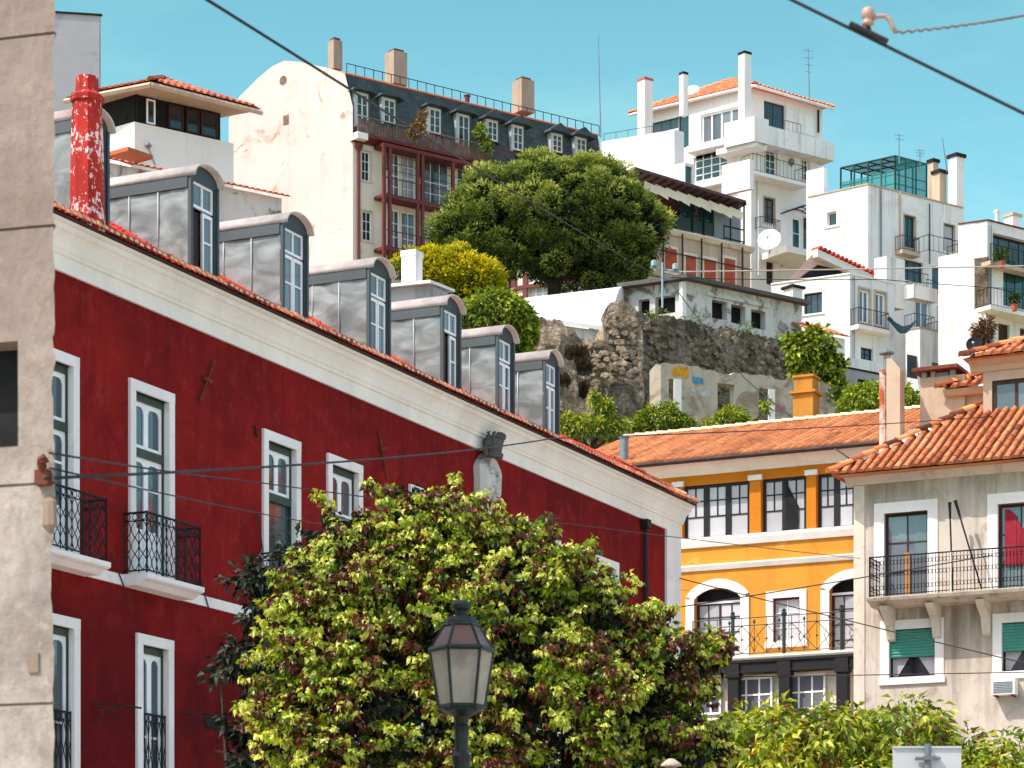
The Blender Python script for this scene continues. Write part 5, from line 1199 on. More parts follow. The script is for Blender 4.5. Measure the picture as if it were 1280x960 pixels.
def net():
    t = NT('green_shade_net'); t.done(srgb(30, 120, 112), .8); tr = t.n('ShaderNodeBsdfTransparent'); m = t.n('ShaderNodeMixShader'); m.inputs[0].default_value = .3
    t.l(t.b.outputs[0], m.inputs[1]); t.l(tr.outputs[0], m.inputs[2]); t.l(m.outputs[0], t.out.inputs[0]); return t.m
M['net'] = net()
mb = MB(); mb.quad(pt(0, 0, zt_+.06), pt(1, 0, zt_+.06), pt(1, 1, zt_+.06), pt(0, 1, zt_+.06)); mb.quad(pt(0, -.01, zb_), pt(0, -.01, zb_+1.3), pt(1, -.01, zb_+1.3), pt(1, -.01, zb_)); mb.quad(pt(-.01, 0, zb_), pt(-.01, 1, zb_), pt(-.01, 1, zt_), pt(-.01, 0, zt_)); mb.build('netting', M['net'], pg)
for x0, x1, y0, y1, Y, m_ in ((1186, 1205, 198, 300, 146.5, 'white_wall'), (1166, 1183, 218, 290, 147, 'beige2'), (1160, 1173, 204, 290, 149, 'beige2')): chimney(par, x0, x1, y0, y1, Y, m_, 'dark', capk=1.3, capz=.18)
# ---- lower white house in front
Nh = Block(1062, 128.0, 343, 964, 1118, 26, 'white_wall2', L=WL2).root('small_white_house', 'low white house with brown awning window and paired french doors facing the vine', 'building')
par = Nh.par
Nh.win('L', 1005, 1028, 366, 392, 3, 1, glass='g_dark', frame='brown_dark', surround='stone_white', sw=.1, rec=.14, fw=.06)
Nh.win('R', 1074, 1087, 362, 404, 2, 1, glass='g_blue', surround='beige2', sw=.1, rec=.1, fw=.1, mull=1); Nh.win('R', 1094, 1107, 366, 408, 2, 1, glass='g_blue', surround='beige2', sw=.1, rec=.1, fw=.1, mull=1)
Nh.win('R', 1076, 1091, 435, 450, 2, 2, glass='g_dark', frame='iron', rec=.12)
Nh.done(cope='cream')
hrail(par, Nh.R, 1073, 1111, 388, 409, .5, 'iron', 'bars', .17, True, 'cream')
chimney(par, 980, 1003, 362, 400, 126.8, 'white_wall', 'dark', capk=1.35, capz=.12)
b2 = Block(1060, 126, 446, 1045, 1112, 25, 'white_wall2'); b2.par = par; b2.done(name='terrace_wall')
f6 = Face(1100, 122, HR)
b2 = Block(1045, 121, 458, 1038, 1108, 24, 'grey_conc', L=WL); b2.par = par
b2.hole('R', 1072, 1092, 475, 490, 'dark', .12); b2.done(name='yard_wall', cope='dark')
# low tiled lean-to beside it
lt = house('tiled_shed', 'low shed with orange tiled lean-to roof between ruin and white house', 'shed', Face(1002, 119, HR), 0, 0, 28)
f7 = Face(1002, 119, HR); s1 = f7.s(1056); z0 = f7.z(1002, 412); V = Vector((0, 1, .45))
mb = MB(f7.M); tiles(mb, (0, -.3, z0), (1, 0, 0), V, s1, 2.0, col=.3, row=.42); rr = mb.build('roof', M['tile_hill'], lt)
mb = MB(f7.M); mb.poly([(0, -.3, z0-.02), (s1, -.3, z0-.02), (s1, 1.6, z0+.8), (0, 1.6, z0+.8)]); mb.box(0, s1, 0, 1.6, 24, z0-.03); mb.build('wall', M['white_wall2'], lt)
# ---- house at the right border
Q = Block(1234, 132.0, 276, 1198, 1310, 27, 'white_wall2', L=WL2).root('corner_house', 'white and rubble house at right border with dark glazed loggias on two floors', 'building')
par = Q.par
Q.win('R', 1241, 1292, 297, 332, 4, 1, glass='g_dark', frame='iron', rec=.3, fw=.07); Q.win('R', 1254, 1295, 341, 386, 4, 2, glass='g_teal', frame='iron', rec=.3, fw=.07)
Q.hole('R', 1248, 1262, 405, 440, 'brown_dark', .15, 'door'); Q.hole('R', 1275, 1288, 411, 445, 'brown_dark', .15, 'door')
Q.done(cope='rust', rev=.3)
fbox(par, 'stone_pier', Q.L, 1218, 1235, 322, 386, -.08, .02, 'rubble_l')
hrail(par, Q.R, 1238, 1300, 312, 333, .5, 'iron', 'lace', .4, False, 'beige2'); hrail(par, Q.R, 1238, 1300, 366, 388, .9, 'iron', 'bars', .25, True, 'cream')
chimney(par, 1255, 1276, 272, 295, 136, 'white_wall', 'beige2', capk=1.2); chimney(par, 1243, 1250, 266, 285, 137, 'white_wall', 'white_wall', taper=.7)

# ---- house with rust shutters behind the pine
Sh = Block(785, 139.0, 280, 770, 938, 32, 'beige2').root('shuttered_house', 'beige house with tall rust red shutters and a covered roof terrace', 'building')
par = Sh.par; Sf = Sh.R; zt_ = Sf.z(842, 289); Sh.zt = zt_
for x0, x1, y0, y1 in ((802, 816, 306, 334), (831, 845, 311, 340), (857, 869, 320, 352), (880, 894, 325, 356), (905, 918, 324, 360)):
    r = Sf.rect(x0, x1, y0, y1); mb = MB(Sf.M); c = (r[0]+r[1])/2
    mb.box(r[0], c-.01, -.07, -.005, r[2], r[3]); mb.box(c+.01, r[1], -.07, -.005, r[2], r[3])
    for k in range(12): z_ = r[2]+(r[3]-r[2])*(k+.5)/12; mb.box(r[0]+.06, r[1]-.06, -.085, -.071, z_-.03, z_+.03)
    o = mb.build('shutter', M['rust_shutter'], par); frame_surround(Sf, o, r, 'cream_wall', .14, .03)
Sh.done()
mb = MB(Sf.M); mb.sweep([(.1, zt_-.25), (-.12, zt_-.25), (-.3, zt_-.05), (-.3, zt_+.02), (.1, zt_+.02)], 0, Sh.sr+.1); mb.build('cornice', M['stone_old'], par)
mb = MB(Sf.M)
for x in (792, 826, 850, 874, 899, 925): s_ = Sf.s(x); mb.tube([(s_, -.2, 34), (s_, -.2, zt_+.1)], .05, 5)
for z_ in (zt_-1.2, zt_-2.6): mb.tube([(0, -.2, z_), (Sh.sr, -.2, z_)], .035, 5)
mb.build('iron_frame', M['brown_dark'], par)
f8 = Sf.off(0, .6)
fbox(par, 'terrace_screen', f8, 893, 926, 256, 311, 0, .1, 'grey_board')
mb = MB(f8.M); mb.box(f8.s(838), f8.s(893), 2, 2.1, zt_, f8.z(860, 240)); mb.build('terrace_back', M['dark'], par)
for x0, x1, y0, y1 in ((851, 868, 254, 274), (873, 893, 253, 281)): fbox(par, 'terrace_glass', f8, x0, x1, y0, y1, .25, .3, 'g_teal')
fbox(par, 'terrace_parapet', f8, 842, 893, 274, 290, .05, .2, 'iron_green')
mb = MB(f8.M)
for y_ in (285, 300): mb.tube([(f8.s(905), 0, f8.z(918, y_)), (f8.s(931), 0, f8.z(918, y_))], .04, 4)
mb.tube([(f8.s(905), 0, f8.z(918, 284)), (f8.s(905), 0, f8.z(918, 304))], .04, 4)
o_ = mb.build('terrace_rail', M['iron'], par)
for x in (845, 866, 880, 913, 930): mb = MB(f8.M); s_ = f8.s(x); mb.tube([(s_, 0, zt_-.2), (s_, 0, f8.z(x, 252))], .05, 5); mb.build('canopy_post', M['iron'], par)
fa = Sf.off(0, -.9); s0, s1 = fa.s(794), fa.s(933); z0 = fa.z(794, 212); z1 = fa.z(933, 254)
mb = MB(fa.M); zz = (z0+z1)/2
mb.prism([(s0, 0, z0), (s1, 0, z1), (s1, 0, z1+.14), (s0, 0, z0+.14)], (0, 3.6, -.25)); can = mb.build('canopy', simple('plum_brown_sheet', srgb(84, 52, 58), .6), par)
mb = MB(fa.M)
for k in range(15): t = k/14; s_ = s0+(s1-s0)*t; z_ = z0+(z1-z0)*t; mb.tube([(s_, 0, z_-.05), (s_, 3.5, z_-.32)], .05, 4)
mb.build('canopy_rib', M['brown_dark'], can)
mb = MB(fa.M)
for k in range(9): t = (k+.3)/9; s_ = s0+.8+(s1-s0-1)*t; z_ = z0+(z1-z0)*((s_-s0)/(s1-s0)); mb.quad((s_, .5, z_-.2), (s_+.9, .5, z_-.36), (s_+.9, .55, z_-.75-.1*(k % 2)), (s_, .55, z_-.6)) 
mb.build('awning_valance', M['cream_wall'], can)
# ---- glazed gallery below the pine
Gh = Block(742, 134.0, 330, 640, 790, 31, 'cream_wall', L=WL2).root('glazed_gallery_house', 'low house with red framed white glazing half hidden under the stone pine', 'building')
for x0, x1 in ((660, 695), (703, 736)):
    for y0, y1 in ((331, 351), (355, 376)): Gh.win('L', x0, x1, y0, y1, 4, 2, glass='g_pale', frame='white_paint', rec=.1, fw=.07, bar=.04)
Gh.done()
mb = MB(Gh.L.M)
for x in (643, 657, 699, 740): s_ = Gh.L.s(x); mb.box(s_-.12, s_+.12, -.1, -.01, 31, Gh.zt)
for y_ in (329, 353): z_ = Gh.L.z(700, y_); mb.box(Gh.sl, 0, -.11, -.012, z_-.09, z_+.09)
mb.build('red_frame', M['ped_red'], Gh.par)

# ---- left background
Wb = Block(168, 95.0, 152, 118, 292, 22, 'white_wall').root('loggia_house', 'white house with dark glazed loggia under a low tiled hip roof behind the palace', 'building')
par = Wb.par; Wb.done()
zs = Wb.zt; zl = zat(112, 95)
f9, f9l = Wb.R.off(0, .25), Wb.L
mb = MB(); wall(mb, Wb.R.M, .15, Wb.sr-.4, zs, zl, [], y=.25); wall(mb, Wb.L.M, Wb.sl, -.1, zs, zl, [], y=.25); mb.build('loggia', M['dark'], par)
for a, b in ((186, 197), (214, 232), (236, 252), (254, 275)):
    r = Wb.R.rect(a, b, 118, 160); r = (r[0], r[1], zs+.1, zl-.15); window(Wb.R, par, r, 1, 1, 'white_paint' if a < 200 else 'brown_dark', 'g_dark', rec=0, y=.15, fw=.06)
oh = .95; base = [Wb.L.w(Wb.sl-.5, -oh, zl), Wb.R.w(-.0, -oh*1.25, zl), Wb.R.w(Wb.sr+.6, -oh, zl)]; base.append(base[0]+base[2]-base[1]); apex = (base[1]*1.2+base[0]+base[2]+base[3]*1.2)/4.4+Vector((0, 0, .85))
mb = MB()
for i in range(2):
    p0, p1 = base[i], base[i+1]; U = (p1-p0); L = U.length; U = U/L; mid_ = apex-p0; t = mid_.dot(U); V = mid_-U*t; h = V.length
    tiles(mb, p0, U, V/h, L, h, lambda u, v, t=t, L=L, h=h: v/h < min(u/t, (L-u)/(L-t))+.02, col=.26, row=.42, amp=.08)
ridge(mb, base[1], apex, .13)
r_ = mb.build('roof', M['tile_hill'], par)
mb = MB()
for i in range(4): mb.poly([base[i], base[(i+1) % 4], apex])
mb.build('roof_deck', M['tile_hill'], r_)
mb = MB(); mb.poly([b_-Vector((0, 0, .06)) for b_ in base[::-1]])
for i in range(2):
    p0, p1 = base[i]-Vector((0, 0, .16)), base[i+1]-Vector((0, 0, .16)); mb.tube([p0, p1], .1, 5)
mb.build('soffit', M['beige2'], r_)
mb = MB(Wb.R.M); c_ = Wb.R.p(184, 183); mb.lathe([(.02, c_[1]-.1), (.12, c_[1]), (.02, c_[1]+.12)], (c_[0], -.1), 8); mb.tube([(c_[0], -.05, c_[1]), (c_[0]+.3, -.03, c_[1]-.6)], .02, 4); mb.build('wall_lamp', M['galv'], par)
fbox(par, 'side_roof', Wb.L, 132, 160, 187, 192, -1.2, 0, 'tile_hill')
Gc = Block(124, 100.0, 20, 60, 126, 20, 'grey_conc', L=WL2).root('concrete_tower', 'plain grey concrete tower block behind the red chimney', 'building')
Gc.L = Face(0, 0, unit(.98, .17), Gc.R.o); Gc.sl = Gc.L.s(50); Gc.done(cope='dark')
gw = Face(270, 86, HR); t = house('garden_wall', 'cream garden wall with a red tile coping behind the second roof dormer', 'wall', gw, 0, 0, 20)
s1 = gw.s(352); zz = gw.z(270, 231); mb = MB(gw.M); mb.box(-4, s1, 0, .4, 18, zz); mb.build('wall', M['ruin_white'], t)
mb = MB(gw.M); tiles(mb, (-4, -.22, zz+.03), (1, 0, 0), (0, 1, .35), s1+4.2, .75, col=.22, row=.38); mb.build('coping_tiles', M['tile_hill'], t)
t = house('white_shed', 'small shed with pale sheet roof and white chimney beside the yellow bush', 'shed', Face(486, 95, FRONT), 0, 0, 22)
ws = Face(486, 95, FRONT); s1 = ws.s(538); z_ = ws.z(500, 356); mb = MB(ws.M); mb.box(-1, s1-.1, .1, 2.5, 20, z_-.06); mb.build('wall', M['grey_conc'], t)
mb = MB(ws.M); mb.prism([(-1, -.2, z_-.05), (s1+.1, -.2, z_-.12), (s1+.1, -.2, z_-.02), (-1, -.2, z_+.05)], (-.5, 2.9, .42)); mb.build('roof', M['sheet_white'], t)
c_ = P(515, 330, 97); chimney(t, 502, 528, 322, 362, 97, 'white_wall2', 'white_wall2', math.atan2(FRONT[1], FRONT[0]), capk=1.1, capz=.2)

def drain(par, f, x, y0, y1, m='galv', r=.05):
    s_ = f.s(x); mb = MB(f.M); mb.tube([(s_, -.07, f.z(x, y1)), (s_, -.07, f.z(x, y0))], r, 5); mb.build('downpipe', M[m], par)
drain(Mh.par, Mh.R, 1100, 236, 345); drain(Mh.par, Mh.R, 1161, 255, 330, 'iron', .03); drain(Mh.par, Mh.R, 1124, 240, 318, 'beige2'); drain(T.par, T.R, 947, 190, 345, 'white_wall2', .07); drain(Nh.par, Nh.R, 1066, 346, 470, 'galv'); drain(Q.par, Q.R, 1237, 282, 430, 'galv')
drain(T.par, T2.R, 1022, 138, 166, 'iron', .06)
for (lab, x, y, Y, r_, hb) in (('potted green plant on the upper loggia balcony at right border', 1252, 327, 131, 6, Q), ('small potted plant on the lower loggia balcony at right border', 1268, 381, 130.6, 4, Q)):
    q = P(x, y, Y); t = thing('potted_plant', lab, 'plant', (q.x, q.y, q.z-.3)); mb = MB(); mb.lathe([(.12, q.z-.3), (.18, q.z), (.2, q.z+.02), (.15, q.z+.02)], (q.x, q.y), 8); mb.build('pot', M['terra'], t)
    foliage('leaves', POTLEAF, [(q.x, q.y, q.z+.3, r_*Y/F, r_*Y/F, r_*Y/F*1.2)], 24, 8, .12, .2, .09, [(.3, 1), (.7, 1)], parent=t)
# ------------------------------------------------------------------ ruins on the terrace
RD = unit(7400, 3404)
def lump(mb, M_, s0, s1, y, zb, top, nz=14, ns=40, amp=.12, seed=1, edge=.0, pits=()):
    """rough wall surface: uneven face and uneven crest"""
    r = random.Random(seed); G = [[r.gauss(0, 1) for _ in range(90)] for _ in range(90)]
    def nz_(a, b):
        i, j = int(a), int(b); t, u = a-i, b-j; return (G[i % 90][j % 90]*(1-t)+G[(i+1) % 90][j % 90]*t)*(1-u)+(G[i % 90][(j+1) % 90]*(1-t)+G[(i+1) % 90][(j+1) % 90]*t)*u
    old = mb.M; mb.M = M_; V = []
    for i in range(ns+1):
        s = s0+(s1-s0)*i/ns; zt = top(s)+amp*.8*nz_(i*.8+3, 2.5)
        for j in range(nz+1):
            z = zb+(zt-zb)*j/nz; q = amp*(nz_(s*.9+40, z*.9+40)+.6*nz_(s*2.7+40, z*2.7+30)); lean = edge*j/nz
            for ps, pz, pa, pb, pd in pits:
                g_ = ((s-ps)/pa)**2+((z-pz)/pb)**2+.35*nz_(s*2+20, z*2+20)
                if g_ < 1: q -= pd*(1-max(0, g_)**2)
            V.append((s+amp*.4*nz_(j*.9+11, i*.5), y-q+lean, z))
        V.append((s, y+1.0+lean, zt-.1))
    k = nz+2
    mb.add(V, [(i*k+j, (i+1)*k+j, (i+1)*k+j+1, i*k+j+1) for i in range(ns) for j in range(nz+1)], .5); mb.M = old
def stones(mb, f, s0, s1, z0, top, n, edge, zb, seed, pr=.1):
    r = random.Random(seed); old = mb.M; mb.M = f.M
    for _ in range(n):
        s = r.uniform(s0, s1); zt = top(s); z = r.uniform(z0, zt-.15); w = r.uniform(.1, .3); h = w*r.uniform(.5, .85); y = edge*(z-zb)/(zt-zb)-r.uniform(.0, pr); k = r.randint(5, 7); ph = r.uniform(0, 6)
        ou = [(w*r.uniform(.8, 1.1)*math.cos(ph+q*6.283/k), h*r.uniform(.8, 1.1)*math.sin(ph+q*6.283/k)) for q in range(k)]
        vs = [(s+a_, y+.3, z+b_) for a_, b_ in ou]+[(s+a_, y, z+b_) for a_, b_ in ou]+[(s+a_*.72, y-.05, z+b_*.72) for a_, b_ in ou]
        mb.add(vs, [(q+j*k, (q+1) % k+j*k, (q+1) % k+(j+1)*k, q+(j+1)*k) for j in range(2) for q in range(k)]+[tuple(range(2*k, 3*k))], r.uniform(.15, .9))
    mb.M = old
rw = Face(790, 112.0, HR)
t = house('rubble_wall', 'long dark rubble retaining wall with a tall broken buttress below the abandoned hut', 'wall', rw, 0, 0, 20)
topw = lambda s: rw.z(800, 384)+(rw.z(997, 424)-rw.z(800, 384))*(s-rw.s(800))/(rw.s(997)-rw.s(800))
mb = MB(); lump(mb, rw.M, rw.s(792), rw.s(1003), 0, 20, topw, 30, 90, .09, 3, .5); stones(mb, rw, rw.s(803), rw.s(1000), 24.5, topw, 620, .5, 20, 11); mb.build('wall', M['rubble'], t)
bf = Face(780, 110.5, unit(1, .12)); mb = MB()
def topb(s):
    x = (s-bf.s(757))/(bf.s(804)-bf.s(757)); return bf.z(780, 512)+(bf.z(780, 372)-bf.z(780, 512))*(1-.12*abs(x-.35)-.55*max(0, x-.72)-.9*max(0, .12-x))
lump(mb, bf.M, bf.s(757), bf.s(806), 0, 20, topb, 30, 18, .1, 5, .35); stones(mb, bf, bf.s(763), bf.s(800), 23, lambda s: topb(s)-.2, 150, .35, 20, 12); mb.M = bf.M
mb.quad((bf.s(806), .3, 20), (bf.s(806), 3, 20), (bf.s(806), 3, bf.z(806, 400)), (bf.s(806), .5, bf.z(806, 400))); mb.quad((bf.s(757), 3, 20), (bf.s(757), .3, 20), (bf.s(757), .5, bf.z(757, 400)), (bf.s(757), 3, bf.z(757, 400)))
mb.build('buttress', M['rubble_l'], t)
lw = Face(664, 108.5, unit(1, .06)); t = house('broken_wall', 'crumbling pale rubble wall with dark hollows under the white membrane roof', 'wall', lw, 0, 0, 20)
mb = MB(); lump(mb, lw.M, lw.s(650), lw.s(762), 0, 20, lambda s: lw.z(700, 404)+.25*math.sin(s*2)-.2*(s-lw.s(700)), 44, 64, .12, 9, .5, [(*lw.p(725, 436), .55, .2, .8), (*lw.p(733, 454), .45, .35, 1.0), (*lw.p(731, 484), .25, .35, .9), (*lw.p(705, 475), .25, .22, .7), (*lw.p(690, 440), .3, .4, .4)]); stones(mb, lw, lw.s(668), lw.s(702), 23, lambda s: lw.z(700, 410), 90, .5, 20, 13); stones(mb, lw, lw.s(744), lw.s(760), 23, lambda s: lw.z(750, 420), 40, .5, 20, 14); mb.build('wall', M['rubble_l'], t)
# membrane roof
mr = Face(668, 113, unit(1, .1)); t = house('membrane_roof_shed', 'shed with smooth white curved membrane roof on a stone parapet', 'shed', mr, 0, 0, 26)
n = 10; A0 = [(mr.s(640), mr.z(640, 376)), (mr.s(779, 3), mr.z(779, 361, 3))]
mb = MB(mr.M); rows = []
front = [(mr.s(664), 0, mr.z(664, 395)), (mr.s(762), 0, mr.z(762, 409))]; back = [(mr.s(646, 4), 4, mr.z(646, 377, 4)), (mr.s(780, 4), 4, mr.z(780, 361, 4))]
V = []
for i in range(n+1):
    t_ = i/n; b = math.sin(t_*math.pi/2); 
    for k in range(2):
        f0, b0 = Vector(front[k]), Vector(back[k]); q = f0.lerp(b0, t_); q.z = f0.z+(b0.z-f0.z)*b; V.append(q)
mb.add(V, [(2*i, 2*i+1, 2*i+3, 2*i+2) for i in range(n)], .5)
mb.add([V[2*i+1] for i in range(n+1)]+[Vector((V[2*n+1].x, V[2*n+1].y, V[1].z))], [tuple(range(n+2))], .5)
mb.add([V[0]-Vector((0, 0, .16)), V[1]-Vector((0, 0, .16)), V[1], V[0]], [(0, 1, 2, 3)], .5)
mb.build('roof', M['sheet_white'], t, False)
mb = MB(mr.M); mb.prism([(mr.s(660), .15, 24), (mr.s(762), .15, 24), (mr.s(762), .15, front[1][2]-.17), (mr.s(664), .15, front[0][2]-.17)], (0, 3.2, 0)); mb.build('parapet', M['ruin_white'], t)
# abandoned hut
Hh = Block(857, 116.0, 351, 778, 1002, 21, 'ruin_white', L=WL2).root('abandoned_hut', 'abandoned flat roofed hut of peeling whitewash with three black window holes', 'building')
for x0, x1, y0, y1 in ((890, 909, 376, 399), (914, 932, 382, 405), (939, 957, 388, 411)): Hh.hole('R', x0, x1, y0, y1, 'dark', .4)
for x0, x1, y0, y1 in ((798, 812, 374, 392), (819, 844, 370, 392)): Hh.hole('L', x0, x1, y0, y1, 'dark', .4)
Hh.done(rev=.35)
mb = MB(); Lp, Rp = Hh.L, Hh.R
mb.M = Rp.M; mb.box(-.3, Hh.sr+.25, -.35, .1, Hh.zt+.004, Hh.zt+.16); mb.M = Lp.M; mb.prism([(Hh.sl, -.5, Hh.zt-.02), (.28, -.5, Hh.zt-.02), (.28, -.5, Hh.zt+.155), (Hh.sl, -.5, Hh.zt+.155)], (0, 4, .25)); mb.build('roof', M['roof_dark'], Hh.par)
fbox(Hh.par, 'lintel', Hh.R, 884, 962, 372, 377, -.08, .02, 'ruin_white')
fbox(Hh.par, 'corner_post', Hh.R, 853, 858, 352, 395, -.12, .1, 'stone_white')
# ruined house front
rf = Face(826, 104.5, RD); t = house('ruined_house', 'roofless ruined house front with empty door and window openings and graffiti', 'ruin', rf, 0, 0, 20)
hs = [rf.rect(836, 850, 474, 525), rf.rect(897, 918, 480, 522), rf.rect(949, 967, 486, 527)]
s1 = rf.s(1057); ztop = lambda s: rf.z(826, 456)-.01*s+.12*math.sin(s*1.1+.5)+(.18 if 3.1 < s < 5 else 0)
mb = MB(); m = 46
wall(mb, rf.M, 0, s1, 20, rf.z(940, 484), hs, .35); mb.M = rf.M; zk = rf.z(940, 484)
hs2 = [h for h in hs if h[3] > zk]
cuts = sorted({0, s1} | {h[i] for h in hs2 for i in (0, 1)} | {s1*k/m for k in range(m+1)})
for a, b in zip(cuts[:-1], cuts[1:]):
    c = (a+b)/2; z0 = zk
    for h in hs2:
        if h[0] < c < h[1]: z0 = h[3]
    z1a, z1b = ztop(a)+.03*math.sin(a*9), ztop(b)+.03*math.sin(b*9)
    mb.quad((a, 0, z0), (b, 0, z0), (b, 0, z1b), (a, 0, z1a), .5); mb.quad((a, 0, z1a), (b, 0, z1b), (b, .45, z1b+.02), (a, .45, z1a+.02), .5)
for h in hs2:
    for x in (h[0], h[1]): mb.quad((x, 0, zk), (x, .35, zk), (x, .35, h[3]), (x, 0, h[3]), .5)
    mb.quad((h[0], 0, h[3]), (h[0], .35, h[3]), (h[1], .35, h[3]), (h[1], 0, h[3]), .5)
mb.build('front_wall', M['ruin_wall'], t)
lf_ = Face(0, 0, WL2, rf.o); mb = MB(lf_.M); sl = lf_.s(812); mb.prism([(sl, 0, 20), (0, 0, 20), (0, 0, rf.z(826, 456)), (sl*.4, 0, rf.z(826, 454)), (sl, 0, rf.z(826, 462))], (0, .4, 0)); mb.build('end_wall', M['ruin_wall'], t)
for h, w in zip(hs, (.3, 0, .26)):
    if w: mb = MB(rf.M); mb.box(h[1]-w*.9, h[1]+.05, -.03, .06, h[2], h[3]); mb.build('jamb', M['stone_white'], t)
for (x, y, rr, col, sd) in ((850, 464, 1.2, (214, 160, 30), 1), (872, 476, .8, (90, 150, 175), 2), (882, 492, .7, (196, 200, 200), 3), (975, 511, .7, (196, 110, 120), 4), (866, 488, .5, (190, 196, 196), 5)):
    r = random.Random(sd); c = rf.p(x, y); mb = MB(rf.M); k = rf.o[1]/F
    for q in range(5):
        cx_, cz_ = c[0]+(q-2)*rr*.11, c[1]+r.uniform(-.06, .06)*rr; w = rr*.1
        pts = [(cx_+w*r.uniform(.8, 1.2)*math.cos(a*.7), -.012-.002*q, cz_+rr*.17*r.uniform(.7, 1.2)*math.sin(a*.7)) for a in range(9)]
        mb.poly(pts, .5)
    mb.build('graffiti', simple('graffiti_paint', srgb(*col), .8, 0, .5, 6), t)

# ------------------------------------------------------------------ planting
LEAF = leaf_mat('broad_leaf', [(0, srgb(84, 38, 34)), (.16, srgb(124, 66, 50)), (.24, srgb(112, 72, 42)), (.32, srgb(48, 74, 20)), (.55, srgb(104, 134, 30)), (.8, srgb(180, 194, 54)), (1, srgb(226, 226, 124))], .3, .3)
LEAF2 = leaf_mat('long_leaf', [(0, srgb(120, 70, 40)), (.12, srgb(70, 96, 24)), (.5, srgb(134, 158, 36)), (1, srgb(212, 208, 76))], .35, .4)
LEAFD = leaf_mat('shaded_leaf', [(0, srgb(12, 20, 10)), (.6, srgb(28, 44, 20)), (1, srgb(64, 84, 34))], .1, .6)  # near-black greens: shade inside the crowns put into the leaf colour
PINE = leaf_mat('pine_needle', [(0, srgb(16, 28, 12)), (.35, srgb(52, 76, 28)), (.7, srgb(122, 142, 56)), (1, srgb(196, 200, 112))], .2, .6, .5)
YBUSH = leaf_mat('yellow_bush_leaf', [(0, srgb(84, 90, 10)), (.5, srgb(168, 166, 20)), (1, srgb(226, 208, 40))], .3, .5)
SHRUB = leaf_mat('shrub_leaf', [(0, srgb(34, 54, 14)), (.5, srgb(96, 126, 32)), (1, srgb(192, 198, 78))], .3, .5)
def limbs(par, base, tips, r0, mat='bark', name='trunk', fork=.35, seed=0, tw=.32):
    r = random.Random(seed); mb = MB(); base = Vector(base); tips = [Vector(q) for q in tips]
    f = base.lerp(sum(tips, Vector())/len(tips), fork); f.x = base.x+(f.x-base.x)*.3; f.y = base.y+(f.y-base.y)*.3
    mb.tube([base, base.lerp(f, .5)+Vector((r.uniform(-.1, .1), 0, 0)), f], r0*1.25, 9, r1=r0*.85)
    for q in tips:
        a = f.lerp(q, .35)+Vector((r.uniform(-.25, .25), r.uniform(-.25, .25), .25)); b = f.lerp(q, .7)+Vector((r.uniform(-.2, .2), r.uniform(-.2, .2), .15))
        mb.tube([f-Vector((0, 0, .1)), a, b, q], r0*.62, 6, r1=r0*.12)
        for k in range(3):
            d = Vector((r.gauss(0, 1), r.gauss(0, 1), r.uniform(.1, 1))).normalized()*(q-f).length*tw; mb.tube([b, b+d*.6, b+d], r0*.2, 5, r1=r0*.06)
    return mb.build(name, M[mat], par)
def tree(name, label, cat, basep, blobs, tips, r0, fol, group=None, seed=0):
    t = thing(name, label, cat, basep, 0, group); limbs(t, basep, tips, r0, seed=seed)
    for f in fol: foliage('crown', f[0], f[1], *f[2:9], parent=t, **f[9])
    return t
Yb = 31.0
big = [pblob(*q, k=k) for q, k in (((600, 770, Yb, 128), (1, .8, 1)), ((480, 706, Yb, 82), (1, .8, 1)), ((428, 790, Yb, 84), (1, .8, 1)), ((716, 784, Yb, 92), (1, .8, 1)), ((786, 816, Yb, 58), (1, .8, 1)), ((846, 838, Yb, 34), (1, .8, .9)),
   ((532, 674, Yb, 64), (1, .8, 1)), ((640, 716, Yb, 72), (1, .8, 1)), ((402, 706, Yb, 38), (1, .8, 1)), ((500, 890, Yb, 160), (1, .7, 1)), ((660, 900, Yb, 170), (1, .7, 1)), ((780, 905, Yb, 92), (1, .7, 1)), ((390, 880, Yb, 66), (1, .8, 1)), ((860, 930, Yb, 46), (1, .8, 1)), ((552, 632, Yb, 30), (1, .8, .9)), ((512, 612, Yb, 18), (1, .8, .9)), ((400, 652, Yb, 18), (1.2, .8, .8)), ((880, 800, Yb, 16), (1.4, .8, .8)))]
big = [(q[0], q[1], q[2]-.17, q[3], q[4], q[5]) for q in big]
base = (-.3, Yb, 0)
bt = thing('leafy_tree', 'big broad tree with yellow green and reddish leaves in front of the palace', 'tree', base)
limbs(bt, base, [(b[0], b[1], b[2]) for b in big[:10]], .24, seed=3)
pc, pn_ = blob_points(big, 560, .72, 1.0, -.8)
sub = [(c[0], c[1], c[2], r_, r_, r_*.8) for c, r_ in zip(pc, RNG.uniform(.1, .3, len(pc)))]
sp, sn = blob_points(big, 210, .95, 1.04, -.35)
for p_, n_ in zip(sp, sn):                       # sprigs that break the outline
    u_ = n_+RNG.normal(0, .35, 3); u_[2] += .25; u_ /= np.linalg.norm(u_); l_ = RNG.uniform(.18, .5)
    for k_ in range(3): q_ = p_+u_*l_*(k_+1)/3; sub.append((q_[0], q_[1], q_[2], .085-.02*k_, .085-.02*k_, .08-.02*k_))
B_ = np.array(sub); kk_ = RNG.choice(len(B_), 12500, p=B_[:, 3]**1.5/np.sum(B_[:, 3]**1.5)); dd_ = RNG.normal(size=(12500, 3)); dd_ /= np.linalg.norm(dd_, axis=1, keepdims=True)
cc_ = B_[kk_, :3]+dd_*B_[kk_, 3:]*RNG.uniform(.6, 1.15, (12500, 1))
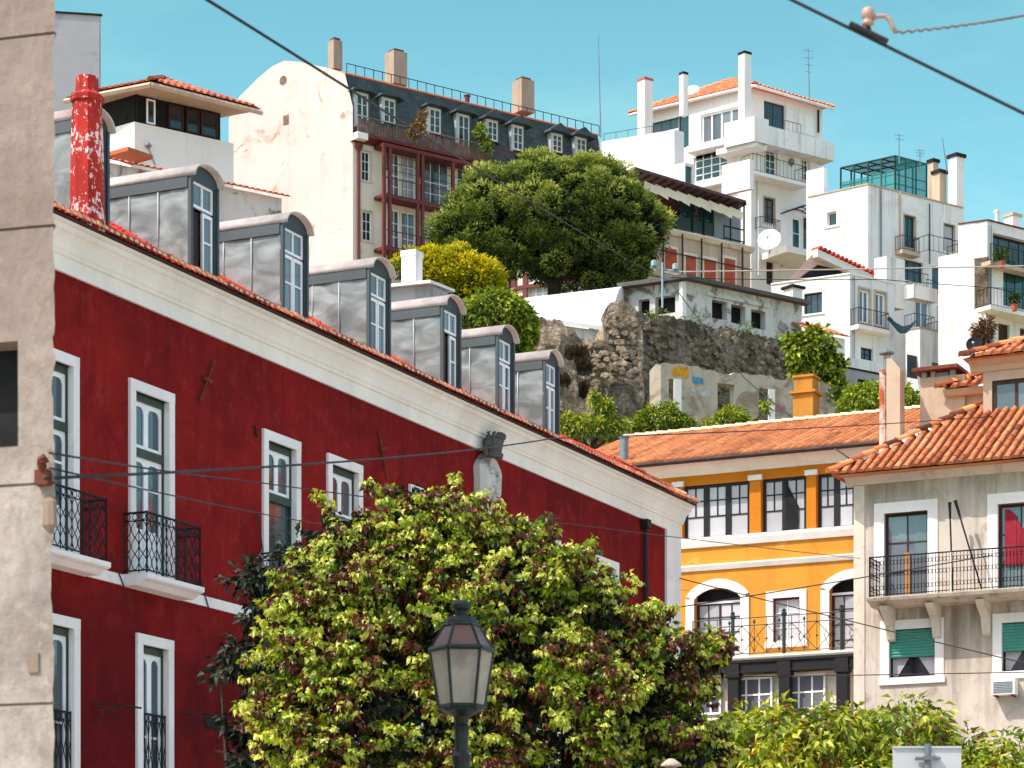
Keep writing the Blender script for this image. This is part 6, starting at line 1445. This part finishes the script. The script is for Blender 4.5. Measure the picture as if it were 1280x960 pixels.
def rosettes(name, mat, cc, nn, per, cr, L, W, tints, parent, jit, droop):
    n = len(cc); ct = RNG.choice(np.array([t for t, w in tints]), n, p=np.array([w for t, w in tints])/sum(w for t, w in tints))
    o = RNG.normal(size=(n*per, 3)); o[:, 2] *= .45; o /= np.linalg.norm(o, axis=1, keepdims=True)
    d = o+np.repeat(nn, per, 0)*.35; d[:, 2] -= droop
    return leaf_mesh(name, mat, np.repeat(cc, per, 0)+o*cr*RNG.uniform(.2, 1, (n*per, 1)), d, np.clip(np.repeat(ct, per)+RNG.normal(0, jit, n*per), 0, 1), L, W, parent, fine=True, curl=.4)
rosettes('crown', LEAF, cc_, dd_, 12, .05, .068, .047, [(.05, 2.0), (.2, 1.5), (.42, 1.0), (.68, 2.4), (.93, 3.2)], bt, .08, .5)
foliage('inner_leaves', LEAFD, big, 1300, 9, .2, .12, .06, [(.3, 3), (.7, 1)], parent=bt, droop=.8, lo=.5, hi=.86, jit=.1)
dk_b = [pblob(*q, k=(1.3, .8, .8)) for q in ((345, 718, 36, 26), (310, 728, 36, 16), (350, 770, 36, 30), (372, 690, 36, 16), (325, 820, 36, 30), (300, 838, 36, 20), (350, 860, 36, 34), (352, 920, 36, 38), (276, 846, 36, 9), (330, 960, 36, 32), (300, 905, 36, 12))]
base = (P(340, 900, 36).x, 36, 0)
dt = thing('dark_tree', 'dark shaded tree with flat leaf sprays between red wall and big tree', 'tree', base)
limbs(dt, base, [(b[0], b[1], b[2]) for b in dk_b], .12, seed=4, tw=.04)
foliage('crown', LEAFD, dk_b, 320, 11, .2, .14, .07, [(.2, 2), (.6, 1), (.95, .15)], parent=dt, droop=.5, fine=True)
Yr = 39.0
rt = [pblob(*q, k=(1, .8, 1)) for q in ((960, 935, Yr, 62), (1030, 925, Yr, 60), (1095, 925, Yr, 66), (905, 960, Yr, 50), (1170, 950, Yr, 62), (1235, 955, Yr, 56), (1075, 880, Yr, 26), (985, 885, Yr, 22), (1290, 960, Yr, 50), (1000, 1000, Yr, 110), (1130, 1010, Yr, 110), (1230, 1010, Yr, 90), (930, 905, Yr, 22), (1110, 872, Yr, 15))]
rt = [(q[0], q[1], q[2]-.43, q[3], q[4], q[5]) for q in rt]
base = (P(1080, 0, Yr).x, Yr, 0)
rtree = thing('young_tree', 'low bright yellow green tree in front of the beige house', 'tree', base)
limbs(rtree, base, [(b[0], b[1], b[2]) for b in rt[:9]], .15, seed=6)
pc, _ = blob_points(rt, 150, .78, 1.06, -.6)
sub = [(c[0], c[1], c[2], r_, r_, r_*.8) for c, r_ in zip(pc, RNG.uniform(.25, .5, len(pc)))]
foliage('crown', LEAF2, sub, 2900, 10, .18, .16, .062, [(.06, 1.2), (.2, .9), (.38, 1.6), (.62, 2.6), (.92, 2.4)], parent=rtree, droop=.9, fine=True, jit=.09, lo=.7, hi=1.1, curl=.35)
# stone pine
Yp = 128.0
pn = [pblob(690+(x-690)*.92, 262+(y-262)*.94+10, Yp, r*.93, k) for x, y, r, k in ((690, 252, 74, (1.15, 1.1, .95)), (622, 258, 58, (1.05, 1, 1)), (762, 258, 58, (1.05, 1, 1.05)), (578, 280, 44, (1, 1, .95)), (802, 276, 38, (.95, 1, 1)), (636, 304, 52, (1.1, 1, .75)), (716, 308, 52, (1.15, 1, .8)), (775, 318, 40, (1.1, 1, .85)), (556, 302, 24, (1, 1, .9)), (742, 340, 22, (1.2, 1, .7)), (600, 320, 30, (1.1, 1, .7)), (665, 214, 34, (1.1, 1, .8)), (735, 216, 32, (1.1, 1, .8)))]
base = (P(693, 380, Yp).x, Yp, 25.5)
pine = thing('stone_pine', 'broad dark green stone pine with rounded umbrella crown on the hill', 'tree', base)
limbs(pine, base, [(b[0], b[1], b[2]) for b in pn[:5]], .36, 'bark_dark', seed=8, fork=.78)
pc, pnn = blob_points(pn, 420, .86, 1.04, -.8)
cl = [(c[0], c[1], c[2], r_, r_, r_*.82) for c, r_ in zip(pc, RNG.uniform(.34, .8, len(pc)))]
def clumps(name, mat, cl, per, L, W, parent, top=.35, base_t=.3):
    B = np.array(cl); k = np.repeat(np.arange(len(B)), per); d = RNG.normal(size=(len(k), 3)); d /= np.linalg.norm(d, axis=1, keepdims=True)
    p = B[k, :3]+d*B[k, 3:]*RNG.uniform(.65, 1.0, (len(k), 1))
    ct = RNG.normal(0, .12, len(B)); tint = np.clip(base_t+.1+ct[k]+.34*d[:, 2]+RNG.normal(0, .08, len(k)), 0, 1)  # lighter towards clump tops: light from above put into the tint
    dd = d+RNG.normal(0, .35, d.shape); dd[:, 2] += top
    return leaf_mesh(name, mat, p, dd, tint, L, W, parent)
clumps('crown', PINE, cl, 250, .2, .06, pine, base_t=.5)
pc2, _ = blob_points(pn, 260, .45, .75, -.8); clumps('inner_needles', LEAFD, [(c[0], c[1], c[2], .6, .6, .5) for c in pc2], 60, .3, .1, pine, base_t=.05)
# bushes
def bush(name, label, cat, mat, Y, bl, n, per, cr, L, W, tints, stem=None, clump=None, **k):
    bl = [pblob(x, y, Y, r, kk) for x, y, r, kk in bl]; lo = min(bl, key=lambda b: b[2]-b[5]); base = (bl[0][0], bl[0][1], min(b[2]-b[5] for b in bl)-.3)
    t = thing(name, label, cat, base)
    mb = MB()
    for b in bl: mb.tube([base, ((base[0]+b[0])/2+.1, b[1], (base[2]+b[2])/2), (b[0], b[1], b[2])], .07, 6, r1=.02)
    mb.build('stem', M['bark'], t)
    if clump:
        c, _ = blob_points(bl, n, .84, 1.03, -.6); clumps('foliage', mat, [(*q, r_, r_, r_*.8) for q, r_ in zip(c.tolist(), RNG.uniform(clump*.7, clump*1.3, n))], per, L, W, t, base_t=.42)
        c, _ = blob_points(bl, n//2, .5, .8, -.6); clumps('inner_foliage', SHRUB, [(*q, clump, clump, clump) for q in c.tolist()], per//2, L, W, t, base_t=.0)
    else: foliage('foliage', mat, bl, n, per, cr, L, W, tints, parent=t, **k)
    return t
u = (1, 1, 1)
bush('yellow_bush', 'rounded bush with bright golden yellow top between dormer and pine', 'bush', YBUSH, 104, [(566, 344, 36, (1.1, 1, .85)), (596, 352, 27, (1.1, 1, .9)), (534, 336, 22, (1.2, 1, .9)), (503, 336, 10, u), (585, 366, 36, (1.1, 1, .6))], 240, 70, .3, .17, .08, None, clump=.36)
bush('ivy_bush', 'green leafy bush spilling over the wall below the golden bush', 'bush', SHRUB, 100, [(620, 398, 38, (1.05, 1, .8)), (650, 410, 22, (.9, 1, 1.1)), (590, 395, 16, u), (645, 430, 20, u)], 560, 10, .2, .2, .13, [(.2, 1), (.6, 2), (.9, 1)])
bush('garden_shrub', 'low yellow green shrub behind the left end of the orange roof', 'shrub', SHRUB, 97.5, [(738, 537, 22, (1.5, 1, .75)), (757, 512, 8, (1, 1, 1.5)), (712, 532, 13, u), (744, 500, 6, (.9, 1, 1.6)), (775, 535, 11, u)], 420, 9, .16, .16, .07, [(.4, 1), (.75, 2), (1, 1)])
bush('garden_shrub', 'feathery shrub in front of the empty doorway of the ruin', 'shrub', SHRUB, 98, [(825, 524, 19, (1.5, 1, .75)), (800, 532, 12, u), (852, 532, 12, (1.3, 1, .8)), (838, 512, 6, (1.2, 1, 1.1))], 380, 9, .16, .16, .065, [(.3, 1), (.6, 2), (.9, 1)])
bush('garden_shrub', 'small shrub below the middle window hole of the ruin', 'shrub', SHRUB, 98.5, [(914, 524, 14, (1.3, 1, .9)), (888, 534, 9, u), (940, 533, 8, u), (959, 508, 5, (.8, 1, 1.6))], 260, 9, .15, .16, .065, [(.4, 1), (.7, 2), (1, 1)])
bush('vine', 'tall bright green vine climbing where rubble wall meets the white house', 'climber', SHRUB, 108, [(1010, 428, 15, (1.1, .6, .8)), (1028, 436, 13, u), (1000, 446, 14, u), (1022, 455, 15, (1, .6, 1.2)), (1036, 470, 12, (1, .6, 1.3)), (994, 428, 9, (1.4, .6, .7)), (1044, 486, 10, (1, .6, 1.4)), (1054, 506, 9, (.9, .6, 1.6)), (1008, 472, 13, (1, .6, 1.2)), (1030, 492, 13, (1, .6, 1.2)), (1046, 452, 6, (1.2, .6, .8)), (1020, 415, 6, (1.4, .6, .7)), (1060, 525, 8, (.8, .6, 1.5))], 760, 8, .2, .24, .14, [(.1, 1), (.4, 1), (.7, 1.6), (1, 1.3)], lo=.5, hi=1.15)
bush('clipped_hedge', 'dense fresh green hedge behind the rusty stove pipe', 'hedge', SHRUB, 102, [(1085, 505, 26, (1.2, 1, .9)), (1120, 507, 26, (1.1, 1, .9)), (1140, 508, 14, u), (1066, 505, 14, u)], 560, 9, .18, .18, .1, [(.5, 1), (.75, 2)])
dr = LEAF if False else leaf_mat('dry_leaf', [(0, srgb(80, 50, 40)), (1, srgb(150, 104, 76))], .1)
bush('dry_shrub', 'brown dried shrub on the terrace above the mirador roof', 'shrub', dr, 124, [(1228, 418, 9, (.9, 1, 1.4)), (1234, 408, 6, (.8, 1, 1.4))], 110, 8, .25, .3, .05, [(.3, 1), (.8, 1)])
tag(foliage('wall_grass', SHRUB, [(rw.w(rw.s(x), .3, 0).x, rw.w(rw.s(x), .3, 0).y, rw.z(x, y), rx_, .2, .1) for x, y, rx_ in ((828, 390, .5), (872, 397, .35), (930, 408, .6), (985, 419, .35))], 70, 6, .14, .16, .03, [(.3, 1), (.6, 1)]), 'grass tufts along the crest of the rubble wall', 'grass')['kind'] = 'stuff'

# ------------------------------------------------------------------ street lamp, sign, small post
YL_ = 22.5; k = YL_/F; lc = P(577, 850, YL_); cx_, cy_ = lc.x, lc.y
lamp = thing('street_lamp', 'old green hexagonal glass lantern on a post before the big tree', 'street lamp', (cx_, cy_, 0))
zL = lambda y: zat(y, YL_); a0 = math.radians(6)
def hexp(r, z): return [(cx_+r*math.cos(a0+math.pi/3*i), cy_+r*math.sin(a0+math.pi/3*i), z) for i in range(6)]
R1, R0, Rt = 40*k, 28.5*k, 22*k
mb = MB(); lo_, hi_, tp = hexp(R0, zL(884)), hexp(R1, zL(813)), hexp(Rt, zL(782))
for i in range(6):
    mb.tube([lo_[i], hi_[i]], .014, 5); mb.tube([hi_[i], tp[i]], .013, 5); mb.tube([lo_[i], lo_[(i+1) % 6]], .02, 5); mb.tube([hi_[i], hi_[(i+1) % 6]], .022, 5); mb.tube([tp[i], tp[(i+1) % 6]], .016, 5)
mb.build('lantern_frame', M['lampiron'], lamp)
def lampglass():
    t = NT('dusty_pane'); n = t.noise(t.tc.outputs['Object'], 6, 6, .65); t.done(t.mix(t.rng(n, .35, .7), srgb(232, 222, 206), srgb(186, 174, 156)), .25, 0, .6)
    tr = t.n('ShaderNodeBsdfTransparent'); tr.inputs[0].default_value = (.8, .78, .72, 1); m = t.n('ShaderNodeMixShader'); m.inputs[0].default_value = .25
    tl = t.n('ShaderNodeBsdfTranslucent'); tl.inputs[0].default_value = (.75, .7, .62, 1); m2 = t.n('ShaderNodeMixShader'); m2.inputs[0].default_value = .5
    t.l(t.b.outputs[0], m2.inputs[1]); t.l(tl.outputs[0], m2.inputs[2]); t.l(m2.outputs[0], m.inputs[1]); t.l(tr.outputs[0], m.inputs[2]); t.l(m.outputs[0], t.out.inputs[0]); return t.m
M['pane_dusty'] = lampglass()
for i in range(6):
    j = (i+1) % 6
    mb = MB(); mb.quad(lo_[i], lo_[j], hi_[j], hi_[i]); mb.build('lantern_pane', M['pane_dusty'], lamp)
    mb = MB(); mb.quad(hi_[i], hi_[j], tp[j], tp[i]); mb.build('roof_pane', M['lamproof'], lamp)
mb = MB(); mb.lathe([(Rt*.98, zL(783)), (Rt*.92, zL(777)), (Rt*.8, zL(772)), (.05, zL(770)), (.05, zL(764)), (.08, zL(761)), (.085, zL(756)), (.06, zL(752)), (.02, zL(750))], (cx_, cy_), 12, a0=a0); mb.build('cap', M['lampiron'], lamp)
mb = MB(); mb.lathe([(.03, zL(835)), (.05, zL(830)), (.045, zL(818)), (.02, zL(812))], (cx_, cy_), 8); mb.tube([(cx_, cy_, zL(815)), (cx_, cy_, zL(790))], .012, 5); mb.build('bulb_holder', M['dark'], lamp)
mb = MB(); mb.lathe([(R0*.98, zL(884)), (R0*.9, zL(889)), (.07, zL(896)), (.05, zL(905)), (.075, zL(909)), (.06, zL(914)), (.055, zL(940)), (.085, zL(946)), (.07, zL(955)), (.075, 2.6), (.11, 2.5), (.09, 2.3), (.1, 1.2), (.16, 1.1), (.18, .2), (.24, .15), (.24, 0)], (cx_, cy_), 10); mb.build('post', M['lampiron'], lamp)
Yg = 25.0; sgn = thing('road_sign', 'back of a square white road sign on a grey post at the bottom right', 'sign', (P(1160, 0, Yg).x, Yg, 0)); kk = Yg/F
a, b = P(1117, 990, Yg), P(1203, 932, Yg); mb = MB(); mb.box(a.x, b.x, Yg+.06, Yg+.064, a.z, b.z); mb.box(a.x, b.x, Yg+.045, Yg+.06, b.z-.018, b.z); mb.build('plate', M['sign_back'], sgn)
mb = MB(); mb.tube([(P(1160, 0, Yg).x, Yg, 0), (P(1160, 0, Yg).x, Yg, zat(930, Yg))], .032, 10); mb.build('post', M['galv'], sgn)
mb = MB(); z_ = zat(948, Yg); xc = P(1160, 0, Yg).x
mb.box(xc-.11, xc+.11, Yg-.0, Yg+.045, z_-.012, z_+.012); mb.box(xc-.045, xc+.045, Yg-.045, Yg-.0, z_-.02, z_+.02)
for sx in (-.1, .1): mb.tube([(xc+sx, Yg-.02, z_), (xc+sx, Yg+.04, z_)], .016, 6)
mb.build('clamp', M['galv'], sgn)
Yc = 30; q = P(839, 950, Yc); cp = thing('post_cap', 'small beige domed post top poking out of the leaves at bottom edge', 'post', (q.x, q.y-3.0, 0)); q.y -= 3.0; q = P(839, 950, 27)
mb = MB(); mb.tube([(q.x, q.y, 0), (q.x, q.y, q.z-.05)], .05, 8); mb.build('post', M['galv'], cp)
mb = MB(); mb.lathe([(.05, q.z-.07), (.105, q.z-.06), (.1, q.z-.04), (.06, q.z-.01), (.03, q.z+.012), (.005, q.z+.015)], (q.x, q.y), 14); mb.build('cap', M['beige2'], cp)

# ------------------------------------------------------------------ cables
def cable(label, pts, r, mat='wire', sag=0.0, name='overhead_cable', group=None):
    """straight spans between posts and walls, each sagging a little"""
    mb = MB(); Q = [P(*p) for p in pts]; L = []
    for a, b in zip(Q[:-1], Q[1:]):
        n = 14
        for i in range(n+(b is Q[-1])): t = i/n; L.append(a.lerp(b, t)-Vector((0, 0, sag*4*t*(1-t)*(b-a).length)))
    mb.tube(L, r, 6); return tag(mb.build(name, M[mat], None, True, tuple(L[0])), label, 'cable', group)
cable('black cable from top left running down across gable and pine to the hut', [(250, -6, 15), (838, 352, 114)], .0095, sag=.001)
cable('thick dark tram wire slanting down across the sky at top right', [(900, -44, 13), (1360, 181, 13)], .0082)
cable('cable from limestone corner rising along the red wall over the roofs', [(56, 598, 15.9), (690, 548, 43), (1330, 512, 76)], .011, sag=.0025)
cable('cable sloping down across the upper windows of the red palace', [(62, 566, 15.9), (300, 600, 30), (1075, 698, 67)], .0075, sag=.001)
cable('thin cable from rusty anchor down across the red palace balconies', [(62, 585, 15.9), (400, 655, 36), (870, 740, 76)], .0062, sag=.001)
cable('cable rising over the yellow house arches to the beige balcony', [(803, 766, 62.6), (1240, 694, 62)], .014, sag=.003)
cable('cable sloping down past the yellow balcony across beige facade', [(846, 722, 65.5), (1350, 845, 55)], .014, sag=.002)
cable('level cable at the foot of beige house over the low tree', [(846, 847, 65.5), (1340, 839, 58)], .012, sag=.001)
cable('cable falling from the hut corner over ruin and orange roof', [(838, 352, 114), (932, 474, 103), (1090, 592, 70)], .022, sag=.003)
cable('pale cable crossing level before the shuttered house to the right', [(836, 340, 113.9), (1340, 331, 126)], .03, 'wire_l', sag=.001)
cable('thin dark cable along terraces of the white houses', [(838, 347, 113.9), (1100, 349, 122), (1290, 362, 128)], .018, sag=.004)
q = P(1001, 541, 98.5)
mb = MB(); a_ = P(984, 527, 99); b_ = P(1016, 552, 97.5); mb.tube([a_, a_.lerp(b_, .3), a_.lerp(b_, .7), b_], .05, 7); tag(mb.build('cable_joint', M['dark'], None, True, tuple(a_)), 'dark cable joint hanging over the orange roof', 'cable joint')
# tram wire hanger
Yw = 13.0; t = thing('wire_insulator', 'pinkish porcelain insulator clamped on the tram wire at top right', 'insulator', P(1085, 40, Yw)); k13 = Yw/F
mb = MB(); mb.tube([P(1062, 29, Yw-.02), P(1110, 52, Yw-.02)], .013, 6); mb.tube([P(1087, 40, Yw), P(1084, 30, Yw)], .012, 6); mb.build('clamp', M['wire'], t)
c = P(1085, 20, Yw); mb = MB(); mb.lathe([(.01, c.z-.05), (.028, c.z-.042), (.03, c.z-.03), (.02, c.z-.022), (.02, c.z-.012), (.03, c.z-.004), (.031, c.z+.02), (.024, c.z+.035), (.01, c.z+.042)], (c.x, c.y), 12); mb.build('insulator_body', M['porcelain'], t, True)
mb = MB(); arc = [P(x, y, Yw) for x, y in ((1088, 24), (1098, 20), (1107, 20), (1113, 26), (1116, 34), (1120, 41))]; mb.tube(arc, .011, 6); mb.build('arm', M['porcelain'], t, True)
mb = MB(); L = []
n = 90
for i in range(n+1):
    s_ = i/n; q = P(1120+200*s_, 41-29*s_+3.0*math.sin(s_*3.1), Yw); tw = .006*max(0, 1-s_*1.4); L.append(q+Vector((0, tw*math.cos(i*1.25), tw*math.sin(i*1.25))))
mb.tube(L, .0055, 5); tag(mb.build('stay_wire', M['rail_brown'], None, True, tuple(L[0])), 'twisted stay wire running from the insulator to the right edge', 'cable')
cb = simple('teal_insulator', srgb(150, 170, 175), .4); q = P(828, 349, 113.8); mb = MB(); mb.tube([q+Vector((0, 0, -1.2)), q+Vector((0, 0, .7))], .05, 6); mb.tube([q+Vector((-.5, 0, .5)), q+Vector((.7, .2, .35))], .05, 5); mb.lathe([(.05, q.z+.5), (.14, q.z+.55), (.14, q.z+.75), (.04, q.z+.8)], (q.x-.35, q.y), 7); mb.lathe([(.05, q.z+.4), (.14, q.z+.45), (.14, q.z+.65), (.04, q.z+.7)], (q.x+.55, q.y+.15), 7)
tag(mb.build('cable_bracket', cb, None, False, tuple(q)), 'pale cable bracket with insulators on the hut corner', 'bracket')
# aerials
def aerial(label, x, y0, y1, Y, arms=0, lean=0):
    t = thing('aerial', label, 'aerial', P(x, y1, Y)); mb = MB(); a, b = P(x, y1, Y), P(x+lean, y0, Y); mb.tube([a, b], .04, 5, r1=.02); mb.build('mast', M['galv'], t)
    if arms:
        for i in range(arms): mb = MB(); q = b.lerp(a, .08+.13*i); mb.tube([q-Vector((.3-.04*i, .1, 0)), q+Vector((.3-.04*i, .1, 0))], .014, 4); mb.build('rod', M['galv'], t)
    return t
aerial('tall thin mast standing at the right end of the mansard roof', 751, 44, 172, 160, 0, -3)
aerial('slender aerial on the orange roof corner of the tower house', 1012, 58, 126, 153, 4, -2)
aerial('aerial with white panel above the green netting pergola', 1124, 166, 205, 148, 2)
aerial('bent aerial beside the tall slim chimney', 1184, 172, 215, 141, 0, -6)
aerial('small aerial behind the beige chimneys', 1150, 186, 212, 150, 3)
dish('big round white satellite dish on the wall of the tower house', P(962, 301, 147), .62, (-.25, -.9, .3))
dish('dark round satellite dish on the terrace above the mirador roof', P(1218, 431, 123), .36, (-.3, -.9, .25), 'dark')
mb = MB(); a_, b_ = P(1110, 397, 126.5), P(1146, 400, 133); V = []
for i in range(13):
    for j in range(5): t_ = i/12; q = a_.lerp(b_, t_); V.append(q+Vector((0, (j-2)*.16, -.42*math.sin(math.pi*t_)-.3*math.sin(math.pi*j/4)*math.sin(math.pi*t_)+.02*math.sin(i*2+j))))
mb.add(V, [(i*5+j, (i+1)*5+j, (i+1)*5+j+1, i*5+j+1) for i in range(12) for j in range(4)], .5)
tag(mb.build('hammock', simple('blue_cloth', srgb(32, 84, 110), .85), None, True, tuple(a_)), 'blue cloth hammock slung between the white houses', 'hammock')

# ------------------------------------------------------------------ ground
def hgt(Y, X=0):
    K = [(-4000, 0), (52, 0), (66, 2.2), (82, 4), (89, 6), (94, 19), (100, 21.5), (118, 22), (124, 25), (136, 30), (150, 35), (165, 38), (230, 38), (330, 20), (520, 0), (6000, 0)]
    for (a, b), (c, d) in zip(K[:-1], K[1:]):
        if a <= Y <= c: return b+(d-b)*(Y-a)/(c-a)
    return 0
def ground_mat():
    t = NT('hill_ground'); o = t.tc.outputs['Object']; n = t.noise(o, .35, 8, .65); n2 = t.noise(o, 4, 6, .7); sx = t.n('ShaderNodeSeparateXYZ'); t.l(o, sx.inputs[0])
    g = t.mix(t.rng(n, .4, .62), srgb(96, 104, 52), srgb(150, 128, 96)); p = t.mix(n2, srgb(190, 178, 164), srgb(152, 140, 130))
    t.bump(n2, .5, .05); return t.done(t.mix(t.rng(sx.outputs['Z'], 4, 8), p, g), .95)
ys = [-3000, -600, -150, -40]+list(range(0, 84, 6))+list(range(84, 124, 2))+list(range(124, 240, 6))+[260, 300, 340, 420, 520, 800, 1500, 3000, 5000]
xs = [-4000, -1500, -500, -200, -120]+list(range(-80, 84, 8))+[120, 200, 500, 1500, 4000]
mb = MB(); V = [(x, y, hgt(y)-.05+(random.uniform(-.25, .25) if y > 92 and abs(x) < 200 and y < 400 else 0)) for y in ys for x in xs]; n = len(xs)
mb.add(V, [(j*n+i, j*n+i+1, (j+1)*n+i+1, (j+1)*n+i) for j in range(len(ys)-1) for i in range(n-1)], .5)
g = mb.build('ground', ground_mat(), None, True, (0, 0, 0)); g['kind'] = 'structure'
def cobble():
    t = NT('basalt_setts'); v = t.n('ShaderNodeTexVoronoi'); v.inputs['Scale'].default_value = 9; t.l(t.tc.outputs['Object'], v.inputs['Vector']); s_ = t.n('ShaderNodeSeparateColor'); t.l(v.outputs['Color'], s_.inputs[0])
    t.bump(v.outputs['Distance'], -.6, .02); return t.done(t.mix(s_.outputs[0], srgb(130, 124, 120), srgb(172, 162, 152)), .8)
rm = Matrix(((STREET[0], STREET[1], 0, 0), (STREET[1], -STREET[0], 0, 0), (0, 0, 1, 0), (0, 0, 0, 1)))
mb = MB(RF.M); mb.quad((-60, -11, .0), (8.2, -11, .0), (8.2, -2.2, .0), (-60, -2.2, .0)); g = mb.build('street', cobble(), None); g['kind'] = 'structure'; g.location.z += .004
mb = MB(RF.M); mb.box(-60, 8.2, -2.196, -.01, -.1, .12); g = mb.build('pavement', plaster('limestone_setts', srgb(196, 188, 176), stain=.4), None); g['kind'] = 'structure'
SKY_STR = .15; SKY_GAIN = 2.4; SKY_TINT = [(0, (.56, .84, .68)), (.24, (.52, .80, .64)), (.36, (.37, .66, .51)), (.5, (1.36, 1.1, 1.04)), (1, (1.52, 1.24, 1.16))]  # upper stops warmer and brighter than the low sky, added as fill for shaded walls
# ------------------------------------------------------------------ daylight and camera
SUN = Vector((-1.152, -.558, 1.62)).normalized()
sun = bpy.data.lights.new('sun', 'SUN'); sun.energy = 5.0; sun.angle = math.radians(.5); sun.color = (1, .955, .88)
so = bpy.data.objects.new('sun', sun); C.objects.link(so); so.rotation_euler = (-SUN).to_track_quat('-Z', 'Y').to_euler(); so.location = (-40, -20, 90)
w = bpy.data.worlds.new('World'); bpy.context.scene.world = w; w.use_nodes = True; nt = w.node_tree; nt.nodes.clear()
out = nt.nodes.new('ShaderNodeOutputWorld'); bg = nt.nodes.new('ShaderNodeBackground'); sky = nt.nodes.new('ShaderNodeTexSky')
sky.sky_type = 'NISHITA'; sky.sun_disc = False; sky.sun_elevation = math.asin(SUN.z); sky.sun_rotation = math.atan2(SUN.x, SUN.y)
sky.altitude = 50; sky.air_density = 1.0; sky.dust_density = 1.2; sky.ozone_density = 1.0
mx = nt.nodes.new('ShaderNodeMix'); mx.data_type = 'RGBA'; mx.blend_type = 'MULTIPLY'; mx.inputs[0].default_value = 1.0; 
tcw = nt.nodes.new('ShaderNodeTexCoord'); sxw = nt.nodes.new('ShaderNodeSeparateXYZ'); nt.links.new(tcw.outputs['Generated'], sxw.inputs[0])
rw = nt.nodes.new('ShaderNodeValToRGB'); nt.links.new(sxw.outputs['Z'], rw.inputs[0])
while len(rw.color_ramp.elements) < len(SKY_TINT): rw.color_ramp.elements.new(.5)
for e_, (p_, c_) in zip(rw.color_ramp.elements, SKY_TINT): e_.position = p_; e_.color = (*c_, 1)
sc2 = nt.nodes.new('ShaderNodeVectorMath'); sc2.operation = 'SCALE'; sc2.inputs['Scale'].default_value = SKY_GAIN
nt.links.new(rw.outputs[0], sc2.inputs[0]); nt.links.new(sc2.outputs[0], mx.inputs[7])
mpw = nt.nodes.new('ShaderNodeMapping'); mpw.inputs['Scale'].default_value = (1.6, 1.6, 5); mpw.inputs['Rotation'].default_value = (0, .35, 0); nt.links.new(tcw.outputs['Generated'], mpw.inputs[0])
nzw = nt.nodes.new('ShaderNodeTexNoise'); nzw.inputs['Scale'].default_value = 3.2; nzw.inputs['Detail'].default_value = 7; nzw.inputs['Roughness'].default_value = .62; nt.links.new(mpw.outputs[0], nzw.inputs['Vector'])
mrw = nt.nodes.new('ShaderNodeMapRange'); mrw.inputs[1].default_value = .48; mrw.inputs[2].default_value = .78; mrw.inputs[4].default_value = .32; nt.links.new(nzw.outputs['Fac'], mrw.inputs[0])
mxw = nt.nodes.new('ShaderNodeMix'); mxw.data_type = 'RGBA'; nt.links.new(mrw.outputs[0], mxw.inputs[0]); nt.links.new(sky.outputs[0], mxw.inputs[6]); mxw.inputs[7].default_value = (4.6, 4.4, 4.8, 1)
nt.links.new(mxw.outputs[2], mx.inputs[6]); nt.links.new(mx.outputs[2], bg.inputs[0]); nt.links.new(bg.outputs[0], out.inputs[0]); bg.inputs[1].default_value = SKY_STR
cam = bpy.data.cameras.new('camera'); co = bpy.data.objects.new('camera', cam); C.objects.link(co)
co.location = (0, 0, CZ); co.rotation_euler = (math.pi/2, 0, 0); cam.sensor_width = 36; cam.lens = 36*F/1280; cam.shift_x = 0; cam.shift_y = (HY-480)/1280
cam.clip_start = .5; cam.clip_end = 6000; cam.dof.use_dof = True; cam.dof.focus_distance = 62; cam.dof.aperture_fstop = 6.3
sc = bpy.context.scene; sc.camera = co
sc.view_settings.view_transform = 'Standard'; sc.view_settings.look = 'None'; sc.view_settings.exposure = 0; sc.view_settings.gamma = 1
